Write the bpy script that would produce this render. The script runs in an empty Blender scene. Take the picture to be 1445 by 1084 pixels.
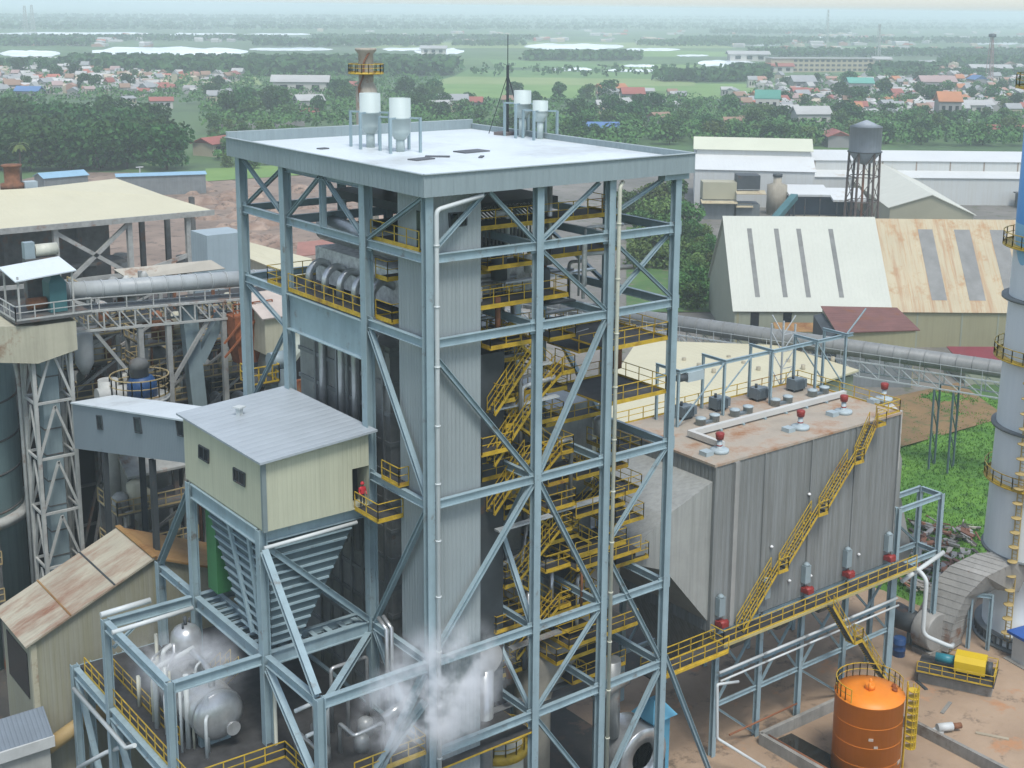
import bpy, math, random
from mathutils import Vector, Matrix
R_ = math.radians
S = bpy.context.scene
COL = S.collection
random.seed(11)

# ---------------------------------------------------------------- camera
F_PX, CX, CY, W_PX, H_PX = 1867.35, 775.45, 398.64, 1445.0, 1084.0
YAW, PIT, ROL = R_(38.5125), R_(11.7603), R_(-0.6968)
CAM = Vector((-41.0, -62.8, 58.0))
def cam_axes():
    cy, sy, cp, sp = math.cos(YAW), math.sin(YAW), math.cos(PIT), math.sin(PIT)
    fwd = Vector((sy*cp, cy*cp, -sp)); right = Vector((cy, -sy, 0)); down = fwd.cross(right)
    c, s = math.cos(ROL), math.sin(ROL)
    return c*right + s*down, -s*right + c*down, fwd
RX, DN, FW = cam_axes()
cam = bpy.data.cameras.new("camera"); camo = bpy.data.objects.new("camera", cam); COL.objects.link(camo)
cam.sensor_width = 36.0; cam.lens = 36.0*F_PX/W_PX
cam.shift_x = -(CX - W_PX/2)/W_PX; cam.shift_y = (CY - H_PX/2)/W_PX
cam.clip_start = 1.0; cam.clip_end = 60000
camo.matrix_world = Matrix(((RX.x, -DN.x, -FW.x, CAM.x), (RX.y, -DN.y, -FW.y, CAM.y), (RX.z, -DN.z, -FW.z, CAM.z), (0, 0, 0, 1)))
S.camera = camo
def P(px, py, x=None, y=None, z=None):
    """the point of the world plane x=, y= or z= seen at a pixel of the photograph"""
    d = RX*((px-CX)/F_PX) + DN*((py-CY)/F_PX) + FW
    if z is not None: t = (z-CAM.z)/d.z
    elif x is not None: t = (x-CAM.x)/d.x
    else: t = (y-CAM.y)/d.y
    return CAM + d*t
def G(px, py, z=0.0): return P(px, py, z=z)

# ---------------------------------------------------------------- sky, sun, exposure
wd = bpy.data.worlds.new("World"); S.world = wd; wd.use_nodes = True
nt = wd.node_tree; bg = nt.nodes["Background"]
sky = nt.nodes.new("ShaderNodeTexSky"); sky.sky_type = 'NISHITA'; sky.sun_disc = False
SUN_EL, SUN_AZ = R_(62), R_(200)
sky.sun_elevation = SUN_EL; sky.sun_rotation = SUN_AZ
sky.air_density = 1.0; sky.dust_density = 1.0; sky.ozone_density = 1.0
hs = nt.nodes.new("ShaderNodeHueSaturation"); hs.inputs["Saturation"].default_value = 0.6
nt.links.new(sky.outputs[0], hs.inputs["Color"]); tn = nt.nodes.new("ShaderNodeMix"); tn.data_type = 'RGBA'; tn.blend_type = 'MULTIPLY'; tn.inputs[0].default_value = 1.0; tn.inputs[7].default_value = (0.97, 1.0, 1.03, 1)
nt.links.new(hs.outputs[0], tn.inputs[6]); nt.links.new(tn.outputs[2], bg.inputs[0]); bg.inputs[1].default_value = 0.115
sl = bpy.data.lights.new("sun", 'SUN'); sl.energy = 1.5; sl.angle = R_(16); sl.color = (1.0, 0.97, 0.92)
so = bpy.data.objects.new("sun", sl); COL.objects.link(so)
sd = Vector((math.sin(SUN_AZ)*math.cos(SUN_EL), math.cos(SUN_AZ)*math.cos(SUN_EL), math.sin(SUN_EL)))
so.rotation_euler = sd.to_track_quat('Z', 'Y').to_euler(); so.location = (0, 0, 200)
S.view_settings.view_transform = 'Standard'; S.view_settings.look = 'None'
S.view_settings.gamma = 1.0; S.view_settings.exposure = 1.0
S.render.engine = 'CYCLES'
S.cycles.max_bounces = 5; S.cycles.diffuse_bounces = 2; S.cycles.glossy_bounces = 2
S.cycles.transmission_bounces = 2; S.cycles.volume_bounces = 3; S.cycles.transparent_max_bounces = 8
S.cycles.use_denoising = True; S.cycles.caustics_reflective = False; S.cycles.caustics_refractive = False

# ---------------------------------------------------------------- materials
def new_mat(name):
    m = bpy.data.materials.new(name); m.use_nodes = True
    return m, m.node_tree, m.node_tree.nodes["Principled BSDF"]
def nd(t, kind, **kw):
    n = t.nodes.new(kind)
    for k, v in kw.items(): setattr(n, k, v)
    return n
def mapped(t, scale=(1, 1, 1), rot=(0, 0, 0)):
    tc = nd(t, "ShaderNodeTexCoord"); mp = nd(t, "ShaderNodeMapping")
    mp.inputs["Scale"].default_value = scale; mp.inputs["Rotation"].default_value = rot
    t.links.new(tc.outputs["Object"], mp.inputs[0]); return mp.outputs[0]
def noise(t, vec, scale, detail=4, rough=0.6):
    n = nd(t, "ShaderNodeTexNoise"); n.inputs["Scale"].default_value = scale
    n.inputs["Detail"].default_value = detail; n.inputs["Roughness"].default_value = rough
    t.links.new(vec, n.inputs["Vector"]); return n.outputs["Fac"]
def ramp(t, fac, a, b, ca=(0, 0, 0, 1), cb=(1, 1, 1, 1)):
    r = nd(t, "ShaderNodeValToRGB"); r.color_ramp.elements[0].position = a; r.color_ramp.elements[1].position = b
    r.color_ramp.elements[0].color = ca; r.color_ramp.elements[1].color = cb
    t.links.new(fac, r.inputs[0]); return r.outputs[0]
def mix(t, fac, a, b, mode='MIX'):
    m = nd(t, "ShaderNodeMix", data_type='RGBA', blend_type=mode)
    for i, v in ((0, fac), (6, a), (7, b)):
        if hasattr(v, 'is_linked') or hasattr(v, 'links'): t.links.new(v, m.inputs[i])
        elif i == 0: m.inputs[0].default_value = v
        else: m.inputs[i].default_value = (*v, 1) if len(v) == 3 else v
    return m.outputs[2]
MATS = {}; ALB = 0.80
def mat(name, col, rough=0.55, metal=0.0, var=0.16, ns=0.35, streak=0.0, scol=None, rib=None, rust=0.0, rcol=(0.22, 0.085, 0.03), rs=0.25, spec=0.4, rmap=(1, 1, 1)):
    if name in MATS: return MATS[name]
    col = tuple(x*ALB for x in col); scol = tuple(x*ALB for x in scol) if scol else None; rcol = tuple(x*ALB for x in rcol)
    m, t, b = new_mat(name)
    v = mapped(t)
    c = mix(t, ramp(t, noise(t, v, ns, 6, 0.65), 0.3, 0.7), tuple(x*(1-var) for x in col), tuple(min(1, x*(1+var)) for x in col))
    if streak:
        vs = mapped(t, (1.0, 1.0, 0.04))
        c = mix(t, ramp(t, noise(t, vs, 2.2, 3, 0.7), 0.42, 0.72, (0, 0, 0, 1), (streak,)*3+(1,)), c, scol or tuple(x*0.5 for x in col))
    if rust:
        vr = mapped(t, rmap)
        c = mix(t, ramp(t, noise(t, vr, rs, 8, 0.72), 0.62-0.32*rust, 0.72-0.1*rust), c, rcol)
    if rib:
        (dx, dy, dz), per, st = rib
        tc = nd(t, "ShaderNodeTexCoord"); dot = nd(t, "ShaderNodeVectorMath", operation='DOT_PRODUCT')
        t.links.new(tc.outputs["Object"], dot.inputs[0]); dot.inputs[1].default_value = (dx/per, dy/per, dz/per)
        fr = nd(t, "ShaderNodeMath", operation='PINGPONG'); fr.inputs[1].default_value = 0.5
        t.links.new(dot.outputs["Value"], fr.inputs[0])
        rr = ramp(t, fr.outputs[0], 0.10, 0.22)
        bp = nd(t, "ShaderNodeBump"); bp.inputs["Strength"].default_value = st; bp.inputs["Distance"].default_value = 0.06
        t.links.new(rr, bp.inputs["Height"]); t.links.new(bp.outputs[0], b.inputs["Normal"])
    t.links.new(c, b.inputs["Base Color"])
    b.inputs["Roughness"].default_value = rough; b.inputs["Metallic"].default_value = metal
    b.inputs["Specular IOR Level"].default_value = spec
    MATS[name] = m; return m
VERT = (1, 1, 0)
STEEL = mat("steel_blue_paint", (0.32, 0.43, 0.465), 0.45, var=0.12, ns=0.6, streak=0.3, scol=(0.21, 0.27, 0.29), rust=.12, rcol=(.20, .19, .17), rs=.9)
SHAFT = mat("grey_cladding", (0.33, 0.375, 0.378), 0.5, var=0.06, ns=0.2, streak=0.35, scol=(0.24, 0.28, 0.28), rib=(VERT, 0.30, 0.5))
FASCIA = mat("fascia_cladding", (0.30, 0.37, 0.385), 0.5, var=0.06, ns=0.2, streak=0.2, rib=(VERT, 0.5, 0.35))
ROOFW = mat("white_roof_sheet", (0.72, 0.79, 0.81), 0.45, var=0.05, ns=0.3, rust=.3, rcol=(.54, .58, .58), rs=.12, rib=((1, 0, 0), 0.6, 0.15))
YELLOW = mat("yellow_paint", (0.58, 0.39, 0.035), 0.5, var=0.3, ns=1.5, rust=0.15)
GRATE = mat("grey_grating", (0.055, 0.055, 0.055), 0.7, var=0.35, ns=1.2)
WPIPE = mat("white_pipe", (0.62, 0.66, 0.65), 0.4, var=0.08)
DARKG = mat("dark_glass", (0.015, 0.02, 0.025), 0.12, spec=0.6)
DARKM = mat("dark_steel", (0.055, 0.066, 0.072), 0.6, var=0.3, rust=0.1)
ALU = mat("aluminium_cladding", (0.58, 0.60, 0.60), 0.30, metal=0.6, var=0.22, ns=0.8, streak=0.25)
LAG = mat("insulation_cladding", (0.34, 0.355, 0.345), 0.4, metal=0.3, var=0.25, ns=0.5, streak=0.3, rust=0.12)
CREAM = mat("cream_cladding", (0.56, 0.57, 0.42), 0.55, var=0.05, ns=0.2, streak=0.22, rib=(VERT, 0.32, 0.2))
GREYROOF = mat("grey_roof_sheet", (0.42, 0.47, 0.50), 0.42, var=0.08, ns=0.4, rib=((0, 1, 0), 0.75, 0.5))
TANKW = mat("pale_green_paint", (0.55, 0.64, 0.62), 0.45, var=0.06, streak=0.2)
RUST = mat("rusty_steel", (0.20, 0.085, 0.04), 0.8, var=0.45, ns=1.0)
CONC = mat("concrete", (0.30, 0.29, 0.26), 0.85, var=0.3, ns=0.5, streak=0.3, rust=0.1, rcol=(0.14, 0.1, 0.07))

def add_streaks(m, axis, freq, col, lo, hi, along=(0, 0, 1), af=0.05):
    """long stains running down a sheet: noise fine across the axis, stretched along the fall"""
    t = m.node_tree; b = t.nodes["Principled BSDF"]; src = b.inputs["Base Color"].links[0].from_socket
    tc = nd(t, "ShaderNodeTexCoord"); cb = nd(t, "ShaderNodeCombineXYZ")
    for i, (ax, k) in enumerate(((axis, freq), (along, af))):
        d = nd(t, "ShaderNodeVectorMath", operation='DOT_PRODUCT'); t.links.new(tc.outputs["Object"], d.inputs[0]); d.inputs[1].default_value = tuple(x*k for x in ax); t.links.new(d.outputs["Value"], cb.inputs[i])
    t.links.new(mix(t, ramp(t, noise(t, cb.outputs[0], 1.0, 5, .7), lo, hi), src, col), b.inputs["Base Color"])
# ---------------------------------------------------------------- mesh builder
class MB:
    def __init__(s): s.v = []; s.f = []; s.sm = []
    def add(s, vs, fs, smooth=False):
        n = len(s.v); s.v += [tuple(p) for p in vs]
        s.f += [tuple(i+n for i in f) for f in fs]; s.sm += [smooth]*len(fs); return s
    def box(s, x0, x1, y0, y1, z0, z1):
        return s.add([(x0, y0, z0), (x1, y0, z0), (x1, y1, z0), (x0, y1, z0), (x0, y0, z1), (x1, y0, z1), (x1, y1, z1), (x0, y1, z1)],
                     [(3, 2, 1, 0), (4, 5, 6, 7), (0, 1, 5, 4), (1, 2, 6, 5), (2, 3, 7, 6), (3, 0, 4, 7)])
    def rbox(s, cx, cy, z0, z1, sx, sy, a=0.0):
        c, q = math.cos(a), math.sin(a)
        pts = [(cx+x*c-y*q, cy+x*q+y*c) for x, y in ((-sx/2, -sy/2), (sx/2, -sy/2), (sx/2, sy/2), (-sx/2, sy/2))]
        return s.prism(pts, z0, z1)
    def prism(s, pts, z0, z1):
        n = len(pts)
        return s.add([(x, y, z0) for x, y in pts]+[(x, y, z1) for x, y in pts],
                     [tuple(range(n-1, -1, -1)), tuple(range(n, 2*n))]+[(i, (i+1) % n, n+(i+1) % n, n+i) for i in range(n)])
    def hull(s, a, b):
        """two matching rings joined and capped"""
        n = len(a)
        return s.add(list(a)+list(b), [tuple(range(n-1, -1, -1)), tuple(range(n, 2*n))]+[(i, (i+1) % n, n+(i+1) % n, n+i) for i in range(n)])
    def slab(s, pts, th, up=None):
        """a plate with the outline pts and a thickness below it"""
        pts = [Vector(p) for p in pts]
        nrm = (pts[1]-pts[0]).cross(pts[2]-pts[0]).normalized()
        if nrm.z < 0 and up is None: pts.reverse(); nrm = -nrm
        return s.hull([p-nrm*th for p in pts], pts)
    def frame(s, p0, p1, up=(0, 0, 1)):
        p0, p1 = Vector(p0), Vector(p1); d = (p1-p0); L = d.length; d = d/L if L else Vector((0, 0, 1)); u = Vector(up)
        if abs(d.dot(u)) > 0.98: u = Vector((0, 1, 0))
        r = d.cross(u).normalized(); u = r.cross(d).normalized(); return p0, p1, d, r, u
    def bar(s, p0, p1, w, h=None, up=(0, 0, 1)):
        h = h or w; p0, p1, d, r, u = s.frame(p0, p1, up)
        q = [(-w/2, -h/2), (w/2, -h/2), (w/2, h/2), (-w/2, h/2)]
        return s.hull([p0+r*a+u*b for a, b in q], [p1+r*a+u*b for a, b in q])
    def ibeam(s, p0, p1, w, h, up=(0, 0, 1), t=None):
        p0, p1, d, r, u = s.frame(p0, p1, up); t = t or max(0.03, h*0.07); k = t*0.5
        q = [(-w/2, -h/2), (w/2, -h/2), (w/2, -h/2+t), (k, -h/2+t), (k, h/2-t), (w/2, h/2-t), (w/2, h/2), (-w/2, h/2), (-w/2, h/2-t), (-k, h/2-t), (-k, -h/2+t), (-w/2, -h/2+t)]
        return s.hull([p0+r*a+u*b for a, b in q], [p1+r*a+u*b for a, b in q])
    def cyl(s, p0, p1, r0, r1=None, n=12, caps=True):
        r1 = r0 if r1 is None else r1; p0, p1, d, r, u = s.frame(p0, p1)
        A = [(math.cos(2*math.pi*i/n), math.sin(2*math.pi*i/n)) for i in range(n)]
        m = len(s.v); s.v += [tuple(p0+r*(a*r0)+u*(b*r0)) for a, b in A]+[tuple(p1+r*(a*r1)+u*(b*r1)) for a, b in A]
        for i in range(n): s.f.append((m+i, m+(i+1) % n, m+n+(i+1) % n, m+n+i)); s.sm.append(True)
        if caps:
            s.f += [tuple(m+i for i in range(n-1, -1, -1)), tuple(m+n+i for i in range(n))]; s.sm += [False, False]
        return s
    def tube(s, pts, r, n=8, smooth=0.0):
        pts = [Vector(p) for p in pts]
        if smooth:
            q = [pts[0]]
            for a, b, c in zip(pts, pts[1:], pts[2:]):
                d0, d1 = (a-b), (c-b); e = min(smooth, d0.length*0.45, d1.length*0.45); d0.normalize(); d1.normalize()
                s0, s1 = b+d0*e, b+d1*e
                q += [s0*(1-k)**2+b*(2*k*(1-k))+s1*k**2 for k in (0, .25, .5, .75, 1)]
            pts = q+[pts[-1]]
        m = len(s.v); ru = None
        for i, p in enumerate(pts):
            d = (pts[min(i+1, len(pts)-1)]-pts[max(i-1, 0)]).normalized()
            if ru is None:
                u = Vector((0, 0, 1)) if abs(d.z) < 0.9 else Vector((1, 0, 0))
            else: u = ru
            rr = d.cross(u).normalized(); ru = rr.cross(d).normalized()
            s.v += [tuple(p+rr*(r*math.cos(2*math.pi*k/n))+ru*(r*math.sin(2*math.pi*k/n))) for k in range(n)]
        for i in range(len(pts)-1):
            for k in range(n):
                s.f.append((m+i*n+k, m+i*n+(k+1) % n, m+(i+1)*n+(k+1) % n, m+(i+1)*n+k)); s.sm.append(True)
        e = m+(len(pts)-1)*n
        s.f += [tuple(m+i for i in range(n-1, -1, -1)), tuple(e+i for i in range(n))]; s.sm += [False, False]
        return s
    def lathe(s, cx, cy, prof, n=24, a0=0.0):
        m = len(s.v)
        for r, z in prof: s.v += [(cx+r*math.cos(a0+2*math.pi*k/n), cy+r*math.sin(a0+2*math.pi*k/n), z) for k in range(n)]
        for i in range(len(prof)-1):
            for k in range(n):
                s.f.append((m+i*n+k, m+i*n+(k+1) % n, m+(i+1)*n+(k+1) % n, m+(i+1)*n+k)); s.sm.append(True)
        e = m+(len(prof)-1)*n
        s.f += [tuple(m+k for k in range(n-1, -1, -1)), tuple(e+k for k in range(n))]; s.sm += [False, False]
        return s
    def rail(s, pts, h=1.1, sp=1.3, r=0.048, toe=True, closed=False):
        pts = [Vector(p) for p in pts]
        if closed: pts.append(pts[0])
        Z = Vector((0, 0, 1))
        for a, b in zip(pts, pts[1:]):
            L = (b-a).length; n = max(1, round(L/sp))
            for k in range(n+1):
                q = a.lerp(b, k/n); s.bar(q, q+Z*h, r, r, (0, 1, 0))
            s.bar(a+Z*h, b+Z*h, r); s.bar(a+Z*(h*0.55), b+Z*(h*0.55), r*0.8)
            if toe: s.bar(a+Z*0.06, b+Z*0.06, 0.03, 0.16)
        return s
    def build(s, name, m, parent=None):
        o0 = Vector((0, 0, 0)); q = parent
        while q is not None: o0 += q.location; q = q.parent
        me = bpy.data.meshes.new(name)
        me.from_pydata([(x-o0.x, y-o0.y, z-o0.z) for x, y, z in s.v], [], s.f)
        me.polygons.foreach_set("use_smooth", s.sm)
        me.materials.append(m); me.update()
        o = bpy.data.objects.new(name, me); COL.objects.link(o)
        if parent is not None: o.parent = parent
        return o
def tag(o, label, cat, group=None, kind=None):
    if label: o["label"] = label
    if cat: o["category"] = cat
    if group: o["group"] = group
    if kind: o["kind"] = kind
    return o
def thing(name, label, cat, loc=(0, 0, 0), group=None):
    o = bpy.data.objects.new(name, None); o.empty_display_size = 0.5; COL.objects.link(o)
    o.location = loc; return tag(o, label, cat, group)
def struct(o): o["kind"] = "structure"; return o
def dup(o, loc, rz=0.0, sc=1.0, label=None):
    r = o.copy(); COL.objects.link(r); r.location = loc; r.rotation_euler.z = rz
    r.scale = (sc, sc, sc) if not isinstance(sc, tuple) else sc
    if label: r["label"] = label
    for c in o.children:
        k = c.copy(); COL.objects.link(k); k.parent = r
        for g in c.children:
            q = g.copy(); COL.objects.link(q); q.parent = k
    return r
def platform(parent, x0, x1, y0, y1, z, sides="nsew", th=0.11, fm=None, edge=True):
    """a grating floor with its yellow edge and handrail"""
    p = MB().box(x0, x1, y0, y1, z-0.05, z).build("platform", fm or GRATE, parent)
    if edge:
        e = MB()
        for a, b in (((x0, y0), (x1, y0)), ((x1, y0), (x1, y1)), ((x1, y1), (x0, y1)), ((x0, y1), (x0, y0))):
            e.bar((*a, z-0.08), (*b, z-0.08), 0.08, th)
        e.build("edge_beam", YELLOW, p)
    r = MB()
    sd_ = {"s": ((x0, y0), (x1, y0)), "e": ((x1, y0), (x1, y1)), "n": ((x1, y1), (x0, y1)), "w": ((x0, y1), (x0, y0))}
    for k in sides: a, b = sd_[k]; r.rail([(*a, z), (*b, z)])
    if sides: r.build("handrail", YELLOW, p)
    return p
def stair(parent, p0, p1, w, side=(0, 1, 0), name="stair_flight", m=None):
    """stringers, treads and handrails from the low end p0 to the high end p1"""
    p0, p1 = Vector(p0), Vector(p1); sv = Vector(side)*w; b = MB(); n = max(3, int((p1.z-p0.z)/0.24))
    for o in (Vector((0, 0, 0)), sv): b.bar(p0+o, p1+o, 0.05, 0.18)
    f = b.build(name, m or YELLOW, parent); b = MB()
    for i in range(n):
        q = p0.lerp(p1, (i+0.5)/n); b.bar(q, q+sv, 0.24, 0.04, (0, 0, 1))
    b.build("treads", GRATE, f)
    r = MB()
    for o in (Vector((0, 0, 0)), sv): r.rail([p0+o, p1+o], 1.0, 1.2, 0.05, False)
    r.build("handrail", YELLOW, f); return f
def column(parent, x, y, z0, z1, w=0.6, d=0.5, m=None, face='y'):
    return MB().ibeam((x, y, z0), (x, y, z1), w if face == 'y' else d, d if face == 'y' else w, (0, 1, 0) if face == 'y' else (1, 0, 0), 0.05).build("column", m or STEEL, parent)
def beam(parent, a, b, w=0.3, h=0.6, m=None, name="beam"): return MB().ibeam(a, b, w, h).build(name, m or STEEL, parent)
def brace(parent, a, b, w=0.32, m=None, name="brace"): return MB().ibeam(a, b, w, w*0.9).build(name, m or STEEL, parent)
def window(parent, pts, out, m=None, frame_w=0.08, mull=1):
    """pane with a frame round it; pts = outline, out = vector out of the wall"""
    pts = [Vector(p) for p in pts]; out = Vector(out)
    f = MB(); n = len(pts)
    for i in range(n): f.bar(pts[i]+out, pts[(i+1) % n]+out, frame_w, frame_w)
    for k in range(mull):
        t = (k+1)/(mull+1); f.bar(pts[0].lerp(pts[1], t)+out, pts[3].lerp(pts[2], t)+out, frame_w*0.7)
    w = f.build("window", m or DARKM, parent)
    MB().hull([p+out*0.35 for p in pts], [p+out*0.7 for p in pts]).build("pane", DARKG, w); return w
# ================================================================ BOILER HOUSE (the big open steel tower)
ZA, ZB, ZC, ZD, ZE = 44.0, 38.95, 29.0, 18.75, 12.6
ZR0, ZR1 = 47.4, 48.7
XS, YS = (0.0, 8.05, 13.85, 19.6), (0.0, 6.85, 17.4, 24.0)
bh = thing("boiler_house", "tall open blue-grey steel frame tower under a flat white roof", "boiler house", (9.8, 12, 0))
for i, x in enumerate(XS):
    column(bh, x, 0, 0, ZR0-0.05, 0.52, 0.5)
for y in YS[1:]: column(bh, 0, y, 0, ZR0-0.05, 0.62, 0.62, face='x')
for y in YS[1:]: column(bh, 19.6, y, 0, ZR0-0.05, 0.5, 0.5)
for x in XS[1:3]:
    for y in (17.4, 24.0): column(bh, x, y, 0, ZR0-0.05, 0.5, 0.5)
column(bh, 8.05, 6.85, 36, ZR0-0.05, 0.5, 0.5); column(bh, 13.85, 6.85, 0, ZR0-0.05, 0.4, 0.4)
H2 = 0.25
for z in (ZA, ZB, ZC, ZD, ZE):
    zz = z-0.3
    for a, b in zip(XS, XS[1:]):
        beam(bh, (a+H2, 0, zz), (b-H2, 0, zz), 0.32, 0.52)
        beam(bh, (a+H2, 24, zz), (b-H2, 24, zz), 0.3, 0.5)
    for a, b in zip(YS, YS[1:]):
        if not (z == ZB and a == YS[1]) and not (z == ZC and a == YS[1]):
            beam(bh, (0, a+H2, zz), (0, b-H2, zz), 0.32, 0.52)
        beam(bh, (19.6, a+H2, zz), (19.6, b-H2, zz), 0.3, 0.55)
    for x in XS[1:3]: beam(bh, (x, H2, zz), (x, 6.85-H2, zz), 0.26, 0.5)
    if z > ZC: beam(bh, (H2, 17.4, zz), (13.6, 17.4, zz), 0.3, 0.6)
MB().ibeam((0, 6.85+0.3, 37.5), (0, 17.4-0.3, 37.5), 0.7, 2.5, t=0.06).build("girder", STEEL, bh)
MB().ibeam((0, 6.85+0.3, 47.2), (0, 17.4-0.3, 47.2), 0.3, 0.35).build("beam", STEEL, bh)
zr = ZR0-0.15
BR = [((0.2, 0, ZA), (4.0, 0, zr)), ((4.4, 0, zr), (7.8, 0, ZA)), ((8.3, 0, ZA), (12.9, 0, zr)), ((14.1, 0.3, ZA+1.0), (19.2, 0.3, zr)),
      ((8.3, 0, ZA-0.6), (13.6, 0, ZB)), ((14.1, 0, ZA-0.6), (19.3, 0, ZB+0.2)), ((14.1, 0.25, ZB+0.2), (19.3, 0.25, ZA-0.6)),
      ((0.25, 0.1, ZB-0.8), (7.8, 0.1, ZC)), ((8.3, 0, ZC+0.1), (13.6, 0, ZB-0.7)), ((0.3, 0, ZD+0.3), (7.8, 0, ZC-0.6)), ((8.3, 0, ZC-0.6), (13.6, 0, ZD)),
      ((14.1, 0, 22.6), (19.35, 0, ZC-0.6)), ((14.1, 0, 22.0), (19.35, 0, ZE+0.2)), ((8.3, 0, ZE), (13.6, 0, ZD-0.6)), ((8.3, 0, ZE-0.7), (13.6, 0, 4.5)),
      ((19.85, 0, ZE+0.3), (25.6, 0, 0.3)), ((14.1, 0, 4.0), (19.4, 0, ZE-0.6)),
      ((0, 6.6, ZA), (0, 0.4, zr)), ((0, 12.0, zr), (0, 7.2, ZA)), ((0, 12.4, zr), (0, 17.1, ZA)), ((0, 17.7, ZA), (0, 23.6, zr)), ((0.2, 23.7, ZA), (0.2, 17.8, zr)),
      ((0, 23.7, ZB-0.6), (0, 17.8, 36.2)), ((0, 17.8, 36.0), (0, 23.7, 29.3)), ((0, 6.5, ZB-0.7), (0, 0.3, ZC+0.2)), ((0, 0.3, ZC-0.7), (0, 6.5, ZD)),
      ((0, 6.5, ZD-0.6), (0, 0.3, ZE-2)),
      ((8.05, 0.4, ZD), (8.05, 6.5, ZC-0.5)), ((8.05, 0.4, ZC), (8.05, 6.5, ZD)), ((8.05, 0.4, ZE), (8.05, 6.5, ZD-0.5)),
      ((14.2, 24, ZB), (19.3, 24, ZA-0.6)), ((19.6, 7.2, ZB), (19.6, 17, ZA-0.6)), ((19.6, 7.2, ZC), (19.6, 17, ZB-0.6)), ((19.6, 17, ZC-0.6), (19.6, 7.2, ZD)),
      ((19.6, 17.8, ZA), (19.6, 23.6, zr)), ((14.2, 24, ZA), (19.3, 24, zr))]
for a, b in BR: brace(bh, a, b, 0.33 if abs(a[2]-b[2]) > 7 else 0.25)
MB().ibeam((0, 12.2, ZA-0.2), (0, 12.2, zr), 0.35, 0.35).build("post", STEEL, bh)
# gusset plates on the visible joints
for z in (ZA, ZB, ZC, ZD, ZE):
    for x in XS[1:]: MB().box(x-0.55, x+0.55, -0.035, 0.035, z-0.75, z+0.15).build("gusset_plate", STEEL, bh)
    for y in YS[1:]: MB().box(-0.035, 0.035, y-0.6, y+0.6, z-0.75, z+0.15).build("gusset_plate", STEEL, bh)
# roof: deck, upstand and fascia
x0, x1, y0, y1 = -0.65, 20.6, -0.65, 24.9
rf = MB().box(x0+0.12, x1-0.12, y0+0.12, y1-0.12, 47.5, 48.32).build("roof", ROOFW, bh)
fa = MB(); T = 0.12
fa.box(x0, x1, y0, y0+T, ZR0, ZR1); fa.box(x0, x1, y1-T, y1, ZR0, ZR1+0.35)
fa.box(x0, x0+T, y0+T, y1-T, ZR0, ZR1); fa.box(x1-T, x1, y0+T, y1-T, ZR0, ZR1)
fa.build("fascia", FASCIA, rf)
fl = MB()
for a, b in (((x0, y0), (x1, y0)), ((x1, y0), (x1, y1)), ((x0, y1), (x0, y0))): fl.bar((*a, ZR1+0.01), (*b, ZR1+0.01), 0.22, 0.05)
fl.bar((x0, y1, ZR1+0.36), (x1, y1, ZR1+0.36), 0.22, 0.05)
fl.build("flashing", mat("flashing", (0.42, 0.49, 0.5), 0.5), rf)
for cx_, cy_, w_, l_, a_ in ((5.2, 8.6, 1.6, 0.9, .2), (10.6, 10.7, 2.2, 1.3, .1), (6.9, 9.3, .5, 1.6, .9), (9.2, 7.6, 1.0, .25, .8), (3.0, 17.5, .7, .5, .2)):
    MB().rbox(cx_, cy_, 48.32, 48.40, w_, l_, a_).build("roof_patch", mat("grey_patch", (0.12, 0.13, 0.14), .7), rf)
# outrigger bracket at the far right corner
MB().box(18.2, 20.4, -0.35, 0.3, 47.0, 47.36).build("bracket", STEEL, bh)
# stair shaft in grey ribbed cladding behind the near corner
SX0, SX1, SY0, SY1 = 0.45, 4.15, 0.55, 3.9
sh = MB().box(SX0, SX1, SY0, SY1, 0, 47.3).build("lift_shaft", SHAFT, bh)
window(sh, [P(633, 301, y=SY0), P(658, 299.5, y=SY0), P(657.5, 317.5, y=SY0), P(634, 320.5, y=SY0)], (0, -0.05, 0))
dq = [P(583, 291, x=SX0), P(596, 295, x=SX0), P(595.5, 332, x=SX0), P(583, 328, x=SX0)]
dz = dq[2].z
d_ = MB().box(SX0-0.06, SX0-0.005, 0.72, 1.75, ZA+0.1, ZA+2.3).build("door", DARKG, sh)
MB().bar((SX0-0.09, 1.2, ZA+0.1), (SX0-0.09, 1.2, ZA+2.3), 0.08).build("frame", SHAFT, d_)
# rain pipes on the near corner and on the third column
rp1 = MB().tube([(3.6, -0.42, 47.2), (0.36, -0.42, 46.6), (0.36, -0.42, 0.2)], 0.14, 10, 0.3)
rp2 = MB().tube([(14.6, -0.3, 47.2), (14.25, -0.42, 46.9), (14.25, -0.42, 0.2)], 0.13, 10, 0.2)
for k in range(12):
    z = 44.5-3.6*k; rp1.cyl((0.36, -0.42, z), (0.36, -0.42, z+0.1), 0.18, n=10); rp2.cyl((14.25, -0.42, z), (14.25, -0.42, z+0.1), 0.165, n=10)
rp1.build("rain_pipe", WPIPE, bh); rp2.build("rain_pipe", mat("cream_pipe", (0.62, 0.62, 0.5), .45), bh)
# platforms seen on the left face
platform(bh, 0.2, 3.0, 1.2, 6.6, ZA+0.05, "w")
platform(bh, -0.1, 5.5, 7.2, 17.1, ZB+0.05, "w")
platform(bh, 0.4, 4.5, 4.6, 6.5, ZB+0.1, "ws")
platform(bh, 0.0, 5.5, 17.6, 20.4, ZB+0.05, "wn")
platform(bh, -0.3, 0.4, 2.9, 4.9, 29.2, "ws"); platform(bh, -1.4, 0.4, 3.6, 6.4, 26.9, "ws")
platform(bh, 0.5, 4.0, 5.2, 6.6, 41.6, "ws"); platform(bh, 3.0, 8.0, 9, 15, 42.4, "ws")
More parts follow.
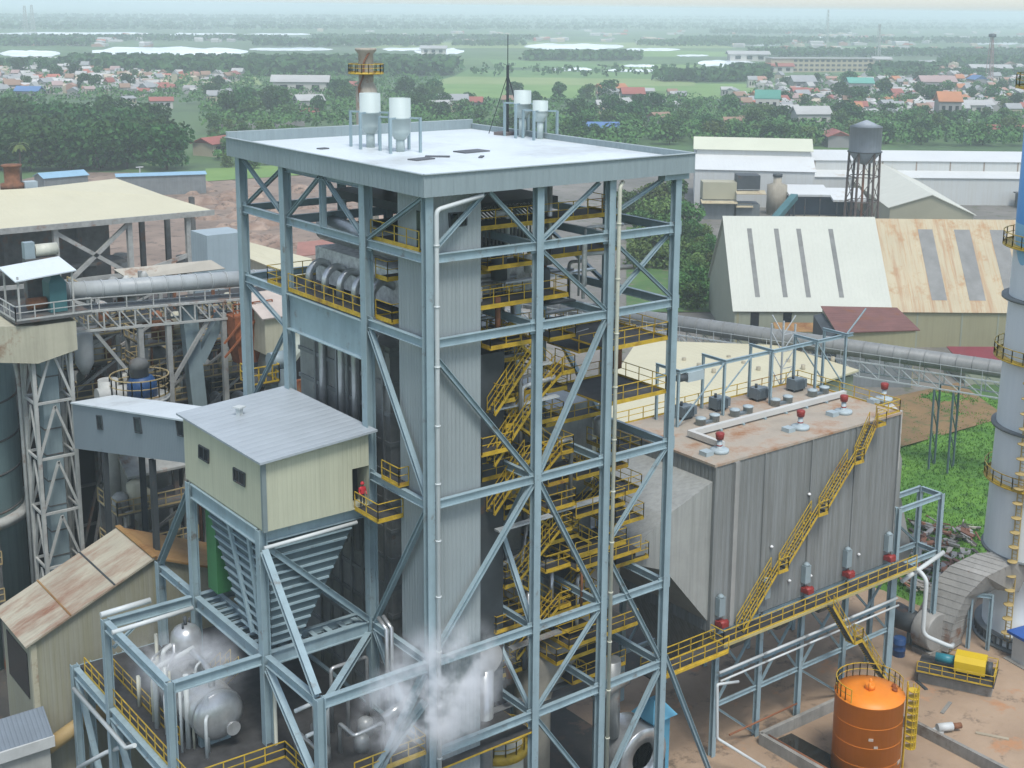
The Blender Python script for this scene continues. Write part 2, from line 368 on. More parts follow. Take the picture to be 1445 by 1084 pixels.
# platforms and stairs behind the right face
def rim(px0, py0, px1, py1, y, dep, sides="sew", dz=0.0):
    a, b = P(px0, py0, y=y), P(px1, py1, y=y)
    platform(bh, a.x, b.x, y, y+dep, (a.z+b.z)/2+dz, sides)
rim(676, 324, 870, 300, 2.6, 3.0); rim(688, 379, 752, 371, 2.2, 2.0); rim(776, 364, 872, 349, 3.4, 2.4)
rim(674, 434, 802, 417, 1.6, 2.6); rim(692, 492, 757, 480, 2.2, 2.0); rim(775, 480, 812, 473, 4.0, 2.2)
rim(706, 567, 727, 564, 2.5, 3.6); rim(680, 641, 722, 634, 2.0, 2.0); rim(773, 552, 800, 547, 4.0, 2.2); rim(680, 676, 740, 664, 3.2, 1.8)
rim(772, 720, 812, 712, 3.2, 2.0); rim(770, 806, 805, 797, 3.0, 2.4); rim(770, 600, 850, 583, 5.0, 1.6)
rim(775, 868, 850, 846, 3.2, 2.0); rim(785, 935, 850, 915, 3.2, 2.2); rim(700, 890, 752, 878, 3.0, 1.6)
# bay at the right end: two floors with rails in front and deep gratings
platform(bh, 14.1, 19.3, 0.1, 6.5, P(905, 484, y=0.1).z, "sen"); platform(bh, 14.1, 19.3, 0.1, 5.6, P(905, 560, y=0.1).z, "sen")
for q in ((872, 640, 905, 632), (868, 700, 905, 690), (868, 742, 908, 730), (868, 800, 915, 785)): rim(*q, 3.4, 3.4)
platform(bh, 13.0, 19.4, 2.4, 6.0, ZE+1.9, "sw"); platform(bh, 13.6, 19.5, 2.4, 6.0, ZD+1.4, "s")
platform(bh, 0.5, 7.9, -0.1, 6.0, ZE-1.4, ""); platform(bh, 14.2, 19.2, 3.4, 7, ZE-1.6, "s")
for k, z in enumerate((14.6, 17.4, 20.2, 23.0, 25.8, 28.6, 31.4, 34.2)):
    if k % 2 == 0: stair(bh, (9.0, 3.1, z), (12.6, 3.1, z+2.8), 0.8)
    else: stair(bh, (12.6, 4.2, z), (9.0, 4.2, z+2.8), 0.8)
    platform(bh, 12.6 if k % 2 == 0 else 7.9, 13.6 if k % 2 == 0 else 9.0, 3.0, 5.1, z+2.8, "se" if k % 2 == 0 else "sw")
for k, z in enumerate((25.9, 29.2, 32.6)): stair(bh, (6.4, 2.2, z), (9.4, 2.2, z+3.3), 0.8)
for k in range(7):
    z = 9.0+2.6*k; stair(bh, (14.6 if k % 2 else 18.4, 4.6, z), (18.4 if k % 2 else 14.6, 4.6, z+2.6), 0.8)

# ---------------------------------------------------------------- the boiler hanging inside
bo = thing("boiler", "insulated boiler casing with pipes hanging inside the steel tower", "boiler", (7, 12, 9))
MB().box(1.9, 12.6, 7.4, 19.5, 10, 36.6).build("casing", LAG, bo)
ws = MB()
for z in range(12, 37, 2): ws.box(1.8, 12.7, 7.3, 19.6, z, z+0.28)
for y in (8, 9.5, 11, 12.5, 14, 15.5, 17): ws.box(1.72, 1.9, y, y+0.2, 10, 36.5)
for x in (3, 5, 7, 9, 11): ws.box(x, x+0.2, 7.2, 7.4, 10, 36.5)
ws.build("stiffener", mat("lagging_rib", (.26, .28, .28), .5, metal=.2, var=.25), bo)
MB().cyl((3.4, 6.0, 42.8), (3.4, 18.0, 42.8), 0.9, n=20).build("steam_drum", ALU, bo)
pk = MB(); rnd = random.Random(3)
for y in (9.0, 10.6, 12.4, 15.0): pk.tube([(1.2, y, 22), (1.2, y, 36.2), (1.9, y, 37.2)], 0.24, 8, 0.6)
for y in (7.8, 9.9, 11.8, 13.8, 16.0): pk.tube([(0.9, y, 39.2), (0.9, y, 40.4), (1.7, y, 41.0), (3.0, y, 40.2), (3.2, y, 39.3)], 0.26, 8, 0.5)
for k in range(22):
    x, y = rnd.uniform(3, 12.5), rnd.uniform(5.6, 7.2); z = rnd.uniform(12, 38)
    pk.tube([(x, y, z), (x, y, z+rnd.uniform(3, 9)), (x+rnd.uniform(-1, 2), y+1.2, z+9.5)], rnd.uniform(0.08, 0.22), 7, 0.4)
for k in range(14):
    z = rnd.uniform(12, 43); x = rnd.uniform(2, 6); pk.tube([(x, 5.4+rnd.random(), z), (x+rnd.uniform(4, 8), 5.4, z+0.1)], rnd.uniform(0.08, 0.2), 7)
pk.build("pipework", ALU, bo)
MB().box(2.5, 12.5, 6.4, 18, 39.2, 41.6).build("penthouse", mat("pale_lagging", (.62, .64, .62), .5, var=.4, ns=2.0), bo)
MB().box(4.6, 12.6, 5.2, 17, 42.6, 43.2).build("header_box", DARKM, bo)
hd = MB()
for k in range(26): hd.tube([(5+0.3*k, 5.0, 43.0), (5+0.3*k, 5.0, 44.6), (5+0.3*k, 6.5, 45.2)], 0.07, 6, 0.3)
hd.build("riser_tubes", LAG, bo)
MB().box(5.0, 16, 8, 20, 44.6, 45.2).build("header_box", DARKM, bo)
MB().box(13.0, 19.2, 7.6, 18.5, 8, 30).build("economiser", LAG, bo)
MB().box(4.4, 7.9, 3.2, 7.2, 12, 36.4).build("ash_duct", DARKM, bo)
MB().cyl((6.0, 4.3, 22.0), (6.0, 4.3, 34.5), 1.1, n=20).cyl((6, 4.3, 19.5), (6, 4.3, 22), 0.5, 1.1, 20).build("cyclone", ALU, bo)

# dense small pipes, trays and rails in the dim middle of the tower
rnd = random.Random(41)
pc = (ALU, LAG, DARKM, WPIPE, RUST, MATS["pale_lagging"])
for k in range(36):
    x, y, z = rnd.uniform(4.4, 18.5), rnd.uniform(1.8, 6.4), rnd.uniform(9, 43)
    q = [(x, y, z), (x, y, z+rnd.uniform(1.5, 5))]
    if k % 2: q.append((x+rnd.uniform(-3, 3), y+rnd.uniform(-.5, 1.0), q[1][2]))
    MB().tube(q, rnd.uniform(.07, .2), 7, .3).build("pipe", pc[k % 6], bo)
for k in range(22):
    z = rnd.uniform(10, 44); x = rnd.uniform(4.4, 13); y = rnd.uniform(2.0, 5.5); L = rnd.uniform(2, 6)
    MB().box(x, min(x+L, 19), y, y+.5, z, z+.12).build("cable_tray", pc[(k+1) % 4], bo)
for k in range(16):
    x, y = rnd.uniform(4.6, 18), rnd.uniform(3.2, 6.2); z = rnd.choice((ZA, ZB, ZC, ZD, ZE, 33.5, 25.6, 41))+.1; r = rnd.uniform(.25, .6); h = rnd.uniform(.8, 2.2)
    MB().lathe(x, y, [(r, z), (r, z+h), (r*.6, z+h+.2), (.05, z+h+.25)], 12).build("valve_body", pc[k % 6], bo)
for k in range(14):
    x = rnd.uniform(4.3, 13); z = 13+2.2*k; y = rnd.uniform(3.4, 5.6)
    platform(bh, x, min(x+rnd.uniform(2, 4.5), 19), y, 6.7, z, "sw" if k % 2 else "se")
for z, xa, xb in ((35.4, 14.1, 19.2), (26.4, 14.1, 18.8), (23.6, 14.1, 18.6), (20.6, 14.1, 18.8)):
    platform(bh, xa, xb, 3.2, 6.6, z, "se")

# ---------------------------------------------------------------- on the roof: four silencers and a mast
def silencer(nm, x, y, z0, r, h, label, cone=True):
    o = thing("vent_silencer", label, "silencer", (x, y, 48.32), "vent silencers on the white roof")
    MB().lathe(x, y, [(r*0.55, z0), (r, z0+0.55), (r, z0+h*0.5), (r*1.03, z0+h*0.5), (r*1.03, z0+h*0.55), (r, z0+h*0.55), (r, z0+h), (r*0.9, z0+h), (r*0.9, z0+h-0.3)], 24).build("shell", TANKW, o)
    MB().cyl((x, y, 48.32), (x, y, z0+0.3), r*0.42, n=12).build("inlet_pipe", TANKW, o)
    for a in (0.6, 2.2, 3.7, 5.3):
        q = (x+math.cos(a)*(r+0.75), y+math.sin(a)*(r+0.75))
        f = MB().bar((*q, 48.32), (*q, z0+h*0.55), 0.16, 0.16, (0, 1, 0)); f.bar((*q, z0+h*0.53), (x+math.cos(a)*r*.9, y+math.sin(a)*r*.9, z0+h*0.53), 0.12)
        f.build("leg", STEEL, o)
    return o
for (px, pyb, yy, r, z0, h, lab) in ((523, 208, None, 0.72, 49.3, 2.75, "leftmost white silencer on the roof in front of the far chimney"),
                                     (565, 214, None, 0.72, 49.15, 2.75, "white silencer on legs right beside the leftmost one"),
                                     (737, 193, None, 0.66, 49.75, 2.05, "taller white silencer beside the thin mast at the roof back"),
                                     (762, 196, None, 0.58, 49.6, 1.55, "short white silencer with a red base at the roof back")):
    q = G(px, pyb, 48.32); silencer("s", q.x, q.y, z0, r, h, lab)
q = G(762, 196, 48.32); 
ms = thing("lightning_mast", "thin dark mast on the white roof with a slanting stay", "mast", G(716, 190, 48.32))
q = ms.location
MB().bar((q.x, q.y, 48.32), (q.x, q.y, 53.6), 0.15).bar((q.x, q.y, 53.6), (q.x, q.y, 55.9), 0.05).build("pole", DARKM, ms)
MB().bar((q.x, q.y, 52.9), (q.x+1.2, q.y-0.6, 48.35), 0.08).bar((q.x, q.y, 52.9), (q.x-0.9, q.y+1.2, 48.35), 0.05).build("stay", DARKM, ms)
MB().rbox(q.x, q.y, 48.33, 48.55, 1.9, 1.2, .3).build("base_plate", mat("brown_pad", (.2, .17, .16), .7), ms)
# ================================================================ BUNKER HOUSE, BUNKER AND THE FRAME IN FRONT OF IT
KX = -7.65
bk = thing("bunker_house", "cream sheet metal house with grey roof perched beside the tower", "bunker house", (KX, 6.3, 26.8))
wl = MB()
HX0, HX1, HY0, HY1, HZ = -7.7, -0.4, 6.3, 17.8, 26.85
za, zb = 31.35, 31.75
# walls as four plates, the right one with its doorway left open
wl.add([(HX0, HY0, HZ), (HX0, HY1, HZ), (HX0, HY1, za), (HX0, HY0, za)], [(0, 1, 2, 3)][:1])
wl.add([(HX0, HY1, HZ), (HX1, HY1, HZ), (HX1, HY1, zb), (HX0, HY1, za)], [(0, 1, 2, 3)])
wl.add([(HX1, HY1, HZ), (HX1, HY0, HZ), (HX1, HY0, zb), (HX1, HY1, zb)], [(0, 1, 2, 3)])
dx = -1.6
zt = 29.55
wl.add([(HX0, HY0, HZ), (dx, HY0, HZ), (dx, HY0, zt), (HX1, HY0, zt), (HX1, HY0, zb), (HX0, HY0, za)], [(0, 1, 2, 3, 4, 5)])
wl.box(HX0, HX1, HY0+0.05, HY1-0.05, HZ-0.02, HZ+0.04)
w = wl.build("walls", CREAM, bk)
rp = [(-8.05, 5.85, za+0.08), (0.0, 5.85, zb+0.2), (0.0, 18.1, zb+0.2), (-8.05, 18.1, za+0.08)]
MB().box(HX0+.2, HX1-.1, HY0+1.3, HY0+1.4, HZ+.06, 31.2).box(dx-.05, dx+.05, HY0+.1, HY0+1.3, HZ+.06, 31.2).box(dx+.05, HX1-.02, HY0+.1, HY0+1.3, 30.6, 30.7).build("doorway_shade_panels", mat("painted_inner_shade", (.02, .022, .022), .8), bk)  # near-black panels added inside the doorway, painting the shade of the interior
r = MB().slab(rp, 0.14).build("roof", GREYROOF, bk)
MB().box(-7.78, -7.5, 6.2, 6.42, HZ, za).build("corner_trim", mat("grey_trim", (0.22, 0.27, 0.27), .5), bk)
for q in (((281.8, 627.7), (295.5, 635.2), (295.5, 653.4), (281.8, 645.1)), ((330.4, 659.6), (346.6, 668.3), (346.6, 686.5), (330.9, 677.5))):
    window(bk, [P(*c, x=HX0) for c in q], (-0.06, 0, 0))
g_ = P(338, 585, z=31.65)
v_ = MB().rbox(g_.x, g_.y, 31.5, 32.1, .34, .34, .4).rbox(g_.x, g_.y, 32.1, 32.2, .6, .6, .4).build("roof_vent", WPIPE, bk)
# a worker at the door
def person(name, label, x, y, z, ang, shirt, trousers, helmet, hgt=1.7, lean=0.0):
    t = thing(name, label, "person", (x, y, z)); s = hgt/1.75
    me = bpy.data.meshes.new("body"); ob = bpy.data.objects.new("body", me); COL.objects.link(ob)
    V = [(0, 0, .95), (0, 0, 1.15), (0, .02, 1.38), (0, .02, 1.48), (0, .03, 1.60), (0, .03, 1.70),
         (-.19, .02, 1.40), (-.25, .03, 1.13), (-.21, .20, .98), (-.2, .27, .95), (.19, .02, 1.40), (.25, .03, 1.13), (.21, .20, .98), (.2, .27, .95),
         (-.1, 0, .88), (-.11, .03, .48), (-.11, -.02, .08), (-.11, .14, .04), (.1, 0, .88), (.11, .03, .48), (.11, -.02, .08), (.11, .14, .04)]
    E = [(0, 1), (1, 2), (2, 3), (3, 4), (4, 5), (2, 6), (6, 7), (7, 8), (8, 9), (2, 10), (10, 11), (11, 12), (12, 13), (0, 14), (14, 15), (15, 16), (16, 17), (0, 18), (18, 19), (19, 20), (20, 21)]
    Rr = [.15, .15, .15, .06, .10, .09, .07, .05, .04, .035, .07, .05, .04, .035, .1, .07, .05, .04, .1, .07, .05, .04]
    c, q = math.cos(ang), math.sin(ang)
    me.from_pydata([((a*c-b*q)*s, (a*q+b*c)*s, h_*s) for a, b, h_ in V], E, [])
    ob.parent = t; ob.modifiers.new("skin", 'SKIN')
    for i, rr in enumerate(Rr): me.skin_vertices[0].data[i].radius = (rr*s, rr*s*.8)
    me.skin_vertices[0].data[0].use_root = True
    ob.modifiers.new("sub", 'SUBSURF').render_levels = 1
    m, tt, b = new_mat("worker_clothes"); tc = nd(tt, "ShaderNodeTexCoord"); sp = nd(tt, "ShaderNodeSeparateXYZ"); tt.links.new(tc.outputs["Object"], sp.inputs[0])
    rm = nd(tt, "ShaderNodeValToRGB"); rm.color_ramp.interpolation = 'CONSTANT'
    mr = nd(tt, "ShaderNodeMapRange"); mr.inputs[2].default_value = 1.75*s; tt.links.new(sp.outputs[2], mr.inputs[0]); tt.links.new(mr.outputs[0], rm.inputs[0])
    el = rm.color_ramp.elements; el[0].color = (*trousers, 1); el[1].position = 0.56; el[1].color = (*shirt, 1)
    e2 = el.new(0.865); e2.color = (.22, .12, .08, 1)
    tt.links.new(rm.outputs[0], b.inputs["Base Color"]); me.materials.append(m)
    MB().lathe(x+(-.03*q)*s, y+.03*c*s, [(.15*s, z+1.66*s), (.125*s, z+1.68*s), (.12*s, z+1.74*s), (.08*s, z+1.80*s), (.02*s, z+1.82*s)], 12).build("helmet", helmet, t)
    return t
REDC = mat("red_cloth", (0.5, 0.03, 0.04), .7)
person("person", "worker in red shirt and red helmet in the cream house doorway", -1.0, 6.15, 26.9, math.pi, (0.5, 0.03, 0.04), (0.02, 0.025, 0.04), REDC)

bn = thing("coal_bunker", "blue-grey ribbed steel hopper under the cream house", "hopper", (-4.4, 11.5, 18.8))
top = [(-7.15, 6.95, 26.2), (-0.9, 6.95, 26.2), (-0.9, 16.6, 26.2), (-7.15, 16.6, 26.2)]
bot = [(-7.15, 6.95, 19.0), (-5.2, 6.95, 19.0), (-5.2, 11.0, 19.0), (-7.15, 11.0, 19.0)]
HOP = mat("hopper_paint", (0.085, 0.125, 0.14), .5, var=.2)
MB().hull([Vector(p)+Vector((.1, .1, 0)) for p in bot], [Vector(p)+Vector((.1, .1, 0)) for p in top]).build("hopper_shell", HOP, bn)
for k in range(13):
    f = 0.02+k*0.079; rb = MB()
    c = [Vector(b_).lerp(Vector(t_), f) for b_, t_ in zip(bot, top)]
    rb.bar(c[3], c[0], 0.16, 0.11); rb.bar(c[0], c[1], 0.16, 0.11); rb.build("rib", STEEL, bn)
for f in (0.28, 0.6):
    MB().bar(Vector(bot[0]).lerp(Vector(bot[3]), f)+Vector((-.08, 0, 0)), Vector(top[0]).lerp(Vector(top[3]), f)+Vector((-.08, 0, 0)), 0.22, 0.3).build("stiffener", STEEL, bn)
MB().box(-7.0, -5.4, 15.0, 16.5, 19.4, 26.0).build("chute", mat("green_paint", (.05, .2, .07), .5, var=.2), bn)
gm = thing("bunker_trestle", "blue-grey steel frame carrying the cream house and hopper", "steel frame", (KX, 6.85, 0))
for x, y, zt_ in ((KX, 6.85, 26.85), (KX, 17.2, 26.85), (KX, 0.0, ZD), (KX, 23.3, ZD+0.3)): column(gm, x, y, 0, zt_-0.02, .55, .55, face='x')
for a, b, w_, h_ in (((KX, 7.2, 26.3), (KX, 16.9, 26.3), .4, 1.0), ((KX+.3, 6.85, 26.4), (-.4, 6.85, 26.4), .4, .8), ((KX, 7.2, ZD-.45), (KX, 16.9, ZD-.45), .4, .9),
                     ((KX+.3, 6.85, ZD-.45), (-.35, 6.85, ZD-.45), .4, .9), ((KX, 6.5, ZD-.35), (KX, .3, ZD-.35), .4, .65), ((KX+.3, 0, ZD-.35), (-.3, 0, ZD-.35), .4, .65),
                     ((KX, 17.5, ZD-.2), (KX, 23, ZD-.2), .4, .6), ((KX+.3, 17.2, ZD-.4), (-.4, 17.2, ZD-.4), .4, .8), ((-6.2, 7.2, ZD-.3), (-6.2, 16.9, ZD-.3), .3, .5), ((KX+.3, 8.3, ZD-.3), (-.3, 8.3, ZD-.3), .3, .5)):
    beam(gm, a, b, w_, h_)
for k in range(9): beam(gm, (KX+.25, 7.9+k*1.05, ZD-.3), (-6.35, 7.9+k*1.05, ZD-.3), .35, .3)
for k in range(6): beam(gm, (-6.0+k*1.05, 7.1, ZD-.3), (-6.0+k*1.05, 8.1, ZD-.3), .35, .3)
for a, b in (((KX, 6.5, 25.6), (KX, .25, ZD+.1)), ((KX+.3, 6.85, 25.7), (-.3, 6.85, ZD+.1)), ((KX, 17.5, 26), (KX, 23.1, ZD+.3)), ((-.4, 6.7, ZD-.9), (KX+.3, .1, ZD-.7)),
             ((KX+.2, 0.0, 9.5), (-.4, 0, ZE+3.5)), ((KX+3.6, 0, ZE-.5), (-.5, 0, ZD-.8)), ((KX, .3, 12.8), (KX, 6.5, ZD-.9))):
    brace(gm, a, b, .42)
MB().tube([(KX, 6.5, 25.75), (-1.5, 6.0, 26.1)], .13, 8).build("tie_rod", WPIPE, gm)
for yy in (6.7, .35):
    MB().tube([(KX+.35, yy-.25, ZD-1), (KX+.35, yy-.25, 0)], .12, 8).build("drain_pipe", MATS["cream_pipe"], gm)

fr = thing("vessel_rack", "low blue-grey steel frame with pipes and vessels, yellow walkway", "steel frame", (-13.8, 12, 0))
FX = -13.8
for x, y, zt_ in ((FX, 6.9, ZD), (FX, 17.25, ZD), (FX-.05, 24, ZE+.1), (FX, 0.5, ZE), (-10.6, 24, ZE), (-12.9, 24, ZE)):
    column(fr, x, y, 0, zt_, .5, .5, face='x')
for a, b, w_, h_ in (((FX+.2, 6.9, ZD-.35), (KX-.3, 6.9, ZD-.35), .4, .65), ((FX, 7.2, ZD-.35), (FX, 17, ZD-.35), .4, .65), ((FX+.2, 17.25, ZD-.35), (KX-.3, 17.25, ZD-.35), .4, .65),
                     ((FX, .8, ZE-.4), (FX, 6.6, ZE-.4), .4, .7), ((FX, 7.2, ZE-.4), (FX, 17, ZE-.4), .4, .7), ((FX, 17.5, ZE-.4), (FX, 23.8, ZE-.4), .4, .7), ((FX+.2, 24, ZE-.4), (-8, 24, ZE-.4), .4, .6)):
    beam(fr, a, b, w_, h_)
brace(fr, (FX, 23.6, ZE-.8), (FX, 17.6, 2), .35); brace(fr, (FX, 16.9, ZE-.8), (FX, 7.4, 2), .35); brace(fr, (FX+.4, 17.25, 16.6), (FX+2.4, 17.25, ZD-.7), .2)
fl_ = MB().box(FX+.3, -.3, .6, 23.9, ZE-.12, ZE).build("platform", GRATE, fr)
rr = MB().rail([(FX+.2, 22.6, ZE), (FX+.2, .6, ZE)], 1.15, 1.4, .06)
rr.rail([(FX+1.7, 22.6, ZE), (FX+1.7, 10, ZE)], 1.15, 1.6, .05); rr.build("handrail", YELLOW, fl_)
rq = [P(285, 1086, z=ZE+1.1), P(402, 1046, z=ZE+1.1), P(450, 1090, z=ZE+1.1)]; rr = MB().rail([q-Vector((0, 0, 1.1)) for q in rq], 1.1, 1.4, .06); rr.build("handrail", YELLOW, fl_)
q = MB().box(-5.0, -.4, .1, 2.4, ZE-.1, ZE+.02); q.build("platform", GRATE, fr)
MB().rail([(-5.4, .05, ZE+.05), (-.35, .05, ZE+.05), (-.35, 2.4, ZE+.05)], 1.1, 1.3, .06).bar((-5.4, .05, ZE-.02), (-.35, .05, ZE-.02), .12, .2).build("handrail", YELLOW, fr)
MB().tube([P(142, 868, y=17.6), P(212, 847, y=17.6)], .2, 8).build("pipe", WPIPE, fr)
MB().tube([P(158, 893, y=15.0), P(272, 858, y=15.0)], .16, 8).build("pipe", WPIPE, fr)
MB().tube([P(104, 972, x=-14.2), P(178, 1056, x=-14.2), P(190, 1052, x=-14.2)], .15, 8).build("pipe", WPIPE, fr)
MB().tube([P(110, 1084, y=20.0), P(150, 1062, y=18.0), P(182, 1050, y=16)], .16, 8).build("pipe", WPIPE, fr)
rnd = random.Random(5)
for k in range(24):
    x, y = rnd.uniform(-12.4, -10.6), rnd.uniform(7.5, 16.5); z = rnd.uniform(14.5, 17.6)
    pts = [(x, y, ZE), (x, y, z)]
    if k % 3 == 0: pts += [(x+rnd.uniform(.8, 2), y+rnd.uniform(-.5, 1.5), z+.1)]
    MB().tube(pts, rnd.choice((.09, .12, .17)), 8, .3).build("pipe", rnd.choice((WPIPE, ALU, MATS["cream_pipe"])), fr)
for pts in ([(-7.4, 3.6, 16.2), (-5.2, 3.6, 16.4), (-5.2, 3.6, ZE)], [(-7.4, 2.2, 15.2), (-6.2, 2.2, 15.3), (-6.2, 2.2, ZE)], [(-4.6, 3.2, ZE), (-4.6, 3.2, 14.6), (-4.6, 1.4, 14.6), (-2.6, 1.4, 14.8), (-2.6, 1.4, ZE)],
            [(-5.6, 4.6, ZE), (-5.6, 4.6, 15.6), (-3.2, 4.6, 15.6), (-3.2, 4.6, ZE)], [(-6.8, 1.2, ZE), (-6.8, 1.2, 14.2), (-6.8, 4.8, 14.2), (-6.8, 4.8, ZE)], [(-3.8, 5.6, ZE), (-3.8, 5.6, 17.0), (-1.2, 5.6, 17.0), (-1.2, 5.6, ZE)]):
    MB().tube(pts, .13, 8, .25).build("pipe", WPIPE if len(pts) < 4 else ALU, fr)
for x, y, r in ((-5.8, 2.9, .35), (-3.4, 2.6, .45), (-2.2, 4.2, .5), (-4.9, 5.6, .4)):
    MB().lathe(x, y, [(r, ZE), (r, ZE+.9), (r*.5, ZE+1.1), (.05, ZE+1.15)], 14).build("valve_body", LAG, fr)
for x in (-.9, -.55): MB().tube([(x, 3.6, ZE), (x, 3.6, 19.6), (x, 4.6, 20)], .14, 8).build("pipe", ALU, fr)
for y0_ in (13.4, 14.6): stair(fr, (-8.6, y0_, ZE+.8), (-8.6, y0_-3.2, ZE+3.6), .7, (1, 0, 0))
MB().tube([P(540, 1015, y=3.2), P(576, 990, y=3.2)], .35, 10).build("pipe", ALU, fr)

dr = thing("pressure_drum", "horizontal shiny drum with domed end inside the low frame", "drum", (-10.2, 11, ZE))
def drum(o, cx, cz, y0, y1, r):
    pf = [(0.05, y0-.62), (r*.45, y0-.55), (r*.78, y0-.34), (r*.95, y0-.1), (r, y0), (r, y1), (r*.95, y1+.1), (r*.78, y1+.34), (r*.1, y1+.6)]
    b = MB(); b.lathe(0, 0, pf, 28); b.v = [(cx+x, z, cz+y) for x, y, z in b.v]; return b.build("shell", ALU, o)
drum(dr, -10.2, 14.75, 8.3, 13.8, 1.62)
bd = MB()
for y in (8.45, 10.3, 13.2): 
    n = len(bd.v); bd.lathe(0, 0, [(1.63, 0), (1.67, 0), (1.67, .12), (1.63, .12)], 28); bd.v[n:] = [(-10.2+x, y+z, 14.75+yy) for x, yy, z in bd.v[n:]]
bd.build("hoop", LAG, dr)
MB().cyl((-9.6, 7.95, 14.0), (-9.6, 7.6, 14.0), .38, n=16).cyl((-9.6, 7.6, 14), (-9.6, 7.52, 14), .46, n=16).build("manway", ALU, dr)
MB().tube([(-10.2, 9.2, 16.3), (-10.2, 9.2, 17.2), (-10.2, 10.4, 17.5), (-10.2, 12, 17.5)], .22, 10, .5).build("nozzle", ALU, dr)
for y in (9.1, 12.9): MB().box(-11.2, -9.2, y-.2, y+.2, ZE, 13.6).build("saddle", STEEL, dr)
vv = thing("pressure_vessel", "upright lagged vessel with shiny dome behind the drum", "vessel", (-9.6, 14.4, ZE))
MB().lathe(-9.6, 14.4, [(1.0, ZE+.4), (1.0, 17.4), (.93, 17.75), (.7, 18.05), (.38, 18.22), (.05, 18.26)], 26).build("shell", ALU, vv)
MB().cyl((-9.6, 14.4, 18.2), (-9.6, 14.4, 18.8), .12, n=10).cyl((-9.9, 14.1, 18.1), (-9.9, 14.1, 18.5), .08, n=8).cyl((-9.2, 14.7, 18.1), (-9.2, 14.7, 18.5), .08, n=8).build("nozzle", DARKM, vv)
MB().tube([(-9.6, 13.2, 17.1), (-10.8, 13.0, 16.9), (-12.4, 12.8, 16.7), (-12.4, 12.8, ZE)], .18, 10, .4).build("pipe", WPIPE, vv)
# ---------------------------------------------------------------- inclined conveyor gallery behind the cream house
GAL = mat("gallery_cladding", (0.26, 0.31, 0.34), .5, var=.05, ns=.2, rib=(VERT, .3, .3))
ga = thing("conveyor_gallery", "grey enclosed conveyor gallery rising to the cream house", "conveyor gallery", (-4.5, 31, 24))
GX0, GX1 = -6.2, -2.8
def gz(y): return 30.35+(y-17.8)*(25.2-30.35)/(44.5-17.8)
ya, yb = 17.95, 44.5
MB().hull([(GX0, ya, gz(ya)-2.9), (GX1, ya, gz(ya)-2.9), (GX1, ya, gz(ya)), (GX0, ya, gz(ya))], [(GX0, yb, gz(yb)-3.9), (GX1, yb, gz(yb)-3.9), (GX1, yb, gz(yb)), (GX0, yb, gz(yb))]).build("walls", GAL, ga)
MB().hull([(GX0-.15, ya, gz(ya)+.03), (GX1+.15, ya, gz(ya)+.03), (GX1+.15, ya, gz(ya)+.15), (GX0-.15, ya, gz(ya)+.15)], [(GX0-.15, yb, gz(yb)+.03), (GX1+.15, yb, gz(yb)+.03), (GX1+.15, yb, gz(yb)+.15), (GX0-.15, yb, gz(yb)+.15)]).build("roof", ROOFW, ga)
for q in (((137, 586), (144, 587), (146, 606), (139, 605.5)), ((189.5, 589), (198, 590), (201, 611), (192, 610)), ((249, 592), (260, 594), (260, 616), (252, 614))):
    window(ga, [P(*c, x=GX0) for c in q], (-0.06, 0, 0), mull=0)
for y in (28, 38): column(ga, -6, y, 0, gz(y)-3.4, .4, .4, DARKM); column(ga, -3, y, 0, gz(y)-3.4, .4, .4, DARKM)
# ---------------------------------------------------------------- cream gabled building, lower left
CRW = mat("stained_cream_sheet", (0.34, 0.335, 0.26), .6, var=.1, ns=.25, streak=.5, scol=(.28, .26, .13), rib=(VERT, .35, .22))
RSR = mat("rust_streaked_roof", (0.46, 0.42, 0.32), .6, var=.14, ns=.3, rust=.5, rcol=(.25, .10, .05), rs=.30, rib=((0, 1, 0), .45, .4), rmap=(.35, 1, .35))
RSO = mat("orange_rusty_roof", (0.34, 0.20, 0.075), .65, var=.2, ns=.4, rust=.4, rcol=(.22, .09, .03), rib=((0, 1, 0), .45, .4))
gb = thing("gable_building", "cream gabled shed with rust-streaked roof at the lower left", "building", (-7, 29, 0))
gx0, gx1, gxm, gy0, gy1 = -16.1, 2.0, -7.1, 26.0, 32.7
MB().add([(gx0, gy0, 0), (gx1, gy0, 0), (gx1, gy0, 14.3), (gxm, gy0, 18.1), (gx0, gy0, 14.3), (gx0, gy1, 0), (gx1, gy1, 0), (gx1, gy1, 14.3), (gxm, gy1, 18.1), (gx0, gy1, 14.3)],
         [(0, 1, 2, 3, 4), (9, 8, 7, 6, 5), (0, 4, 9, 5), (1, 6, 7, 2)]).build("walls", CRW, gb)
MB().slab([(gx0-.5, gy0-.35, 14.2), (gxm, gy0-.35, 18.35), (gxm, gy1+.2, 18.35), (gx0-.5, gy1+.2, 14.2)], .15).build("roof", RSR, gb)
MB().slab([(gx1+.5, gy0-.35, 14.2), (gx1+.5, gy1+.2, 14.2), (gxm+.02, gy1+.2, 18.35), (gxm+.02, gy0-.35, 18.35)], .15).build("roof", RSO, gb)
MB().bar((gxm, gy0-.4, 18.42), (gxm, gy1+.25, 18.42), .4, .1).build("ridge_cap", RSO, gb)
for f_, mm in ((.34, RSO), (.68, DARKM)): MB().bar(Vector((gx0-.5, gy0-.36, 14.24)).lerp(Vector((gxm, gy0-.36, 18.39)), f_), Vector((gx0-.5, gy1+.2, 14.24)).lerp(Vector((gxm, gy1+.2, 18.39)), f_), .12, .06).build("sheet_seam", mm, gb)
MB().box(gx0-.05, gx0+.35, gy0-.05, gy0+.3, 0, 14.0).build("corner_trim", mat("pale_trim", (.5, .47, .34), .6, rust=.15), gb)
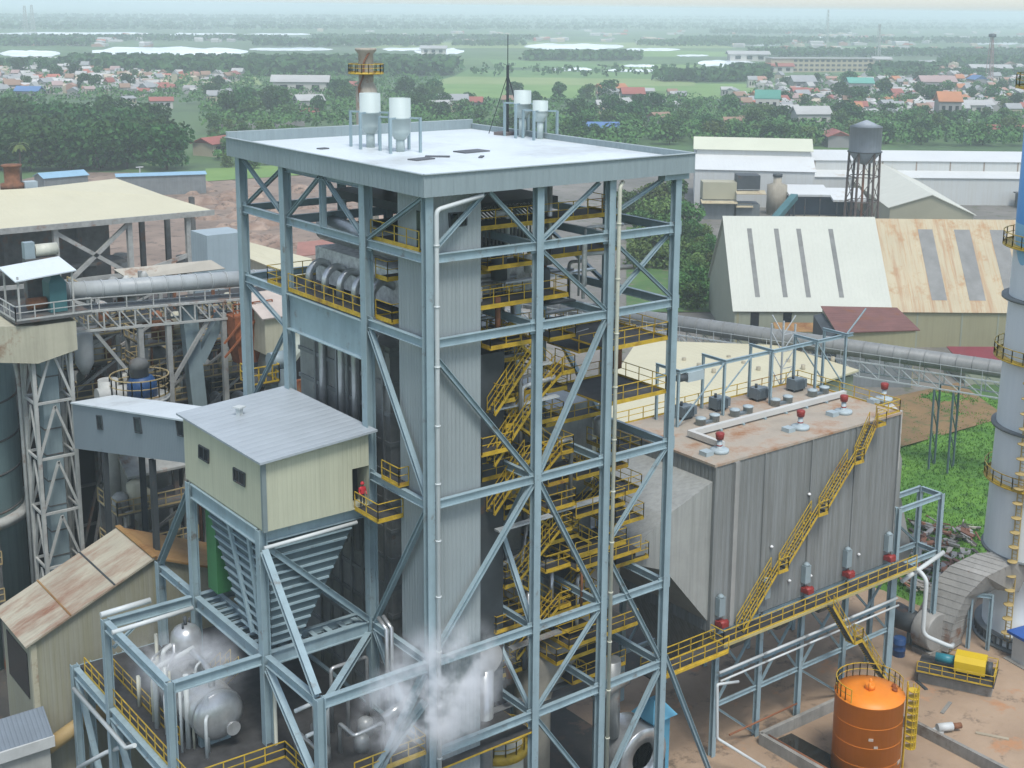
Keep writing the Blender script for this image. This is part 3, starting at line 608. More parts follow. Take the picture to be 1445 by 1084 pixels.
MB().box(gx0-.06, gx0-.02, gy0+1.0, gy1-1.0, 9.5, 13).build("opening", DARKG, gb)
dk = thing("duct", "tan round duct running along the ground before the cream shed", "duct", (-14, 22, 4))
MB().tube([P(40, 1074, y=24.9), P(118, 1018, y=24.9), P(215, 965, y=24.9)], .55, 14).build("pipe_run", mat("tan_paint", (.42, .30, .13), .6, var=.15, rust=.2), dk)
sh2 = thing("small_shed", "small lean-to shed with blue-grey roof in the lower left corner", "shed", (-17.5, 26, 0))
MB().slab([(-22, 24.2, 7.9), (-15.6, 24.0, 7.9), (-15.6, 25.9, 9.3), (-22, 25.9, 9.3)], .1).build("roof", mat("bluegrey_roof", (.16, .2, .24), .5, rib=((1, 0, 0), .3, .4)), sh2)
MB().box(-22, -15.8, 24.3, 25.9, 0, 7.75).build("walls", mat("offwhite_wall", (.45, .46, .42), .7, streak=.3), sh2)
MB().box(-22, -15.55, 23.9, 24.1, 7.1, 7.9).build("fascia", mat("white_paint", (.6, .62, .6), .5), sh2)
# ---------------------------------------------------------------- steam
def steam(name, label, lo, hi, dens, seed, sc=.35, cut=.5):
    lo, hi = Vector(lo), Vector(hi); c = (lo+hi)/2; h_ = (hi-lo)/2
    b = MB(); b.lathe(0, 0, [(math.sin(math.pi*k/10)+.02, -math.cos(math.pi*k/10)) for k in range(11)], 20)
    b.v = [(c.x+x*h_.x, c.y+y*h_.y, c.z+z*h_.z) for x, y, z in b.v]
    m, t, p = new_mat(name); t.nodes.remove(p); o_ = nd(t, "ShaderNodeObjectInfo")
    tc = nd(t, "ShaderNodeTexCoord"); mp = nd(t, "ShaderNodeMapping"); mp.inputs["Location"].default_value = (seed, seed*.7, -seed)
    t.links.new(tc.outputs["Object"], mp.inputs[0])
    n = noise(t, mp.outputs[0], sc, 5, .62); rmp = ramp(t, n, cut, cut+.13)
    gg = nd(t, "ShaderNodeMapping"); gg.inputs["Location"].default_value = (-c.x/h_.x, -c.y/h_.y, -c.z/h_.z); gg.inputs["Scale"].default_value = (1/h_.x, 1/h_.y, 1/h_.z)
    t.links.new(tc.outputs["Object"], gg.inputs[0]); gr = nd(t, "ShaderNodeTexGradient", gradient_type='QUADRATIC_SPHERE'); t.links.new(gg.outputs[0], gr.inputs[0])
    r2 = ramp(t, gr.outputs["Fac"], 0.0, 0.45)
    mu = nd(t, "ShaderNodeMath", operation='MULTIPLY'); t.links.new(rmp, mu.inputs[0]); t.links.new(r2, mu.inputs[1])
    m2 = nd(t, "ShaderNodeMath", operation='MULTIPLY'); t.links.new(mu.outputs[0], m2.inputs[0]); m2.inputs[1].default_value = dens
    v = nd(t, "ShaderNodeVolumePrincipled"); v.inputs["Color"].default_value = (.97, .98, 1, 1); t.links.new(m2.outputs[0], v.inputs["Density"])
    t.links.new(v.outputs[0], t.nodes["Material Output"].inputs["Volume"])
    o = b.build(name, m); o["kind"] = "stuff"; o["label"] = label; return o
steam("steam_cloud", "white steam drifting across the near tower corner", (-7.6, -3.8, 12.4), (5.6, -.2, 23.0), 1.8, 3.0, .46, .455)
steam("steam_cloud", "thin steam over the low frame of vessels", (-15.0, 5.0, 14.6), (-7.0, 16.6, 20.0), 1.0, 9.0, .40, .48)
# ================================================================ DUST COLLECTOR (the big ribbed grey box on legs, right)
ESPM = mat("weathered_grey_cladding", (0.198, 0.207, 0.197), .55, var=.12, ns=.15, streak=.8, scol=(.30, .32, .32), rib=(VERT, .42, .45))
FUNM = mat("pale_grey_cladding", (0.36, 0.36, 0.34), .5, var=.15, ns=.3, streak=.3, rib=(VERT, .6, .25))
RUSTR = mat("rusty_flat_roof", (0.46, 0.40, 0.32), .75, var=.2, ns=.3, rust=.45, rcol=(.33, .15, .06), rs=.3)
ex0, ex1, ey0, ey1, ez0, ez1 = 27.5, 49.8, 3.1, 14.6, 11.0, 24.4
es = thing("dust_collector", "large grey ribbed dust collector box on steel legs with rusty top", "dust collector", (38, 8, 0))
body = MB().box(ex0, ex1, ey0, ey1, ez0, ez1)
body.build("casing", ESPM, es)
MB().box(ex0-.1, ex1+.1, ey0-.1, ey1+.1, ez1+.01, ez1+.2).build("roof", RUSTR, es)
st_ = MB()
st_.bar((29.75, ey0-.12, ez0), (29.75, ey0-.12, ez1), .45, .25, (0, 1, 0)); st_.build("corner_duct", FUNM, es)
st_ = MB()
for x in (ex0+.05, 33, 38.5, 44, ex1-.05): st_.bar((x, ey0-.06, ez0), (x, ey0-.06, ez1), .12, .12, (0, 1, 0))
st_.build("stiffener", ESPM, es)
fz = [(ex0, ey0+.2, 11.9), (ex0, ey1-.3, 11.9), (ex0, ey1-.3, 23.2), (ex0, ey0+.2, 23.2)]
mid = [(23.0, ey0+.35, 17.2), (23.0, ey1-1.2, 17.2), (23.0, ey1-1.2, 21.5), (23.0, ey0+.35, 21.5)]
nar = [(20.4, 3.9, 18.2), (20.4, 10.5, 18.2), (20.4, 10.5, 19.6), (20.4, 3.9, 19.6)]
b = MB(); n = [Vector(p) for p in fz]; 
b.add(fz+mid+nar, [(0, 1, 5, 4), (1, 2, 6, 5), (2, 3, 7, 6), (3, 0, 4, 7), (4, 5, 9, 8), (5, 6, 10, 9), (6, 7, 11, 10), (7, 4, 8, 11)])
b.build("inlet_funnel", mat("funnel_cladding", (.36, .37, .345), .5, var=.15, ns=.3, streak=.4, rib=(VERT, .6, .25)), es)
MB().box(16.6, 20.4, 5.6, 10.5, 14.5, 19.6).build("inlet_duct", FUNM, es)
oz = [(ex1, ey0+.5, 12.5), (ex1, ey1-.5, 12.5), (ex1, ey1-.5, 22.8), (ex1, ey0+.5, 22.8)]
ow = [(53.4, 5.2, 14.5), (53.4, 11.5, 14.5), (53.4, 11.5, 19.0), (53.4, 5.2, 19.0)]
MB().box(ex1+.02, 51.9, 4.4, 12.5, 18.6, 24.0).lathe(51.2, 5.6, [(1.3, 18.6), (1.35, 20), (1.35, 23.6), (.6, 24.4)], 20).build("outlet_hood", mat("pale_hood", (.50, .49, .45), .5, var=.15, ns=.4, rust=.15), es)
MB().hull([Vector(p) for p in oz], [Vector(p) for p in ow]).build("outlet_funnel", FUNM, es)
MB().hull([(53.4, 6.2, 14.5), (53.4, 11.5, 14.5), (53.4, 11.5, 19), (53.4, 6.2, 19)], [(55.6, 6.2, 7), (55.6, 11.5, 7), (57.2, 11.5, 9), (57.2, 6.2, 9)]).build("outlet_duct", FUNM, es)
for i in range(4):
    xa, xb = ex0+.2+i*5.55, ex0+.2+(i+1)*5.55
    MB().hull([(xa+2.2, 8, 5.2), (xb-2.2, 8, 5.2), (xb-2.2, 9.5, 5.2), (xa+2.2, 9.5, 5.2)], [(xa, ey0+.3, ez0), (xb, ey0+.3, ez0), (xb, ey1-.3, ez0), (xa, ey1-.3, ez0)]).build("ash_hopper", ESPM, es)
LX = (28.6, 33.6, 38.6, 44.2, 50.4)
for x in LX:
    for y in (3.3, 14.2): column(es, x, y, 0, ez0-.3, .42, .42, STEEL)
for a, b_ in zip(LX, LX[1:]):
    for y in (3.3, 14.2):
        beam(es, (a+.2, y, ez0-.35), (b_-.2, y, ez0-.35), .3, .5)
        beam(es, (a+.2, y, 4.4), (b_-.2, y, 4.4), .22, .35)
        brace(es, (a+.2, y, 4.5), (b_-.2, y, ez0-.7), .18); brace(es, (b_-.2, y+.1, 4.5), (a+.2, y+.1, ez0-.7), .18)
    beam(es, (a+.2, 3.0, 7.1), (b_-.2, 3.0, 7.1), .22, .3)
    MB().tube([(a-.2, 2.7, 7.5), (b_+.2, 2.7, 7.5)], .12, 8).tube([(a-.2, 2.5, 6.9), (b_+.2, 2.5, 6.9)], .09, 8).build("pipe", WPIPE, es)
for a, b_ in ((28.6, 33.6), (38.6, 44.2)): brace(es, (a+.2, 3.25, 4.2), (b_-.2, 3.25, .4), .18)
wz = 10.55
pl = MB().box(ex0+.1, 51.5, 1.6, ey0-.02, wz-.1, wz).build("platform", GRATE, es)
MB().rail([(ex0+.1, 3.0, wz), (ex0+.1, 1.6, wz), (51.5, 1.6, wz)], 1.15, 1.35, .06).build("handrail", YELLOW, pl)
MB().bar((ex0+.1, 1.58, wz-.1), (51.5, 1.58, wz-.1), .1, .22).build("edge_beam", mat("dull_yellow_edge", (.46, .4, .18), .6, var=.2), pl)
pl2 = MB().box(19.9, ex0+.05, 1.0, 2.5, ZE-2.3, ZE-2.2).build("platform", GRATE, es)
MB().rail([(19.9, 1.0, ZE-2.2), (ex0+.05, 1.0, ZE-2.2)], 1.15, 1.3, .06).rail([(19.9, 2.5, ZE-2.2), (ex0+.05, 2.5, ZE-2.2)], 1.15, 1.3, .06).bar((19.9, .98, ZE-2.3), (ex0, .98, ZE-2.3), .1, .22).build("handrail", YELLOW, pl2)
pts = [(30.3, 10.6), (34.9, 14.6), (39.4, 18.3), (43.6, 21.8), (46.2, 24.5)]
for (xa, za_), (xb, zb_) in zip(pts, pts[1:]):
    stair(es, (xa, 2.1, za_), (xb-.9, 2.1, zb_), .75)
    platform(es, xb-.9, xb+.2, 2.0, 2.95, zb_, "se")
rt = MB().rail([(46.6, ey0+.1, ez1+.2), (ex1, ey0+.1, ez1+.2), (ex1, ey1, ez1+.2), (ex0, ey1, ez1+.2)], 1.1, 1.6, .06); rt.build("handrail", YELLOW, es)
# stair going down to the ground in front of the legs
stair(es, (42.6, .9, 6.4), (39.6, .9, 10.5), .8); platform(es, 42.6, 43.6, .8, 1.8, 6.4, "se"); stair(es, (46.8, .9, 2.2), (43.6, .9, 6.4), .8); stair(es, (48.8, .9, 0), (46.8, .9, 2.2), .8)
for k, x in enumerate((28.4, 33.5, 38.3, 43.5, 49.0)):
    MB().box(x-.32, x+.32, ey0-.5, ey0-.03, 12.3, 13.8).lathe(x, ey0-.27, [(.28, 13.8), (.28, 13.9), (.1, 14.05)], 12).build("rapper_housing", mat("bluegrey_box", (.28, .35, .37), .5), es)
    if k != 1: MB().cyl((x-.4, ey0-.65, 11.8), (x+.4, ey0-.65, 11.8), .22, n=14).box(x-.35, x+.35, ey0-.9, ey0-.1, 11.5, 11.9).build("rapper_motor", mat("red_paint", (.30, .035, .03), .5, var=.2), es)
lamp = MB()
for px, py in ((1142, 697), (1089, 771), (1114, 819), (1144, 812), (1212, 782)):
    q = P(px, py, y=ey0-.12); lamp.lathe(q.x, q.y, [(.02, q.z-.14), (.12, q.z-.1), (.16, q.z), (.02, q.z+.1)], 10)
lamp.build("wall_lamps", mat("white_lamp", (.8, .8, .78), .4), es)
# things standing on the top
TZ = ez1+.2
wd_ = thing("air_duct", "long white square duct lying along the rusty dust collector top", "duct", (38, 8.6, TZ))
MB().box(30.3, 49.4, 8.6, 9.0, TZ+.15, TZ+.6).box(30.3, 30.7, 5.2, 8.6, TZ+.15, TZ+.6).build("run", mat("duct_white", (.62, .62, .58), .5, var=.08), wd_)
for k in range(8): MB().box(31+k*2.6, 31.2+k*2.6, 8.45, 9.15, TZ, TZ+.15).build("support", STEEL, wd_)
TB = mat("transformer_grey", (.17, .21, .23), .5, var=.15)
wh_ = ("nearest the tower", "second from the tower", "third from the tower", "farthest from the tower")
for k, x in enumerate((33.6, 37.6, 42.6, 47.4)):
    t_ = thing("transformer", "grey finned transformer box on the dust collector, "+wh_[k], "transformer", (x, 12.8, TZ), "transformers on the dust collector")
    MB().box(x-.6, x+.6, 12.3, 13.3, TZ+.2, TZ+1.15).build("tank", TB, t_)
    f = MB()
    for j in range(7): f.box(x-.56+j*.17, x-.52+j*.17, 12.05, 12.3, TZ+.3, TZ+1.05)
    f.box(x+.65, x+1.15, 12.4, 13.2, TZ+.25, TZ+1.0); f.build("radiator", TB, t_)
    MB().box(x-.6, x+.6, 12.35, 12.5, TZ, TZ+.2).box(x-.6, x+.6, 13.1, 13.25, TZ, TZ+.2).cyl((x-.3, 12.8, TZ+1.15), (x-.3, 12.8, TZ+1.5), .12, n=8).build("base", DARKM, t_)
    c_ = thing("insulator_box", "pale round insulator housings in front of the transformer "+wh_[k], "insulator box", (x+.6, 10.8, TZ), "insulator housings on the dust collector")
    for dx_ in (-.7, .9): MB().lathe(x+.6+dx_, 10.7, [(.42, TZ), (.42, TZ+.5), (.46, TZ+.5), (.46, TZ+.6), (.2, TZ+.68)], 14).build("housing", mat("pale_blue_box", (.42, .5, .52), .5), c_)
    MB().box(x-.3, x+1.8, 10.5, 10.9, TZ, TZ+.2).build("base", TB, c_)
for k, (px, py) in enumerate(((1015, 638), (1129, 605), (1190, 583), (1247, 565))):
    q = G(px, py, TZ)
    v = thing("relief_valve", ("red-capped valve at the near left corner of the rusty top", "red-capped valve in the middle of the rusty top", "red-capped valve right of the middle of the rusty top", "red-capped valve at the far right end of the rusty top")[k], "valve", q, "red-capped valves on the dust collector")
    x, y = q.x, q.y
    MB().lathe(x, y, [(.75, TZ), (.75, TZ+.25), (.55, TZ+.3), (.22, TZ+.35), (.2, TZ+1.0)], 14).build("stem", mat("pale_blue_box", (.42, .5, .52)), v)
    MB().lathe(x, y, [(.2, TZ+.45), (.25, TZ+.6), (.15, TZ+.62), (.15, TZ+1.0), (.3, TZ+1.05), (.36, TZ+1.5), (.3, TZ+1.58), (.1, TZ+1.6)], 14).build("cap", MATS["red_paint"], v)
    MB().box(x-1.7, x-.9, y-.3, y+.5, TZ, TZ+.35).build("hatch", MATS["pale_blue_box"], v)
ga_ = thing("hoist_gantry", "slender blue-grey hoist gantry over the dust collector top", "gantry", (40, 12, TZ))
gz_ = TZ+4.6
for x in (31.5, 36.8, 42.6, 48.4, 52.4):
    for y in (11.4, 13.9): MB().ibeam((x, y, TZ if x < 51 else 8), (x, y, gz_), .2, .2, (0, 1, 0)).build("post", STEEL, ga_)
    MB().ibeam((x, 11.2, gz_+.12), (x, 14.1, gz_+.12), .16, .24).build("cross_beam", STEEL, ga_)
MB().ibeam((29.5, 11.9, gz_-.15), (54.0, 11.9, gz_-.15), .2, .3).build("runway_beam", STEEL, ga_)
for a, b_ in (((31.5, 11.4, TZ), (36.8, 11.4, gz_)), ((36.8, 11.4, TZ+2), (40, 11.4, gz_)), ((48.4, 11.4, gz_), (52.4, 11.4, TZ)), ((52.4, 11.4, gz_+.1), (55, 11.4, gz_+2.2)), ((48.4, 13.9, gz_), (52.4, 13.9, TZ))): MB().bar(a, b_, .1).build("brace", STEEL, ga_)
hb = thing("hoist", "pale blue electric hoist hanging from the gantry beam", "hoist", (33.6, 11.9, gz_))
MB().box(32.8, 34.6, 11.6, 12.3, gz_-1.1, gz_-.3).build("housing", mat("pale_blue_box", (.42, .5, .52)), hb)
MB().cyl((31.9, 11.9, gz_-.7), (32.8, 11.9, gz_-.7), .32, n=12).build("motor", DARKM, hb)
# lattice tower of pipes behind the collector and the open frame at its right end
lt = thing("pipe_lattice", "pale lattice mast standing at the back of the dust collector", "lattice mast", (48.8, 15.6, 0))
b = MB()
for x in (48, 49.6):
    for y in (15, 16.4): b.bar((x, y, 0), (x, y, 30), .14)
for k in range(18):
    z = 2+k*1.6
    b.bar((48, 15, z), (49.6, 15, z+1.6), .07).bar((48, 15, z), (49.6, 15, z), .07).bar((48, 16.4, z+1.6), (48, 15, z), .07)
b.build("frame", mat("pale_grey_paint", (.5, .54, .54), .5), lt)
ef = thing("steel_portal", "open blue-grey steel portal at the right end of the dust collector", "steel frame", (54, 3.4, 0))
for x in (50.8, 57.0):
    column(ef, x, 3.3, 0, 15.6, .4, .4); column(ef, x, 5.6, 0, 15.6, .4, .4)
for z in (15.4, 10.0):
    for y in (3.3, 5.6): beam(ef, (51, y, z), (56.8, y, z), .25, .45)
    for x in (50.8, 57.0): beam(ef, (x, 3.5, z), (x, 5.4, z), .25, .45)
brace(ef, (51, 5.6, 15), (56.8, 5.6, 10.3), .2)
MB().box(51.2, 53.5, 6.2, 6.4, 8, 15).build("panel", FUNM, ef)
# ---------------------------------------------------------------- chimney, flue, motors
ch = thing("chimney", "tall grey chimney with blue top and yellow ring platforms", "chimney", (68, -.2, 0))
m, t, p = new_mat("chimney_paint"); v = mapped(t); sp = nd(t, "ShaderNodeSeparateXYZ"); tc = nd(t, "ShaderNodeTexCoord"); t.links.new(tc.outputs["Object"], sp.inputs[0])
wv = nd(t, "ShaderNodeMath", operation='SINE'); ax = nd(t, "ShaderNodeMath", operation='MULTIPLY'); t.links.new(sp.outputs[1], ax.inputs[0]); ax.inputs[1].default_value = .9; t.links.new(ax.outputs[0], wv.inputs[0])
ad = nd(t, "ShaderNodeMath", operation='MULTIPLY_ADD'); t.links.new(wv.outputs[0], ad.inputs[0]); ad.inputs[1].default_value = 3.0; t.links.new(sp.outputs[2], ad.inputs[2])
base = mix(t, ramp(t, noise(t, mapped(t, (1, 1, .1)), .8, 4), .3, .75), (.60, .64, .64), (.69, .72, .71))
c1 = mix(t, ramp(t, ad.outputs[0], 37.0, 37.05), base, (.25, .47, .62))
mr = nd(t, "ShaderNodeMath", operation='GREATER_THAN'); t.links.new(ad.outputs[0], mr.inputs[0]); mr.inputs[1].default_value = 39.0
c1 = mix(t, mr.outputs[0], base, (.22, .45, .60))
mr = nd(t, "ShaderNodeMath", operation='GREATER_THAN'); t.links.new(sp.outputs[2], mr.inputs[0]); mr.inputs[1].default_value = 39.6
t.links.new(mix(t, mr.outputs[0], c1, (.06, .28, .60)), p.inputs["Base Color"]); p.inputs["Roughness"].default_value = .5
MB().lathe(68, -.2, [(4.85, 0), (4.85, .5), (4.55, .6), (4.6, 8.6), (5.0, 8.7), (5.0, 9.0), (5.0, 9.1), (4.75, 20), (4.6, 30), (4.5, 38), (4.4, 58), (4.1, 58), (4.0, 57)], 48).build("shaft", m, ch)
rg = MB()
for z in (8.85, 20.8, 32.8): MB().lathe(68, -.2, [(4.6, z-.12), (5.2, z-.12), (5.2, z+.12), (4.6, z+.12)], 48).build("flange", mat("dark_ring", (.16, .18, .18), .6), ch)
fb = MB()
for k in range(48):
    a = 2*math.pi*k/48; fb.rbox(68+5.05*math.cos(a), -.2+5.05*math.sin(a), .1, 1.1, .35, .08, a)
fb.lathe(68, -.2, [(5.4, 0), (5.4, .25), (4.8, .25)], 48).lathe(68, -.2, [(5.25, 1.1), (5.25, 1.22), (4.7, 1.22)], 48).build("base_ring", mat("dark_ring", (.16, .18, .18)), ch)
for z in (15.6, 27.2, 37.5, 51.5):
    rb_ = MB(); rb_.lathe(68, -.2, [(4.5, z), (5.5, z), (5.5, z+.12), (4.5, z+.12)], 40)
    o_ = rb_.build("ring_platform", YELLOW, ch)
    pts = [(68+5.45*math.cos(2*math.pi*k/28), -.2+5.45*math.sin(2*math.pi*k/28), z+.1) for k in range(28)]
    MB().rail(pts, 1.15, 3, .07, True, True).build("handrail", YELLOW, o_)
ld = MB()
la = math.radians(187)
for da in (-.05, .05):
    a = la+da; ld.bar((68+5.1*math.cos(a), -.2+5.1*math.sin(a), 1), (68+4.95*math.cos(a), -.2+4.95*math.sin(a), 56), .09)
for k in range(150):
    z = 1+k*.36; ld.bar((68+5.1*math.cos(la-.05), -.2+5.1*math.sin(la-.05), z), (68+5.1*math.cos(la+.05), -.2+5.1*math.sin(la+.05), z), .05)
for k in range(38):
    z = 2+k*1.4; ld.lathe(68+5.5*math.cos(la), -.2+5.5*math.sin(la), [(.42, z), (.46, z), (.46, z+.08), (.42, z+.08)], 10)
ld.build("ladder", mat("tan_ladder", (.48, .36, .14), .6), ch)
fd = thing("flue_duct", "pale square flue bending from the fan up into the chimney", "flue", (58, -1, 0))
FLM = mat("flue_cladding", (.36, .35, .32), .5, var=.18, ns=.4, streak=.3, rust=.15)
cen = [P(1322, 905, z=.3), P(1330, 868, z=3.0), P(1346, 836, z=5.2), P(1372, 815, z=6.8), P(1402, 808, z=7.4), P(1438, 806, z=7.5)]
cen = [Vector(c) for c in cen]; b = MB(); ringp = []
for i, c in enumerate(cen):
    d = (cen[min(i+1, 5)]-cen[max(i-1, 0)]).normalized(); r = Vector((.17, -.985, 0)); u = r.cross(d).normalized()*-1
    w_, h_ = 1.75, 1.5
    ringp.append([c+r*w_+u*h_, c-r*w_+u*h_, c-r*w_-u*h_, c+r*w_-u*h_])
m0 = len(b.v)
for ri in ringp: b.v += [tuple(q) for q in ri]
for i in range(5):
    for k in range(4): b.f.append((i*4+k, i*4+(k+1) % 4, i*4+4+(k+1) % 4, i*4+4+k)); b.sm.append(False)
b.f += [(3, 2, 1, 0), (20, 21, 22, 23)]; b.sm += [False]*2
b.build("casing", FLM, fd)
sm_ = MB()
for i in range(5):
    for f in (.0, .25, .5, .75):
        q = [ringp[i][k].lerp(ringp[i+1][k], f) for k in range(4)]
        for k in range(4): sm_.bar(q[k]+(q[k]-cen[i].lerp(cen[i+1], f))*.02, q[(k+1) % 4]+(q[(k+1) % 4]-cen[i].lerp(cen[i+1], f))*.01, .035)
sm_.build("seam", FLM, fd)
fn = thing("induced_fan", "grey lagged fan casing at the foot of the bent flue", "fan", (53.5, 1, 0))
b = MB(); b.lathe(0, 0, [(1.7, -.9), (1.8, -.8), (1.8, .8), (1.7, .9)], 30); b.v = [(57.2+x, 3.6+z, 2.2+y) for x, y, z in b.v]; b.build("scroll", FLM, fn)
MB().cyl((57.2, 4.5, 2.2), (57.2, 7.5, 2.2), 1.0, 1.2, 24).build("inlet", DARKM, fn); MB().box(56, 58.4, 2.6, 4.6, 0, .5).build("base", CONC, fn)
b = MB().tube([(52.6, 3.0, 9.8), (52.6, 2.0, 9.8), (52.6, 1.2, 9.2), (52.6, 1.2, 4.0), (54.4, -.6, 3.0), (56.0, .3, 2.4)], .2, 10, .7); b.tube([(51, 2.6, 9.0), (56.9, 2.6, 10.2)], .2, 10).build("vent_pipe", WPIPE, fn)
mo = thing("fan_motor", "motor under a bright yellow cover on a concrete plinth", "motor", (53.8, -3.2, 0))
MB().rbox(54.2, -1.5, 0, 1.1, 6.2, 2.6, -1.1).build("plinth", CONC, mo)
pf_ = MB().rbox(54.2, -1.5, 1.1, 1.2, 6.6, 3.6, -1.1).build("platform", GRATE, mo)
ca, sa = math.cos(-1.1), math.sin(-1.1)
def L2(x, y): return (54.2+x*ca-y*sa, -1.5+x*sa+y*ca)
MB().rail([(*L2(-3.2, -1.75), 1.2), (*L2(3.2, -1.75), 1.2), (*L2(3.2, 1.75), 1.2), (*L2(-1, 1.75), 1.2)], 1.0, 1.1, .06).build("handrail", YELLOW, pf_)
YB = mat("bright_yellow_cover", (.72, .50, .01), .4, var=.06)
pr = [(-.95, 1.6), (-.95, 2.5), (-.6, 2.95), (.6, 2.95), (.95, 2.5), (.95, 1.6)]
MB().hull([(*L2(-.2, y), z) for y, z in pr], [(*L2(2.4, y), z) for y, z in pr]).build("cover", YB, mo)
MB().cyl((*L2(-1.9, 0), 2.1), (*L2(-.2, 0), 2.1), .42, n=14).build("coupling", mat("teal_paint", (.03, .22, .27), .4), mo)
MB().cyl((*L2(2.4, 0), 2.0), (*L2(2.9, 0), 2.0), .6, n=14).build("shaft_end", DARKM, mo)
pf2 = thing("pipe_portal", "small blue-grey portal frame between the yellow motor cover and chimney", "steel frame", (60, -3, 0))
pa, pb = P(1363, 905, y=-3.6), P(1392, 906, y=-3.0)
for q in (G(1365, 915), G(1393, 918)): MB().ibeam((q.x, q.y, 0), (q.x, q.y, 5.6), .3, .3, (0, 1, 0)).build("post", STEEL, pf2)
q1, q2 = G(1365, 915), G(1393, 918)
MB().ibeam((q1.x, q1.y, 5.4), (q2.x, q2.y, 5.4), .3, .35).ibeam((q1.x, q1.y, 5.4), (q1.x-1, q1.y+2.6, 5.4), .3, .35).build("beam", STEEL, pf2)
bs = thing("blue_booth", "small white booth with blue roof at the right edge by the chimney", "booth", G(1442, 930))
q = G(1452, 935); MB().rbox(q.x, q.y, .1, 2.6, 2.2, 2.2, -.2).build("walls", mat("white_paint", (.6, .62, .6)), bs)
MB().rbox(q.x, q.y, 2.6, 2.85, 3.0, 3.0, -.2).build("roof", mat("blue_paint", (.02, .10, .38), .5), bs); MB().rbox(q.x, q.y, 0, .12, 3.2, 3.2, -.2).build("base", CONC, bs)
db = thing("drum_barrel", "blue barrel on the ground beside the fan", "barrel", G(1268, 925)); q = G(1268, 925)
MB().lathe(q.x, q.y, [(.55, 0), (.57, .05), (.57, .6), (.6, .63), (.57, .66), (.57, 1.2), (.6, 1.23), (.57, 1.26), (.57, 1.75), (.5, 1.8), (.1, 1.75)], 18).build("shell", mat("barrel_blue", (.02, .07, .2), .4), db)
# ---------------------------------------------------------------- orange tank in its bund
sheet_ = MB().add([(33.3, -8.5, .06), (36.4, -8.5, .06), (36.2, 1.7, .06), (33.3, 1.9, .06)], [(0, 1, 2, 3)]).build("water", mat("dark_puddle", (.035, .032, .026), .08, var=.3)); struct(sheet_)
ot = thing("orange_tank", "orange cylindrical tank with yellow ladder standing in a concrete bund", "tank", (36.9, -5.2, 0))
OR = mat("orange_paint", (.90, .27, .018), .45, var=.08, ns=.3, streak=.25, scol=(.70, .18, .016))
tx, ty, tr, th_ = 36.9, -5.2, 2.62, 6.5
MB().lathe(tx, ty, [(tr, 0), (tr, th_), (tr+.06, th_), (tr+.06, th_+.06), (tr*.5, th_+.28), (.02, th_+.36)], 40).build("shell", OR, ot)
MB().cyl((tx, ty, th_+.3), (tx, ty, th_+.75), .38, n=14).cyl((tx+.3, ty+.2, th_+.3), (tx+.3, ty+.2, th_+1.0), .1, n=8).cyl((tx-.3, ty-.2, th_+.3), (tx-.3, ty-.2, th_+1.0), .1, n=8).build("manhole", OR, ot)
MB().cyl((tx+1.5, ty-1.2, th_+.1), (tx+1.5, ty-1.2, th_+.4), .22, n=10).cyl((tx+1.9, ty-.8, th_+.1), (tx+1.9, ty-.8, th_+.4), .18, n=10).build("nozzle", mat("dark_orange", (.28, .07, .01), .5), ot)
wsm = MB()
for z in (1.6, 3.2, 4.8): wsm.lathe(tx, ty, [(tr, z), (tr+.007, z+.01), (tr+.007, z+.03), (tr, z+.04)], 40)
wsm.build("weld_seams", OR, ot)
for a, z, s_ in ((3.9, 3.9, .35), (4.05, 3.3, .3), (5.0, 1.4, .45)):
    MB().rbox(tx+(tr+.02)*math.cos(a), ty+(tr+.02)*math.sin(a), z, z+s_*.6, .05, s_, a).build("plate", mat("pale_patch", (.5, .42, .34), .6), ot)
pts = [(tx+(tr-.05)*math.cos(a), ty+(tr-.05)*math.sin(a), th_+.05) for a in [math.radians(-35+k*13) for k in range(18)]]
MB().rail(pts, 1.1, 1.2, .055, False).build("handrail", YELLOW, ot)
ld = MB(); la = math.radians(-48); ux, uy = math.cos(la), math.sin(la)
for s_ in (-.25, .25): ld.bar((tx+ux*(tr+.2)-uy*s_, ty+uy*(tr+.2)+ux*s_, .1), (tx+ux*(tr+.2)-uy*s_, ty+uy*(tr+.2)+ux*s_, th_+1.1), .08)
for k in range(24): ld.bar((tx+ux*(tr+.2)-uy*.25, ty+uy*(tr+.2)+ux*.25, .3+.3*k), (tx+ux*(tr+.2)+uy*.25, ty+uy*(tr+.2)-ux*.25, .3+.3*k), .05)
for k in range(9): ld.lathe(tx+ux*(tr+.65), ty+uy*(tr+.65), [(.40, 2.2+k*.6), (.43, 2.2+k*.6), (.43, 2.27+k*.6), (.40, 2.27+k*.6)], 12)
for k in range(7):
    a = la-1.5+k*.5; cx2, cy2 = tx+ux*(tr+.65)+.42*math.cos(a), ty+uy*(tr+.65)+.42*math.sin(a); ld.bar((cx2, cy2, 2.2), (cx2, cy2, 7.4), .05)
ld.build("ladder", mat("ladder_yellow", (.62, .42, .02), .5), ot)
bu = thing("bund_wall", "low concrete bund wall around the orange tank", "bund wall", (38.5, -4, 0))
for a, b_ in (((33.0, 2.2), (44.6, 2.0)), ((44.6, 2.0), (44.4, -13)), ((33.0, 2.2), (33.0, -13)), ((33, -13), (44.4, -13))):
    MB().bar((*a, .5), (*b_, .5), .35, 1.0).build("wall", CONC, bu)
MB().tube([P(1042, 962, y=1.2), P(1012, 966, y=1.2), P(1012, 1042, y=1.2), P(1080, 1084, y=-1.5)], .12, 8, .2).build("pipe", WPIPE, bu)
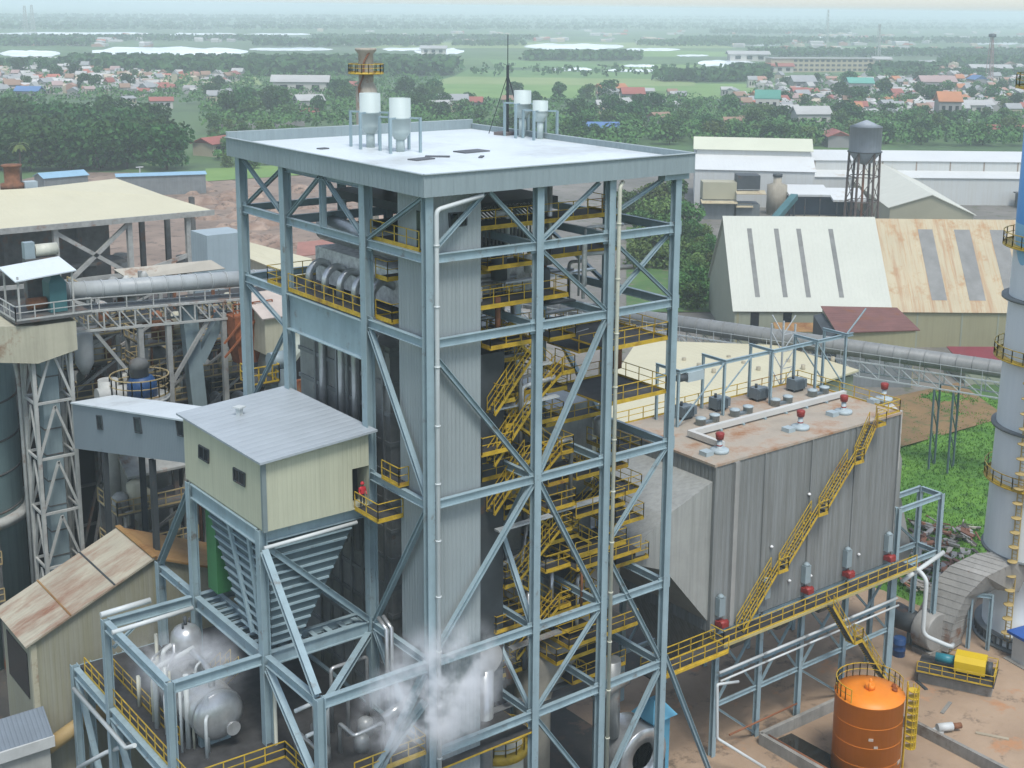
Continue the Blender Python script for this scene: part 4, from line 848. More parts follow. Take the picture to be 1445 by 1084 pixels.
MB().tube([(33.3, 1.6, .95), (33.3, -5, .95), (34.6, -5.4, .95)], .1, 8).tube([(30, 2.8, 1.6), (38, 2.8, 1.6)], .08, 8).build("pipe", mat("rust_pipe", (.28, .11, .05), .7), bu)
pm = thing("transfer_pump", "small white pump beside the bund wall", "pump", G(1322, 1035)); q = G(1322, 1035)
MB().cyl((q.x, q.y, .5), (q.x+1.2, q.y-.6, .5), .35, n=12).box(q.x-.3, q.x+.4, q.y-.4, q.y+.4, 0, .3).build("casing", mat("white_paint", (.6, .62, .6)), pm); MB().cyl((q.x+1.2, q.y-.6, .5), (q.x+1.9, q.y-.95, .5), .25, n=10).build("motor", RUST, pm)
# ---------------------------------------------------------------- machines at the foot of the tower, right
fz_ = thing("forced_fan", "shiny round fan casing with open mouth at the tower foot", "fan", (19.4, 2.4, 2))
b = MB(); b.lathe(0, 0, [(1.15, -1.3), (2.2, -1.3), (2.25, -1.2), (2.25, 1.3), (2.2, 1.4), (.5, 1.4)], 36); b.v = [(19.3+z*.92+y*-.0, 3.3-z*.3+x*.95, 4.3+y) for x, y, z in b.v]
b = MB(); b.lathe(0, 0, [(1.15, 1.0), (1.15, 1.3), (2.2, 1.3), (2.25, 1.2), (2.25, -1.5), (2.2, -1.6), (.5, -1.6)], 36); b.v = [(19.4+x, 2.6-z, 4.3+y) for x, y, z in b.v]
b.build("scroll", ALU, fz_); MB().cyl((19.4, 1.6, 4.3), (19.4, 2.4, 4.3), 1.1, n=24).build("mouth", DARKM, fz_); MB().box(17.9, 20.9, 1.6, 4.2, 0, 2.2).build("base", CONC, fz_)
cb = thing("blue_cabinet", "light blue cabinet with a pyramid roof beside the tower column", "cabinet", (21.3, 2.2, 1))
BL = mat("light_blue_paint", (.12, .37, .52), .5, var=.1)
MB().box(20.5, 22.2, 1.6, 3.2, .9, 6.7).build("body", BL, cb); MB().hull([(20.1, 1.2, 6.7), (22.6, 1.2, 6.7), (22.6, 3.6, 6.7), (20.1, 3.6, 6.7)], [(21.0, 2.1, 7.9), (21.7, 2.1, 7.9), (21.7, 2.7, 7.9), (21.0, 2.7, 7.9)]).build("roof", BL, cb)
MB().box(20.7, 21.1, 1.56, 1.6, 4.4, 5.6).box(21.4, 21.8, 1.56, 1.6, 2.4, 3.6).build("vent", DARKM, cb); MB().box(20.3, 22.4, 1.4, 3.4, 0, .9).build("base", CONC, cb)
wt = thing("rimmed_tank", "white tank with a yellow rim beneath the stair shaft side", "tank", (8.3, 4.4, 0))
MB().lathe(8.3, 4.2, [(1.75, 0), (1.75, 8.1), (1.4, 8.5), (.1, 8.7)], 28).build("shell", mat("offwhite_tank", (.6, .6, .5), .5, streak=.2), wt)
MB().lathe(8.3, 4.2, [(1.76, 7.6), (2.1, 7.6), (2.1, 8.2), (1.76, 8.2)], 28).build("rim", YELLOW, wt)
MB().rail([(8.3+2.05*math.cos(k*math.pi/8), 4.2+2.05*math.sin(k*math.pi/8), 8.1) for k in range(16)], 1.1, 2, .06, False, True).build("handrail", YELLOW, wt)
du = thing("air_heater", "large tan rounded duct behind the tower bracing, low down", "duct", (12.5, 5.5, 8))
b = MB().tube([(12.3, 5.6, 2), (12.3, 5.6, 10.2), (13.4, 5.4, 12.0), (15.6, 5.2, 13.4), (17.2, 6.5, 16)], 1.35, 18, 1.2); b.build("bend", mat("tan_lagging", (.42, .39, .32), .55, var=.2), du)
MB().cyl((6.4, 2.7, 15.6), (6.4, 5.5, 15.6), 1.1, n=20).tube([(6.4, 3.2, 14.8), (6.4, 3.2, 4)], .6, 14).build("bypass", ALU, du)
MB().tube([(17.5, 3.0, 12), (17.5, 3.0, 6)], .7, 14).tube([(15.5, 2.5, 10), (18.5, 2.5, 10.4)], .5, 12).build("bypass", LAG, du)
# ================================================================ GROUND
def ground_mat():
    m, t, b = new_mat("plain"); v = mapped(t)
    a = ramp(t, noise(t, v, 0.004, 6, 0.6), 0.35, 0.65, (0.045, 0.105, 0.030, 1), (0.095, 0.165, 0.045, 1))
    c = mix(t, ramp(t, noise(t, v, 0.02, 5, 0.7), 0.5, 0.62), a, (0.04, 0.085, 0.03))
    d = mix(t, ramp(t, noise(t, v, 0.0015, 4, 0.6), 0.50, 0.58), c, (0.08, 0.125, 0.06))
    t.links.new(d, b.inputs["Base Color"]); b.inputs["Roughness"].default_value = 0.9; return m
struct(MB().add([(-9000, -9000, 0), (26000, -9000, 0), (26000, 26000, 0), (-9000, 26000, 0)], [(0, 1, 2, 3)]).build("ground", ground_mat()))
# ================================================================ YARD, GRASS, BUILDINGS TO THE RIGHT AND BEHIND
def sheet(name, pts, m, z): return struct(MB().add([(x, y, z) for x, y in pts], [tuple(range(len(pts)))]).build(name, m))
def dirt():
    m, t, p = new_mat("dirt_yard"); v = mapped(t)
    a = mix(t, ramp(t, noise(t, v, .06, 6, .65), .35, .65), (.22, .15, .095), (.36, .26, .175))
    a = mix(t, ramp(t, noise(t, v, .35, 6, .7), .56, .66), a, (.13, .095, .065)); a = mix(t, ramp(t, noise(t, v, .11, 5, .7), .58, .64), a, (.38, .20, .10))
    t.links.new(a, p.inputs["Base Color"]); p.inputs["Roughness"].default_value = .85
    bp = nd(t, "ShaderNodeBump"); bp.inputs["Strength"].default_value = .4; bp.inputs["Distance"].default_value = .15; t.links.new(noise(t, v, 1.5, 6), bp.inputs["Height"]); t.links.new(bp.outputs[0], p.inputs["Normal"]); return m
def simple(name, ca_, cb_, s1, s2=None, cc=None, rough=.9):
    m, t, p = new_mat(name); v = mapped(t); a = mix(t, ramp(t, noise(t, v, s1, 6, .65), .36, .64), ca_, cb_)
    if cc: a = mix(t, ramp(t, noise(t, v, s2, 6, .7), .54, .64), a, cc)
    t.links.new(a, p.inputs["Base Color"]); p.inputs["Roughness"].default_value = rough; return m
YARD = simple("dark_yard", (.035, .035, .032), (.075, .068, .058), .12, .5, (.10, .07, .05))
sheet("yard", [(-60, -60), (70, -60), (70, 95), (-60, 95)], YARD, .02)
sheet("yard", [(24, -60), (140, -60), (85, 18), (52, 20), (24, 16)], dirt(), .03)
WOOD = simple("chip_yard", (.17, .125, .095), (.27, .20, .15), .05, .25, (.10, .075, .06))
sheet("yard", [(-40, 95), (58, 95), (105, 140), (150, 250), (200, 330), (110, 400), (20, 330), (-60, 300)], WOOD, .04)
sheet("yard", [(60, 30), (100, 50), (200, 60), (330, 120), (380, 260), (200, 330), (140, 200), (80, 120), (50, 60)], simple("grey_yard", (.12, .115, .10), (.2, .185, .16), .05, .3, (.09, .10, .06)), .06)
# grass slope, right
def grass_mesh(cx0, cx1, cy0, cy1, step, ztop):
    b = MB(); nx, ny = int((cx1-cx0)/step), int((cy1-cy0)/step); rr = random.Random(4)
    bumps = [(rr.uniform(cx0, cx1), rr.uniform(cy0, cy1), rr.uniform(1.5, 4), rr.uniform(.15, .5)) for _ in range(60)]
    vs = []
    for j in range(ny+1):
        for i in range(nx+1):
            x, y = cx0+i*step, cy0+j*step; z = .1+rr.random()*.25
            for bx, by, br, bh_ in bumps:
                d2 = ((x-bx)**2+(y-by)**2)/(br*br)
                if d2 < 4: z += bh_*math.exp(-d2*1.5)
            e = min(i, nx-i, j, ny-j)
            vs.append((x, y, z if e > 0 else -.3))
    fs = [(j*(nx+1)+i, j*(nx+1)+i+1, (j+1)*(nx+1)+i+1, (j+1)*(nx+1)+i) for j in range(ny) for i in range(nx)]
    b.add(vs, fs, True); return b, vs
GR = simple("grass_green", (.055, .155, .018), (.115, .25, .03), .18, .5, (.04, .11, .018))
gbm, gv = grass_mesh(64, 134, 8, 55, .8, 0)
rr = random.Random(8)
for _ in range(46000):
    x, y, z = gv[rr.randrange(len(gv))]; x += rr.uniform(-.6, .6); y += rr.uniform(-.6, .6); s_ = rr.uniform(.10, .26); a = rr.uniform(0, 6.28); dx_, dy_ = math.cos(a)*s_*.4, math.sin(a)*s_*.4
    lx, ly = rr.uniform(-.4, .4)*s_, rr.uniform(-.4, .4)*s_
    gbm.add([(x-dx_, y-dy_, z), (x+dx_, y+dy_, z), (x+dx_*.6+lx, y+dy_*.6+ly, z+s_), (x-dx_*.6+lx, y-dy_*.6+ly, z+s_)], [(0, 1, 2, 3)])
o = gbm.build("rough_grass", GR); o["kind"] = "stuff"; o["label"] = "rough green grass covering the open ground by the chimney"
sheet("dirt_bank", [(96, 41), (126, 40), (136, 55), (100, 58)], simple("brown_earth", (.16, .10, .045), (.22, .14, .06), .2, .6, (.08, .1, .03)), .5)
for k, (px, py, a_, L_, lab) in enumerate(((1335, 1000, .3, 2.2, "grey plank lying on the dirt right of the orange tank"), (1300, 968, 1.2, 1.6, "short dark plank on the dirt between tank and yellow motor cover"), (1400, 1040, 2.1, 2.6, "long pale plank near the right frame edge on the dirt"))):
    q = G(px, py); o = thing("plank", lab, "plank", q); MB().rbox(q.x, q.y, .03, .14, L_, .3, a_).build("board", (CONC, DARKM, mat("pale_wood", (.42, .36, .26), .8))[k], o)
sc_ = MB(); rr = random.Random(21)
for _ in range(230):
    q = G(rr.uniform(1285, 1385), rr.uniform(745, 850)); s_ = rr.uniform(.3, 1.4); a = rr.uniform(0, 3.14); z = rr.uniform(0, .9)
    d_ = Vector((math.cos(a), math.sin(a), rr.uniform(-.2, .3)))*s_
    sc_.bar(q+Vector((0, 0, z+.1)), q+Vector((0, 0, z+.2))+d_*1.5, rr.uniform(.1, .7), rr.uniform(.06, .25))
m, t, p = new_mat("scrap_metal"); v = mapped(t); vo = nd(t, "ShaderNodeTexVoronoi"); vo.inputs["Scale"].default_value = .9; t.links.new(v, vo.inputs["Vector"])
rmp = nd(t, "ShaderNodeValToRGB"); rmp.color_ramp.interpolation = 'CONSTANT'; sp = nd(t, "ShaderNodeSeparateColor"); t.links.new(vo.outputs["Color"], sp.inputs[0]); t.links.new(sp.outputs[0], rmp.inputs[0])
el = rmp.color_ramp.elements; el[0].color = (.28, .27, .25, 1); el[1].position = .25; el[1].color = (.16, .07, .04, 1)
for pos, c in ((.45, (.40, .36, .30, 1)), (.6, (.07, .06, .05, 1)), (.75, (.20, .19, .17, 1)), (.88, (.3, .13, .07, 1))): e2 = el.new(pos); e2.color = c
t.links.new(rmp.outputs[0], p.inputs["Base Color"]); p.inputs["Roughness"].default_value = .7
o = sc_.build("scrap_heap", m); o["kind"] = "stuff"; o["label"] = "heap of scrap metal and timber left of the chimney"

# ---------------------------------------------------------------- generic gabled hall: front eave line a-b, depth away from it
def hall(name, label, a, b, depth, ze, zr_, wm, rm, cat="warehouse", left=None, ov=.4, off=0.5):
    a, b = Vector((a[0], a[1], 0)), Vector((b[0], b[1], 0)); u = (b-a).normalized(); v = Vector((-u.y, u.x, 0))
    o = thing(name, label, cat, (a+b)/2)
    def pt(p, d, z): return p+v*d+Vector((0, 0, z))
    w = MB(); L = [pt(a, 0, 0), pt(a, depth, 0), pt(a, depth, ze), pt(a, depth*off, zr_), pt(a, 0, ze)]; Rr = [pt(b, 0, 0), pt(b, depth, 0), pt(b, depth, ze), pt(b, depth*off, zr_), pt(b, 0, ze)]
    w.add(L+Rr, [(0, 1, 2, 3, 4), (9, 8, 7, 6, 5), (0, 4, 9, 5), (1, 6, 7, 2)]); w.build("walls", wm, o)
    k = (zr_-ze)/(depth*off)*ov; k2 = (zr_-ze)/(depth*(1-off))*ov
    A, B = a-u*ov, b+u*ov
    r = MB().slab([pt(A, -ov, ze-k+.15), pt(B, -ov, ze-k+.15), pt(B, depth*off, zr_+.15), pt(A, depth*off, zr_+.15)], .12)
    r.slab([pt(B, depth+ov, ze-k2+.15), pt(A, depth+ov, ze-k2+.15), pt(A, depth*off, zr_+.16), pt(B, depth*off, zr_+.16)], .12)
    ro = r.build("roof", rm, o); return o, ro, (a, b, u, v, depth, ze, zr_, off)
def on_roof(info, s, f0, f1, w, m, parent, name, lift=.03):
    a, b, u, v, depth, ze, zr_, off = info; L = (b-a).length
    def q(ss, f): return a+u*(ss*L)+v*(depth*off*f)+Vector((0, 0, ze+(zr_-ze)*f+.15+lift))
    h_ = w/L/2
    return MB().slab([q(s-h_, f0), q(s+h_, f0), q(s+h_, f1), q(s-h_, f1)], .03).build(name, m, parent)
def on_wall(info, s, z0, z1, w, m, parent, name):
    a, b, u, v, *_ = info; L = (b-a).length; p0, p1 = a+u*(s*L-w/2)-v*.06, a+u*(s*L+w/2)-v*.06
    return MB().hull([p0+Vector((0, 0, z0)), p1+Vector((0, 0, z0)), p1+v*.04+Vector((0, 0, z0)), p0+v*.04+Vector((0, 0, z0))], [p0+Vector((0, 0, z1)), p1+Vector((0, 0, z1)), p1+v*.04+Vector((0, 0, z1)), p0+v*.04+Vector((0, 0, z1))]).build(name, m, parent)
UW = Vector((.794, -.608, 0))
PALEG = mat("pale_green_roof", (.55, .57, .49), .5, var=.05, ns=.1, streak=.1, rib=((.794, -.608, 0), .8, .25))
add_streaks(PALEG, (.794, -.608, 0), .8, (.40, .41, .34), .58, .80)
RUSTW = mat("rust_stained_roof", (.51, .44, .29), .6, var=.1, ns=.1, rust=.3, rcol=(.40, .20, .07), rs=.25, rib=((.794, -.608, 0), .8, .3))
add_streaks(RUSTW, (.794, -.608, 0), .55, (.30, .15, .065), .50, .70)
add_streaks(RUSTW, (.794, -.608, 0), 2.2, (.38, .23, .11), .52, .72, (0, 0, 1), .12)
WGRN = mat("greyish_green_wall", (.34, .36, .27), .7, var=.06, ns=.1, streak=.2, rib=(VERT, .9, .3))
WOLV = mat("olive_cream_wall", (.36, .34, .21), .7, var=.06, ns=.1, streak=.2, rib=(VERT, .9, .3))
SKYL = mat("skylight_sheet", (.16, .17, .16), .5, var=.25, ns=.6); SKYB = mat("grey_skylight", (.21, .215, .205), .5, var=.2, ns=.4)
def line(px0, py0, px1, py1, z): return P(px0, py0, z=z), P(px1, py1, z=z)
a, b = line(1037, 437, 1256, 438, 6.7)
o, ro, inf = hall("warehouse", "steep pale green roofed warehouse with four dark skylight strips", a, b, 29, 6.7, 20.8, WGRN, PALEG)
for s_ in (.155, .335, .485, .70): on_roof(inf, s_, .12, .86, .85, SKYL, ro, "skylight")
for s_ in (.13, .34): on_wall(inf, s_, .3, 6.2, 1.5, DARKG, o, "door")
on_wall(inf, .02, 0, 6.6, .4, WOLV, o, "pilaster")
a2, b2 = b+UW*.4, P(1428, 437, z=6.7)+UW*16
b2 = a2+UW*(b2-a2).length
o, ro, inf = hall("warehouse", "steep rust-stained cream warehouse with wide grey skylights", a2, b2, 29, 6.7, 20.5, WOLV, RUSTW)
for s_, w_ in ((.23, 2.7), (.41, 2.9), (.585, 2.9), (.80, 2.9)): on_roof(inf, s_, .1, .88, w_, SKYB, ro, "skylight")
for s_ in (.12, .33, .5, .75): on_wall(inf, s_, 0, 6.6, .3, WGRN, o, "pilaster")
# maroon roofed block
MAR = mat("maroon_roof", (.19, .085, .07), .6, var=.2, rust=.3, rib=((.6, .79, 0), .8, .3))
c0, c1 = G(1177, 546), G(1290, 550)
o = thing("maroon_roof_building", "cream block with a low maroon roof before the rusty warehouse", "building", c0)
u = Vector((.794, -.608, 0)); v = Vector((.608, .794, 0)); p0 = c0; L = (c1-c0).dot(u)
def quad(p, l, d): return [p, p+u*l, p+u*l+v*d, p+v*d]
w = MB(); bs_ = quad(p0, L, 11); w.hull([q for q in bs_], [bs_[0]+Vector((0, 0, 8.8)), bs_[1]+Vector((0, 0, 9.2)), bs_[2]+Vector((0, 0, 10.0)), bs_[3]+Vector((0, 0, 10.0))]); w.build("walls", WOLV, o)
r = MB().slab([bs_[0]+Vector((-.5, -.3, 8.95)), bs_[1]+Vector((.4, -.5, 9.35)), bs_[2]+Vector((0, 0, 10.4)), bs_[3]+Vector((-.4, 0, 10.6))], .15); r.build("roof", MAR, o)
MB().hull([p0-u*1.6, p0-u*.05, p0-u*.05+v*10, p0-u*1.6+v*10], [p0-u*1.6+Vector((0, 0, 8.0)), p0-u*.05+Vector((0, 0, 8.6)), p0-u*.05+v*10+Vector((0, 0, 9.6)), p0-u*1.6+v*10+Vector((0, 0, 9.2))]).build("annex", DARKM, o)
for s_ in (.62, .86):
    q = p0+u*(L*s_)-v*.05; MB().bar(q+Vector((0, 0, 0)), q+Vector((0, 0, 3.2)), 1.8, .08, v).build("door", DARKG, o)
MB().hull([p0-v*.3, p0+u*(L*.98)-v*.3, p0+u*(L*.98)-v*.05, p0-v*.05], [p0-v*.3+Vector((0, 0, 5.6)), p0+u*(L*.98)-v*.3+Vector((0, 0, 5.6)), p0+u*(L*.98)-v*.05+Vector((0, 0, 5.6)), p0-v*.05+Vector((0, 0, 5.6))]).build("plinth_wall", mat("grey_wall", (.22, .24, .24), .8, streak=.3), o)
q0 = P(1095, 468, z=4.0)
o = thing("canopy", "small rusty lean-to canopy beside the green warehouse doors", "canopy", q0)
MB().slab([q0, q0+u*9, q0+u*9+v*3+Vector((0, 0, .9)), q0+v*3+Vector((0, 0, .9))], .1).build("roof", RSO, o)
for s_ in (.5, 8.5): MB().bar((q0+u*s_).to_2d().to_3d(), q0+u*s_, .15).build("post", DARKM, o)
o = thing("maroon_shed", "flat maroon roof beyond the long pipe at the right", "shed", G(1360, 515))
q0 = P(1360, 516, z=3.2); MB().slab([q0, q0+u*26, q0+u*26+v*9+Vector((0, 0, .8)), q0+v*9+Vector((0, 0, .8))], .12).build("roof", mat("dark_red_roof", (.22, .03, .04), .5, var=.15), o)
qd = Vector((q0.x, q0.y, 0)); MB().hull(quad(qd+u*.4+v*.4, 25, 8), [q+Vector((0, 0, 3.0)) for q in quad(qd+u*.4+v*.4, 25, 8)]).build("walls", WGRN, o)
# cream low-roofed shed right behind the dust collector
CRR = mat("cream_roof_sheet", (.62, .58, .40), .55, var=.05, ns=.15, streak=.06, rib=((1, 0, 0), .9, .2))
o = thing("flat_shed", "wide shed with low cream roof behind the dust collector", "shed", (72, 55, 0))
pts = [P(868, 592, z=12.0), P(925, 617, z=12.0), P(1215, 521, z=12.6), P(955, 477, z=13.6)]
MB().slab([P(830, 585, z=12.0), P(925, 617, z=12.0), P(1212, 522, z=12.6), P(1100, 487, z=13.6), P(900, 480, z=13.4)], .25).build("roof", CRR, o)
ins = [Vector((q.x, q.y, 0)) for q in (P(835, 584, z=12.0), P(925, 613, z=12.0), P(1205, 520, z=12.6), P(1098, 490, z=13.6), P(902, 482, z=13.4))]
MB().hull(ins, [q+Vector((0, 0, 11.7)) for q in ins]).build("walls", WGRN, o)
for k in range(11):
    q = P(965+k*21, 512-k*1.0+(k % 3)*9, z=12.8); MB().cyl((q.x, q.y, 12.4), (q.x, q.y, 13.5), .28, n=8).build("roof_vent", mat("dull_vent", (.40, .36, .26), .6), o)
# long tubular conveyor on its truss
lc = thing("tube_conveyor", "long grey tubular conveyor on a lattice truss crossing to the right", "conveyor", (96, 50, 0))
A, B = P(930, 452, z=14.5), P(1432, 524, z=14.5); d = (B-A).normalized(); A0 = A-d*30
MB().cyl(A0, B+d*20, 1.1, n=18).build("tube", mat("conveyor_grey", (.26, .27, .26), .5, var=.15, streak=.3), lc)
tm = mat("pale_grey_paint", (.5, .54, .54)); tr_ = MB(); dn = Vector((0, 0, -1)); sd_v = Vector((-d.y, d.x, 0))*1.2
Lc = (B-A0).length; nn = int(Lc/2.6)
for sgn in (-1, 1):
    for z_ in (-1.4, -3.4): tr_.bar(A0+sd_v*sgn-dn*z_, B+d*20+sd_v*sgn-dn*z_, .16)
    for k in range(nn):
        q = A0+d*(k*2.6)+sd_v*sgn; q2 = A0+d*((k+1)*2.6)+sd_v*sgn
        tr_.bar(q-dn*-1.4, q-dn*-3.4, .1).bar(q-dn*-1.4, q2-dn*-3.4, .09)
    for k in range(nn): q = A0+d*(k*2.6)+sd_v*sgn; tr_.bar(q-dn*-1.4, q-dn*-.1, .06)
    tr_.bar(A0+sd_v*sgn-dn*-.2, B+d*20+sd_v*sgn-dn*-.2, .07)
tr_.build("truss", tm, lc)
tr_ = MB()
for k in range(int((B-A0).length/2.0)): q = A0+d*(k*2.0); tr_.cyl(q, q+d*.12, 1.16, n=16)
tr_.build("hoops", mat("conveyor_grey", (.26, .27, .26)), lc)
for px, py in ((1345, 590), (1150, 520), (1000, 470)):
    q = P(px, 540, z=11); q = Vector((q.x, q.y, 0)); s_ = ((q-A0).dot(d)); q = A0+d*s_; 
    t_ = MB()
    for e in (-1.2, 1.2):
        for f_ in (-1.2, 1.2): t_.bar((q.x+d.x*e+sd_v.x*f_, q.y+d.y*e+sd_v.y*f_, 0), (q.x+d.x*e+sd_v.x*f_, q.y+d.y*e+sd_v.y*f_, 11), .2)
        for k in range(4): t_.bar((q.x+d.x*e+sd_v.x, q.y+d.y*e+sd_v.y, k*2.7), (q.x+d.x*e-sd_v.x, q.y+d.y*e-sd_v.y, k*2.7+2.7), .12)
    t_.build("trestle", mat("bluegreen_steel", (.10, .16, .17), .6), lc)
# ---------------------------------------------------------------- far white mill buildings
WHR = mat("white_metal_roof", (.68, .70, .68), .5, var=.06, ns=.05, rust=.08, rcol=(.45, .34, .2), rs=.06, rib=((.794, -.608, 0), 1.5, .2))
WHW = mat("white_metal_wall", (.60, .62, .60), .6, var=.06, ns=.05, streak=.25, scol=(.45, .40, .3), rib=(VERT, 1.5, .2)); CRW2 = mat("cream_far_wall", (.44, .42, .30), .7, var=.08, ns=.1)
a, b = line(981, 239, 1150, 243, 11.0)
o, ro, inf = hall("mill_hall", "white hall with a pale lantern roof, farthest left of the mill buildings", a, b, 34, 11, 15.4, WHW, WHR, "mill hall")
u = (b-a).normalized(); v = Vector((-u.y, u.x, 0)); L = (b-a).length; u.z = 0
def qz(p, l, d, z): r_ = p+u*l+v*d; r_.z = z; return r_
MB().hull([qz(a, .5, 12, 14), qz(a, L-.5, 12, 14), qz(a, L-.5, 22, 14), qz(a, .5, 22, 14)], [qz(a, .5, 12, 15.9), qz(a, L-.5, 12, 15.9), qz(a, L-.5, 22, 15.9), qz(a, .5, 22, 15.9)]).build("lantern", WHW, o)
lr = MB().slab([qz(a, -.6, 11.2, 15.9), qz(a, L+.4, 11.2, 15.9), qz(a, L+.4, 17, 19.2), qz(a, -.6, 17, 19.2)], .15); lr.slab([qz(a, L+.4, 23, 15.9), qz(a, -.6, 23, 15.9), qz(a, -.6, 17, 19.21), qz(a, L+.4, 17, 19.21)], .15)
lr.build("lantern_roof", mat("ivory_green_roof", (.62, .64, .50), .55, var=.08, ns=.05), o)
u, v = UW.copy(), Vector((.608, .794, 0))
f0 = P(1275, 250, z=8.5); f0.z = 0; a = f0+v*7-u*52
o, ro, inf = hall("mill_hall", "very long white hall with a lean-to roof behind the water tower", a, a+u*170, 22, 12.6, 14.6, WHW, WHR, "mill hall")
for k in range(16): on_wall(inf, .03+k*.062, 9.5, 12.4, .4, mat("brown_post", (.30, .24, .19), .8), o, "pilaster")
lo_ = MB().slab([qz(f0, -30, -.4, 8.4), qz(f0, 118, -.4, 8.4), qz(f0, 118, 7, 9.7), qz(f0, -30, 7, 9.7)], .2).build("lower_roof", WHR, o)
MB().hull([qz(f0, -30, 0, 0), qz(f0, 118, 0, 0), qz(f0, 118, 6.9, 0), qz(f0, -30, 6.9, 0)], [qz(f0, -30, 0, 8.1), qz(f0, 118, 0, 8.1), qz(f0, 118, 6.9, 8.1), qz(f0, -30, 6.9, 8.1)]).build("lower_wall", WHW, o)
cl = thing("yard_clutter_box", "dark grey plant room at the foot of the long white hall", "plant room", f0)
MB().hull(quad(f0+u*34-v*8, 9, 6), [p_+Vector((0, 0, 4.2)) for p_ in quad(f0+u*34-v*8, 9, 6)]).build("walls", DARKM, cl); MB().slab([p_+Vector((0, 0, 4.6)) for p_ in quad(f0+u*33.5-v*8.5, 10, 7)], .3).build("roof", mat("grey_patch", (.12, .13, .14)), cl)
# cream gable facing us and its roof
gA, gB, gC = P(1256, 293, z=7.5), P(1374, 303, z=7.5), P(1190, 243, z=7.5)
o = thing("gable_hall", "cream gable-ended hall with ribbed white roof behind the rusty warehouse", "mill hall", (gA+gB)/2)
gA.z = gB.z = gC.z = 0; back = (gC-gA).normalized(); dep = (gC-gA).length; g0 = (gA+gB)/2; gu = (gB-gA).normalized(); hw = (gB-gA).length/2; ap = 11.6
LL = [gA, gB, gB+Vector((0, 0, 7.5)), g0+Vector((0, 0, ap)), gA+Vector((0, 0, 7.5))]
MB().add(LL+[q_+back*dep for q_ in LL], [(0, 1, 2, 3, 4), (9, 8, 7, 6, 5), (0, 4, 9, 5), (1, 6, 7, 2)]).build("walls", CRW2, o)
sl_ = (ap-7.5)/hw
for sg in (-1, 1):
    e0 = g0+gu*((hw+.6)*sg)+Vector((0, 0, 7.5-.6*sl_+.2)); t0 = g0+Vector((0, 0, ap+.22))
    MB().slab([e0-back*.4, t0-back*.4, t0+back*dep, e0+back*dep], .2).build("roof", mat("ivory_roof", (.64, .64, .54), .55, var=.05, rib=((back.x, back.y, 0), 4.0, .6)), o)
# clutter of the mill front
o = thing("mill_annex", "brown and cream two-storey mill annex at the foot of the left white hall", "annex", G(1010, 300))
u, v = UW.copy(), Vector((.608, .794, 0)); q = P(985, 298, z=1.0)-v*9; q.z = 0
for l0, l1, d0, d1, z0, z1, mm in ((0, 9, 0, 6, 0, 5.5, "grey_wall"), (0, 9.5, .2, 6, 5.7, 10.5, "cream_far_wall"), (9.5, 16, -1, 6, 0, 4.5, "dark_ring"), (9.6, 16, 0, 6, 8.6, 12.5, "dark_steel")):
    MB().hull(quad(q+u*l0+v*d0, l1-l0, d1-d0), [p_+Vector((0, 0, z1-z0)) for p_ in quad(q+u*l0+v*d0, l1-l0, d1-d0)]); 
    bsq = [p_+Vector((0, 0, z0)) for p_ in quad(q+u*l0+v*d0, l1-l0, d1-d0)]
    MB().hull(bsq, [p_+Vector((0, 0, z1-z0)) for p_ in bsq]).build("block", MATS[mm], o)
for z_, l0, l1 in ((5.6, -.5, 9.6), (8.3, 9.2, 17.5), (4.6, 9.2, 14)):
    MB().slab([q+u*l0-v*2.2+Vector((0, 0, z_-.7)), q+u*l1-v*2.2+Vector((0, 0, z_-.7)), q+u*l1+v*1+Vector((0, 0, z_)), q+u*l0+v*1+Vector((0, 0, z_))], .15).build("awning", mat("cream_awning", (.5, .43, .28), .6, rust=.2), o)
sq = G(1087, 296)-v*9
o = thing("mill_silo", "small dirty cream silo beside the white mill hall", "silo", sq)
MB().lathe(sq.x, sq.y, [(2.9, 0), (2.9, 8.6), (1.2, 9.2), (1.2, 11)], 24).build("shell", mat("dirty_cream", (.40, .36, .28), .7, streak=.5), o); MB().cyl((sq.x, sq.y, 11), (sq.x, sq.y, 11.8), 1.4, n=16).build("cap", DARKM, o)
q = P(1105, 268, z=6.5)-v*9; q.z = 0
o = thing("loading_shed", "white-roofed open loading shed with dark blue underside near the water tower", "shed", q)
MB().slab([q+Vector((0, 0, 6.4)), q+u*12+Vector((0, 0, 6.4)), q+u*12+v*10+Vector((0, 0, 8)), q+v*10+Vector((0, 0, 8))], .6).slab([q+u*12.1-v*3+Vector((0, 0, 5.4)), q+u*22-v*3+Vector((0, 0, 5.4)), q+u*22+v*8+Vector((0, 0, 7.4)), q+u*12.1+v*8+Vector((0, 0, 7.4))], .6).build("roof", WHR, o)
for k in range(6): MB().bar(q+u*(k*4.3+.4)-v*(0 if k < 3 else 2.6), q+u*(k*4.3+.4)-v*(0 if k < 3 else 2.6)+Vector((0, 0, 5.2)), .3).build("post", DARKM, o)
MB().hull(quad(q+u*1+v*4, 19, 5), [p_+Vector((0, 0, 5)) for p_ in quad(q+u*1+v*4, 19, 5)]).build("wall", mat("navy_wall", (.03, .06, .10), .7), o)
q1, q2 = P(1072, 305, z=0.5)-v*16, P(1108, 268, z=6)-v*14
o = thing("incline_conveyor", "teal inclined conveyor chute climbing to the loading shed", "conveyor", q1); MB().bar(q1, q2, 2.0, 1.6).build("trough", mat("teal_steel", (.06, .17, .18), .5, var=.2), o); MB().bar(Vector((q2.x, q2.y, 0)), q2, .4).build("support", DARKM, o)
q = P(1115, 302, z=2.5)-v*14; o = thing("lean_to", "low shed with mustard roof in front of the loading shed", "shed", q)
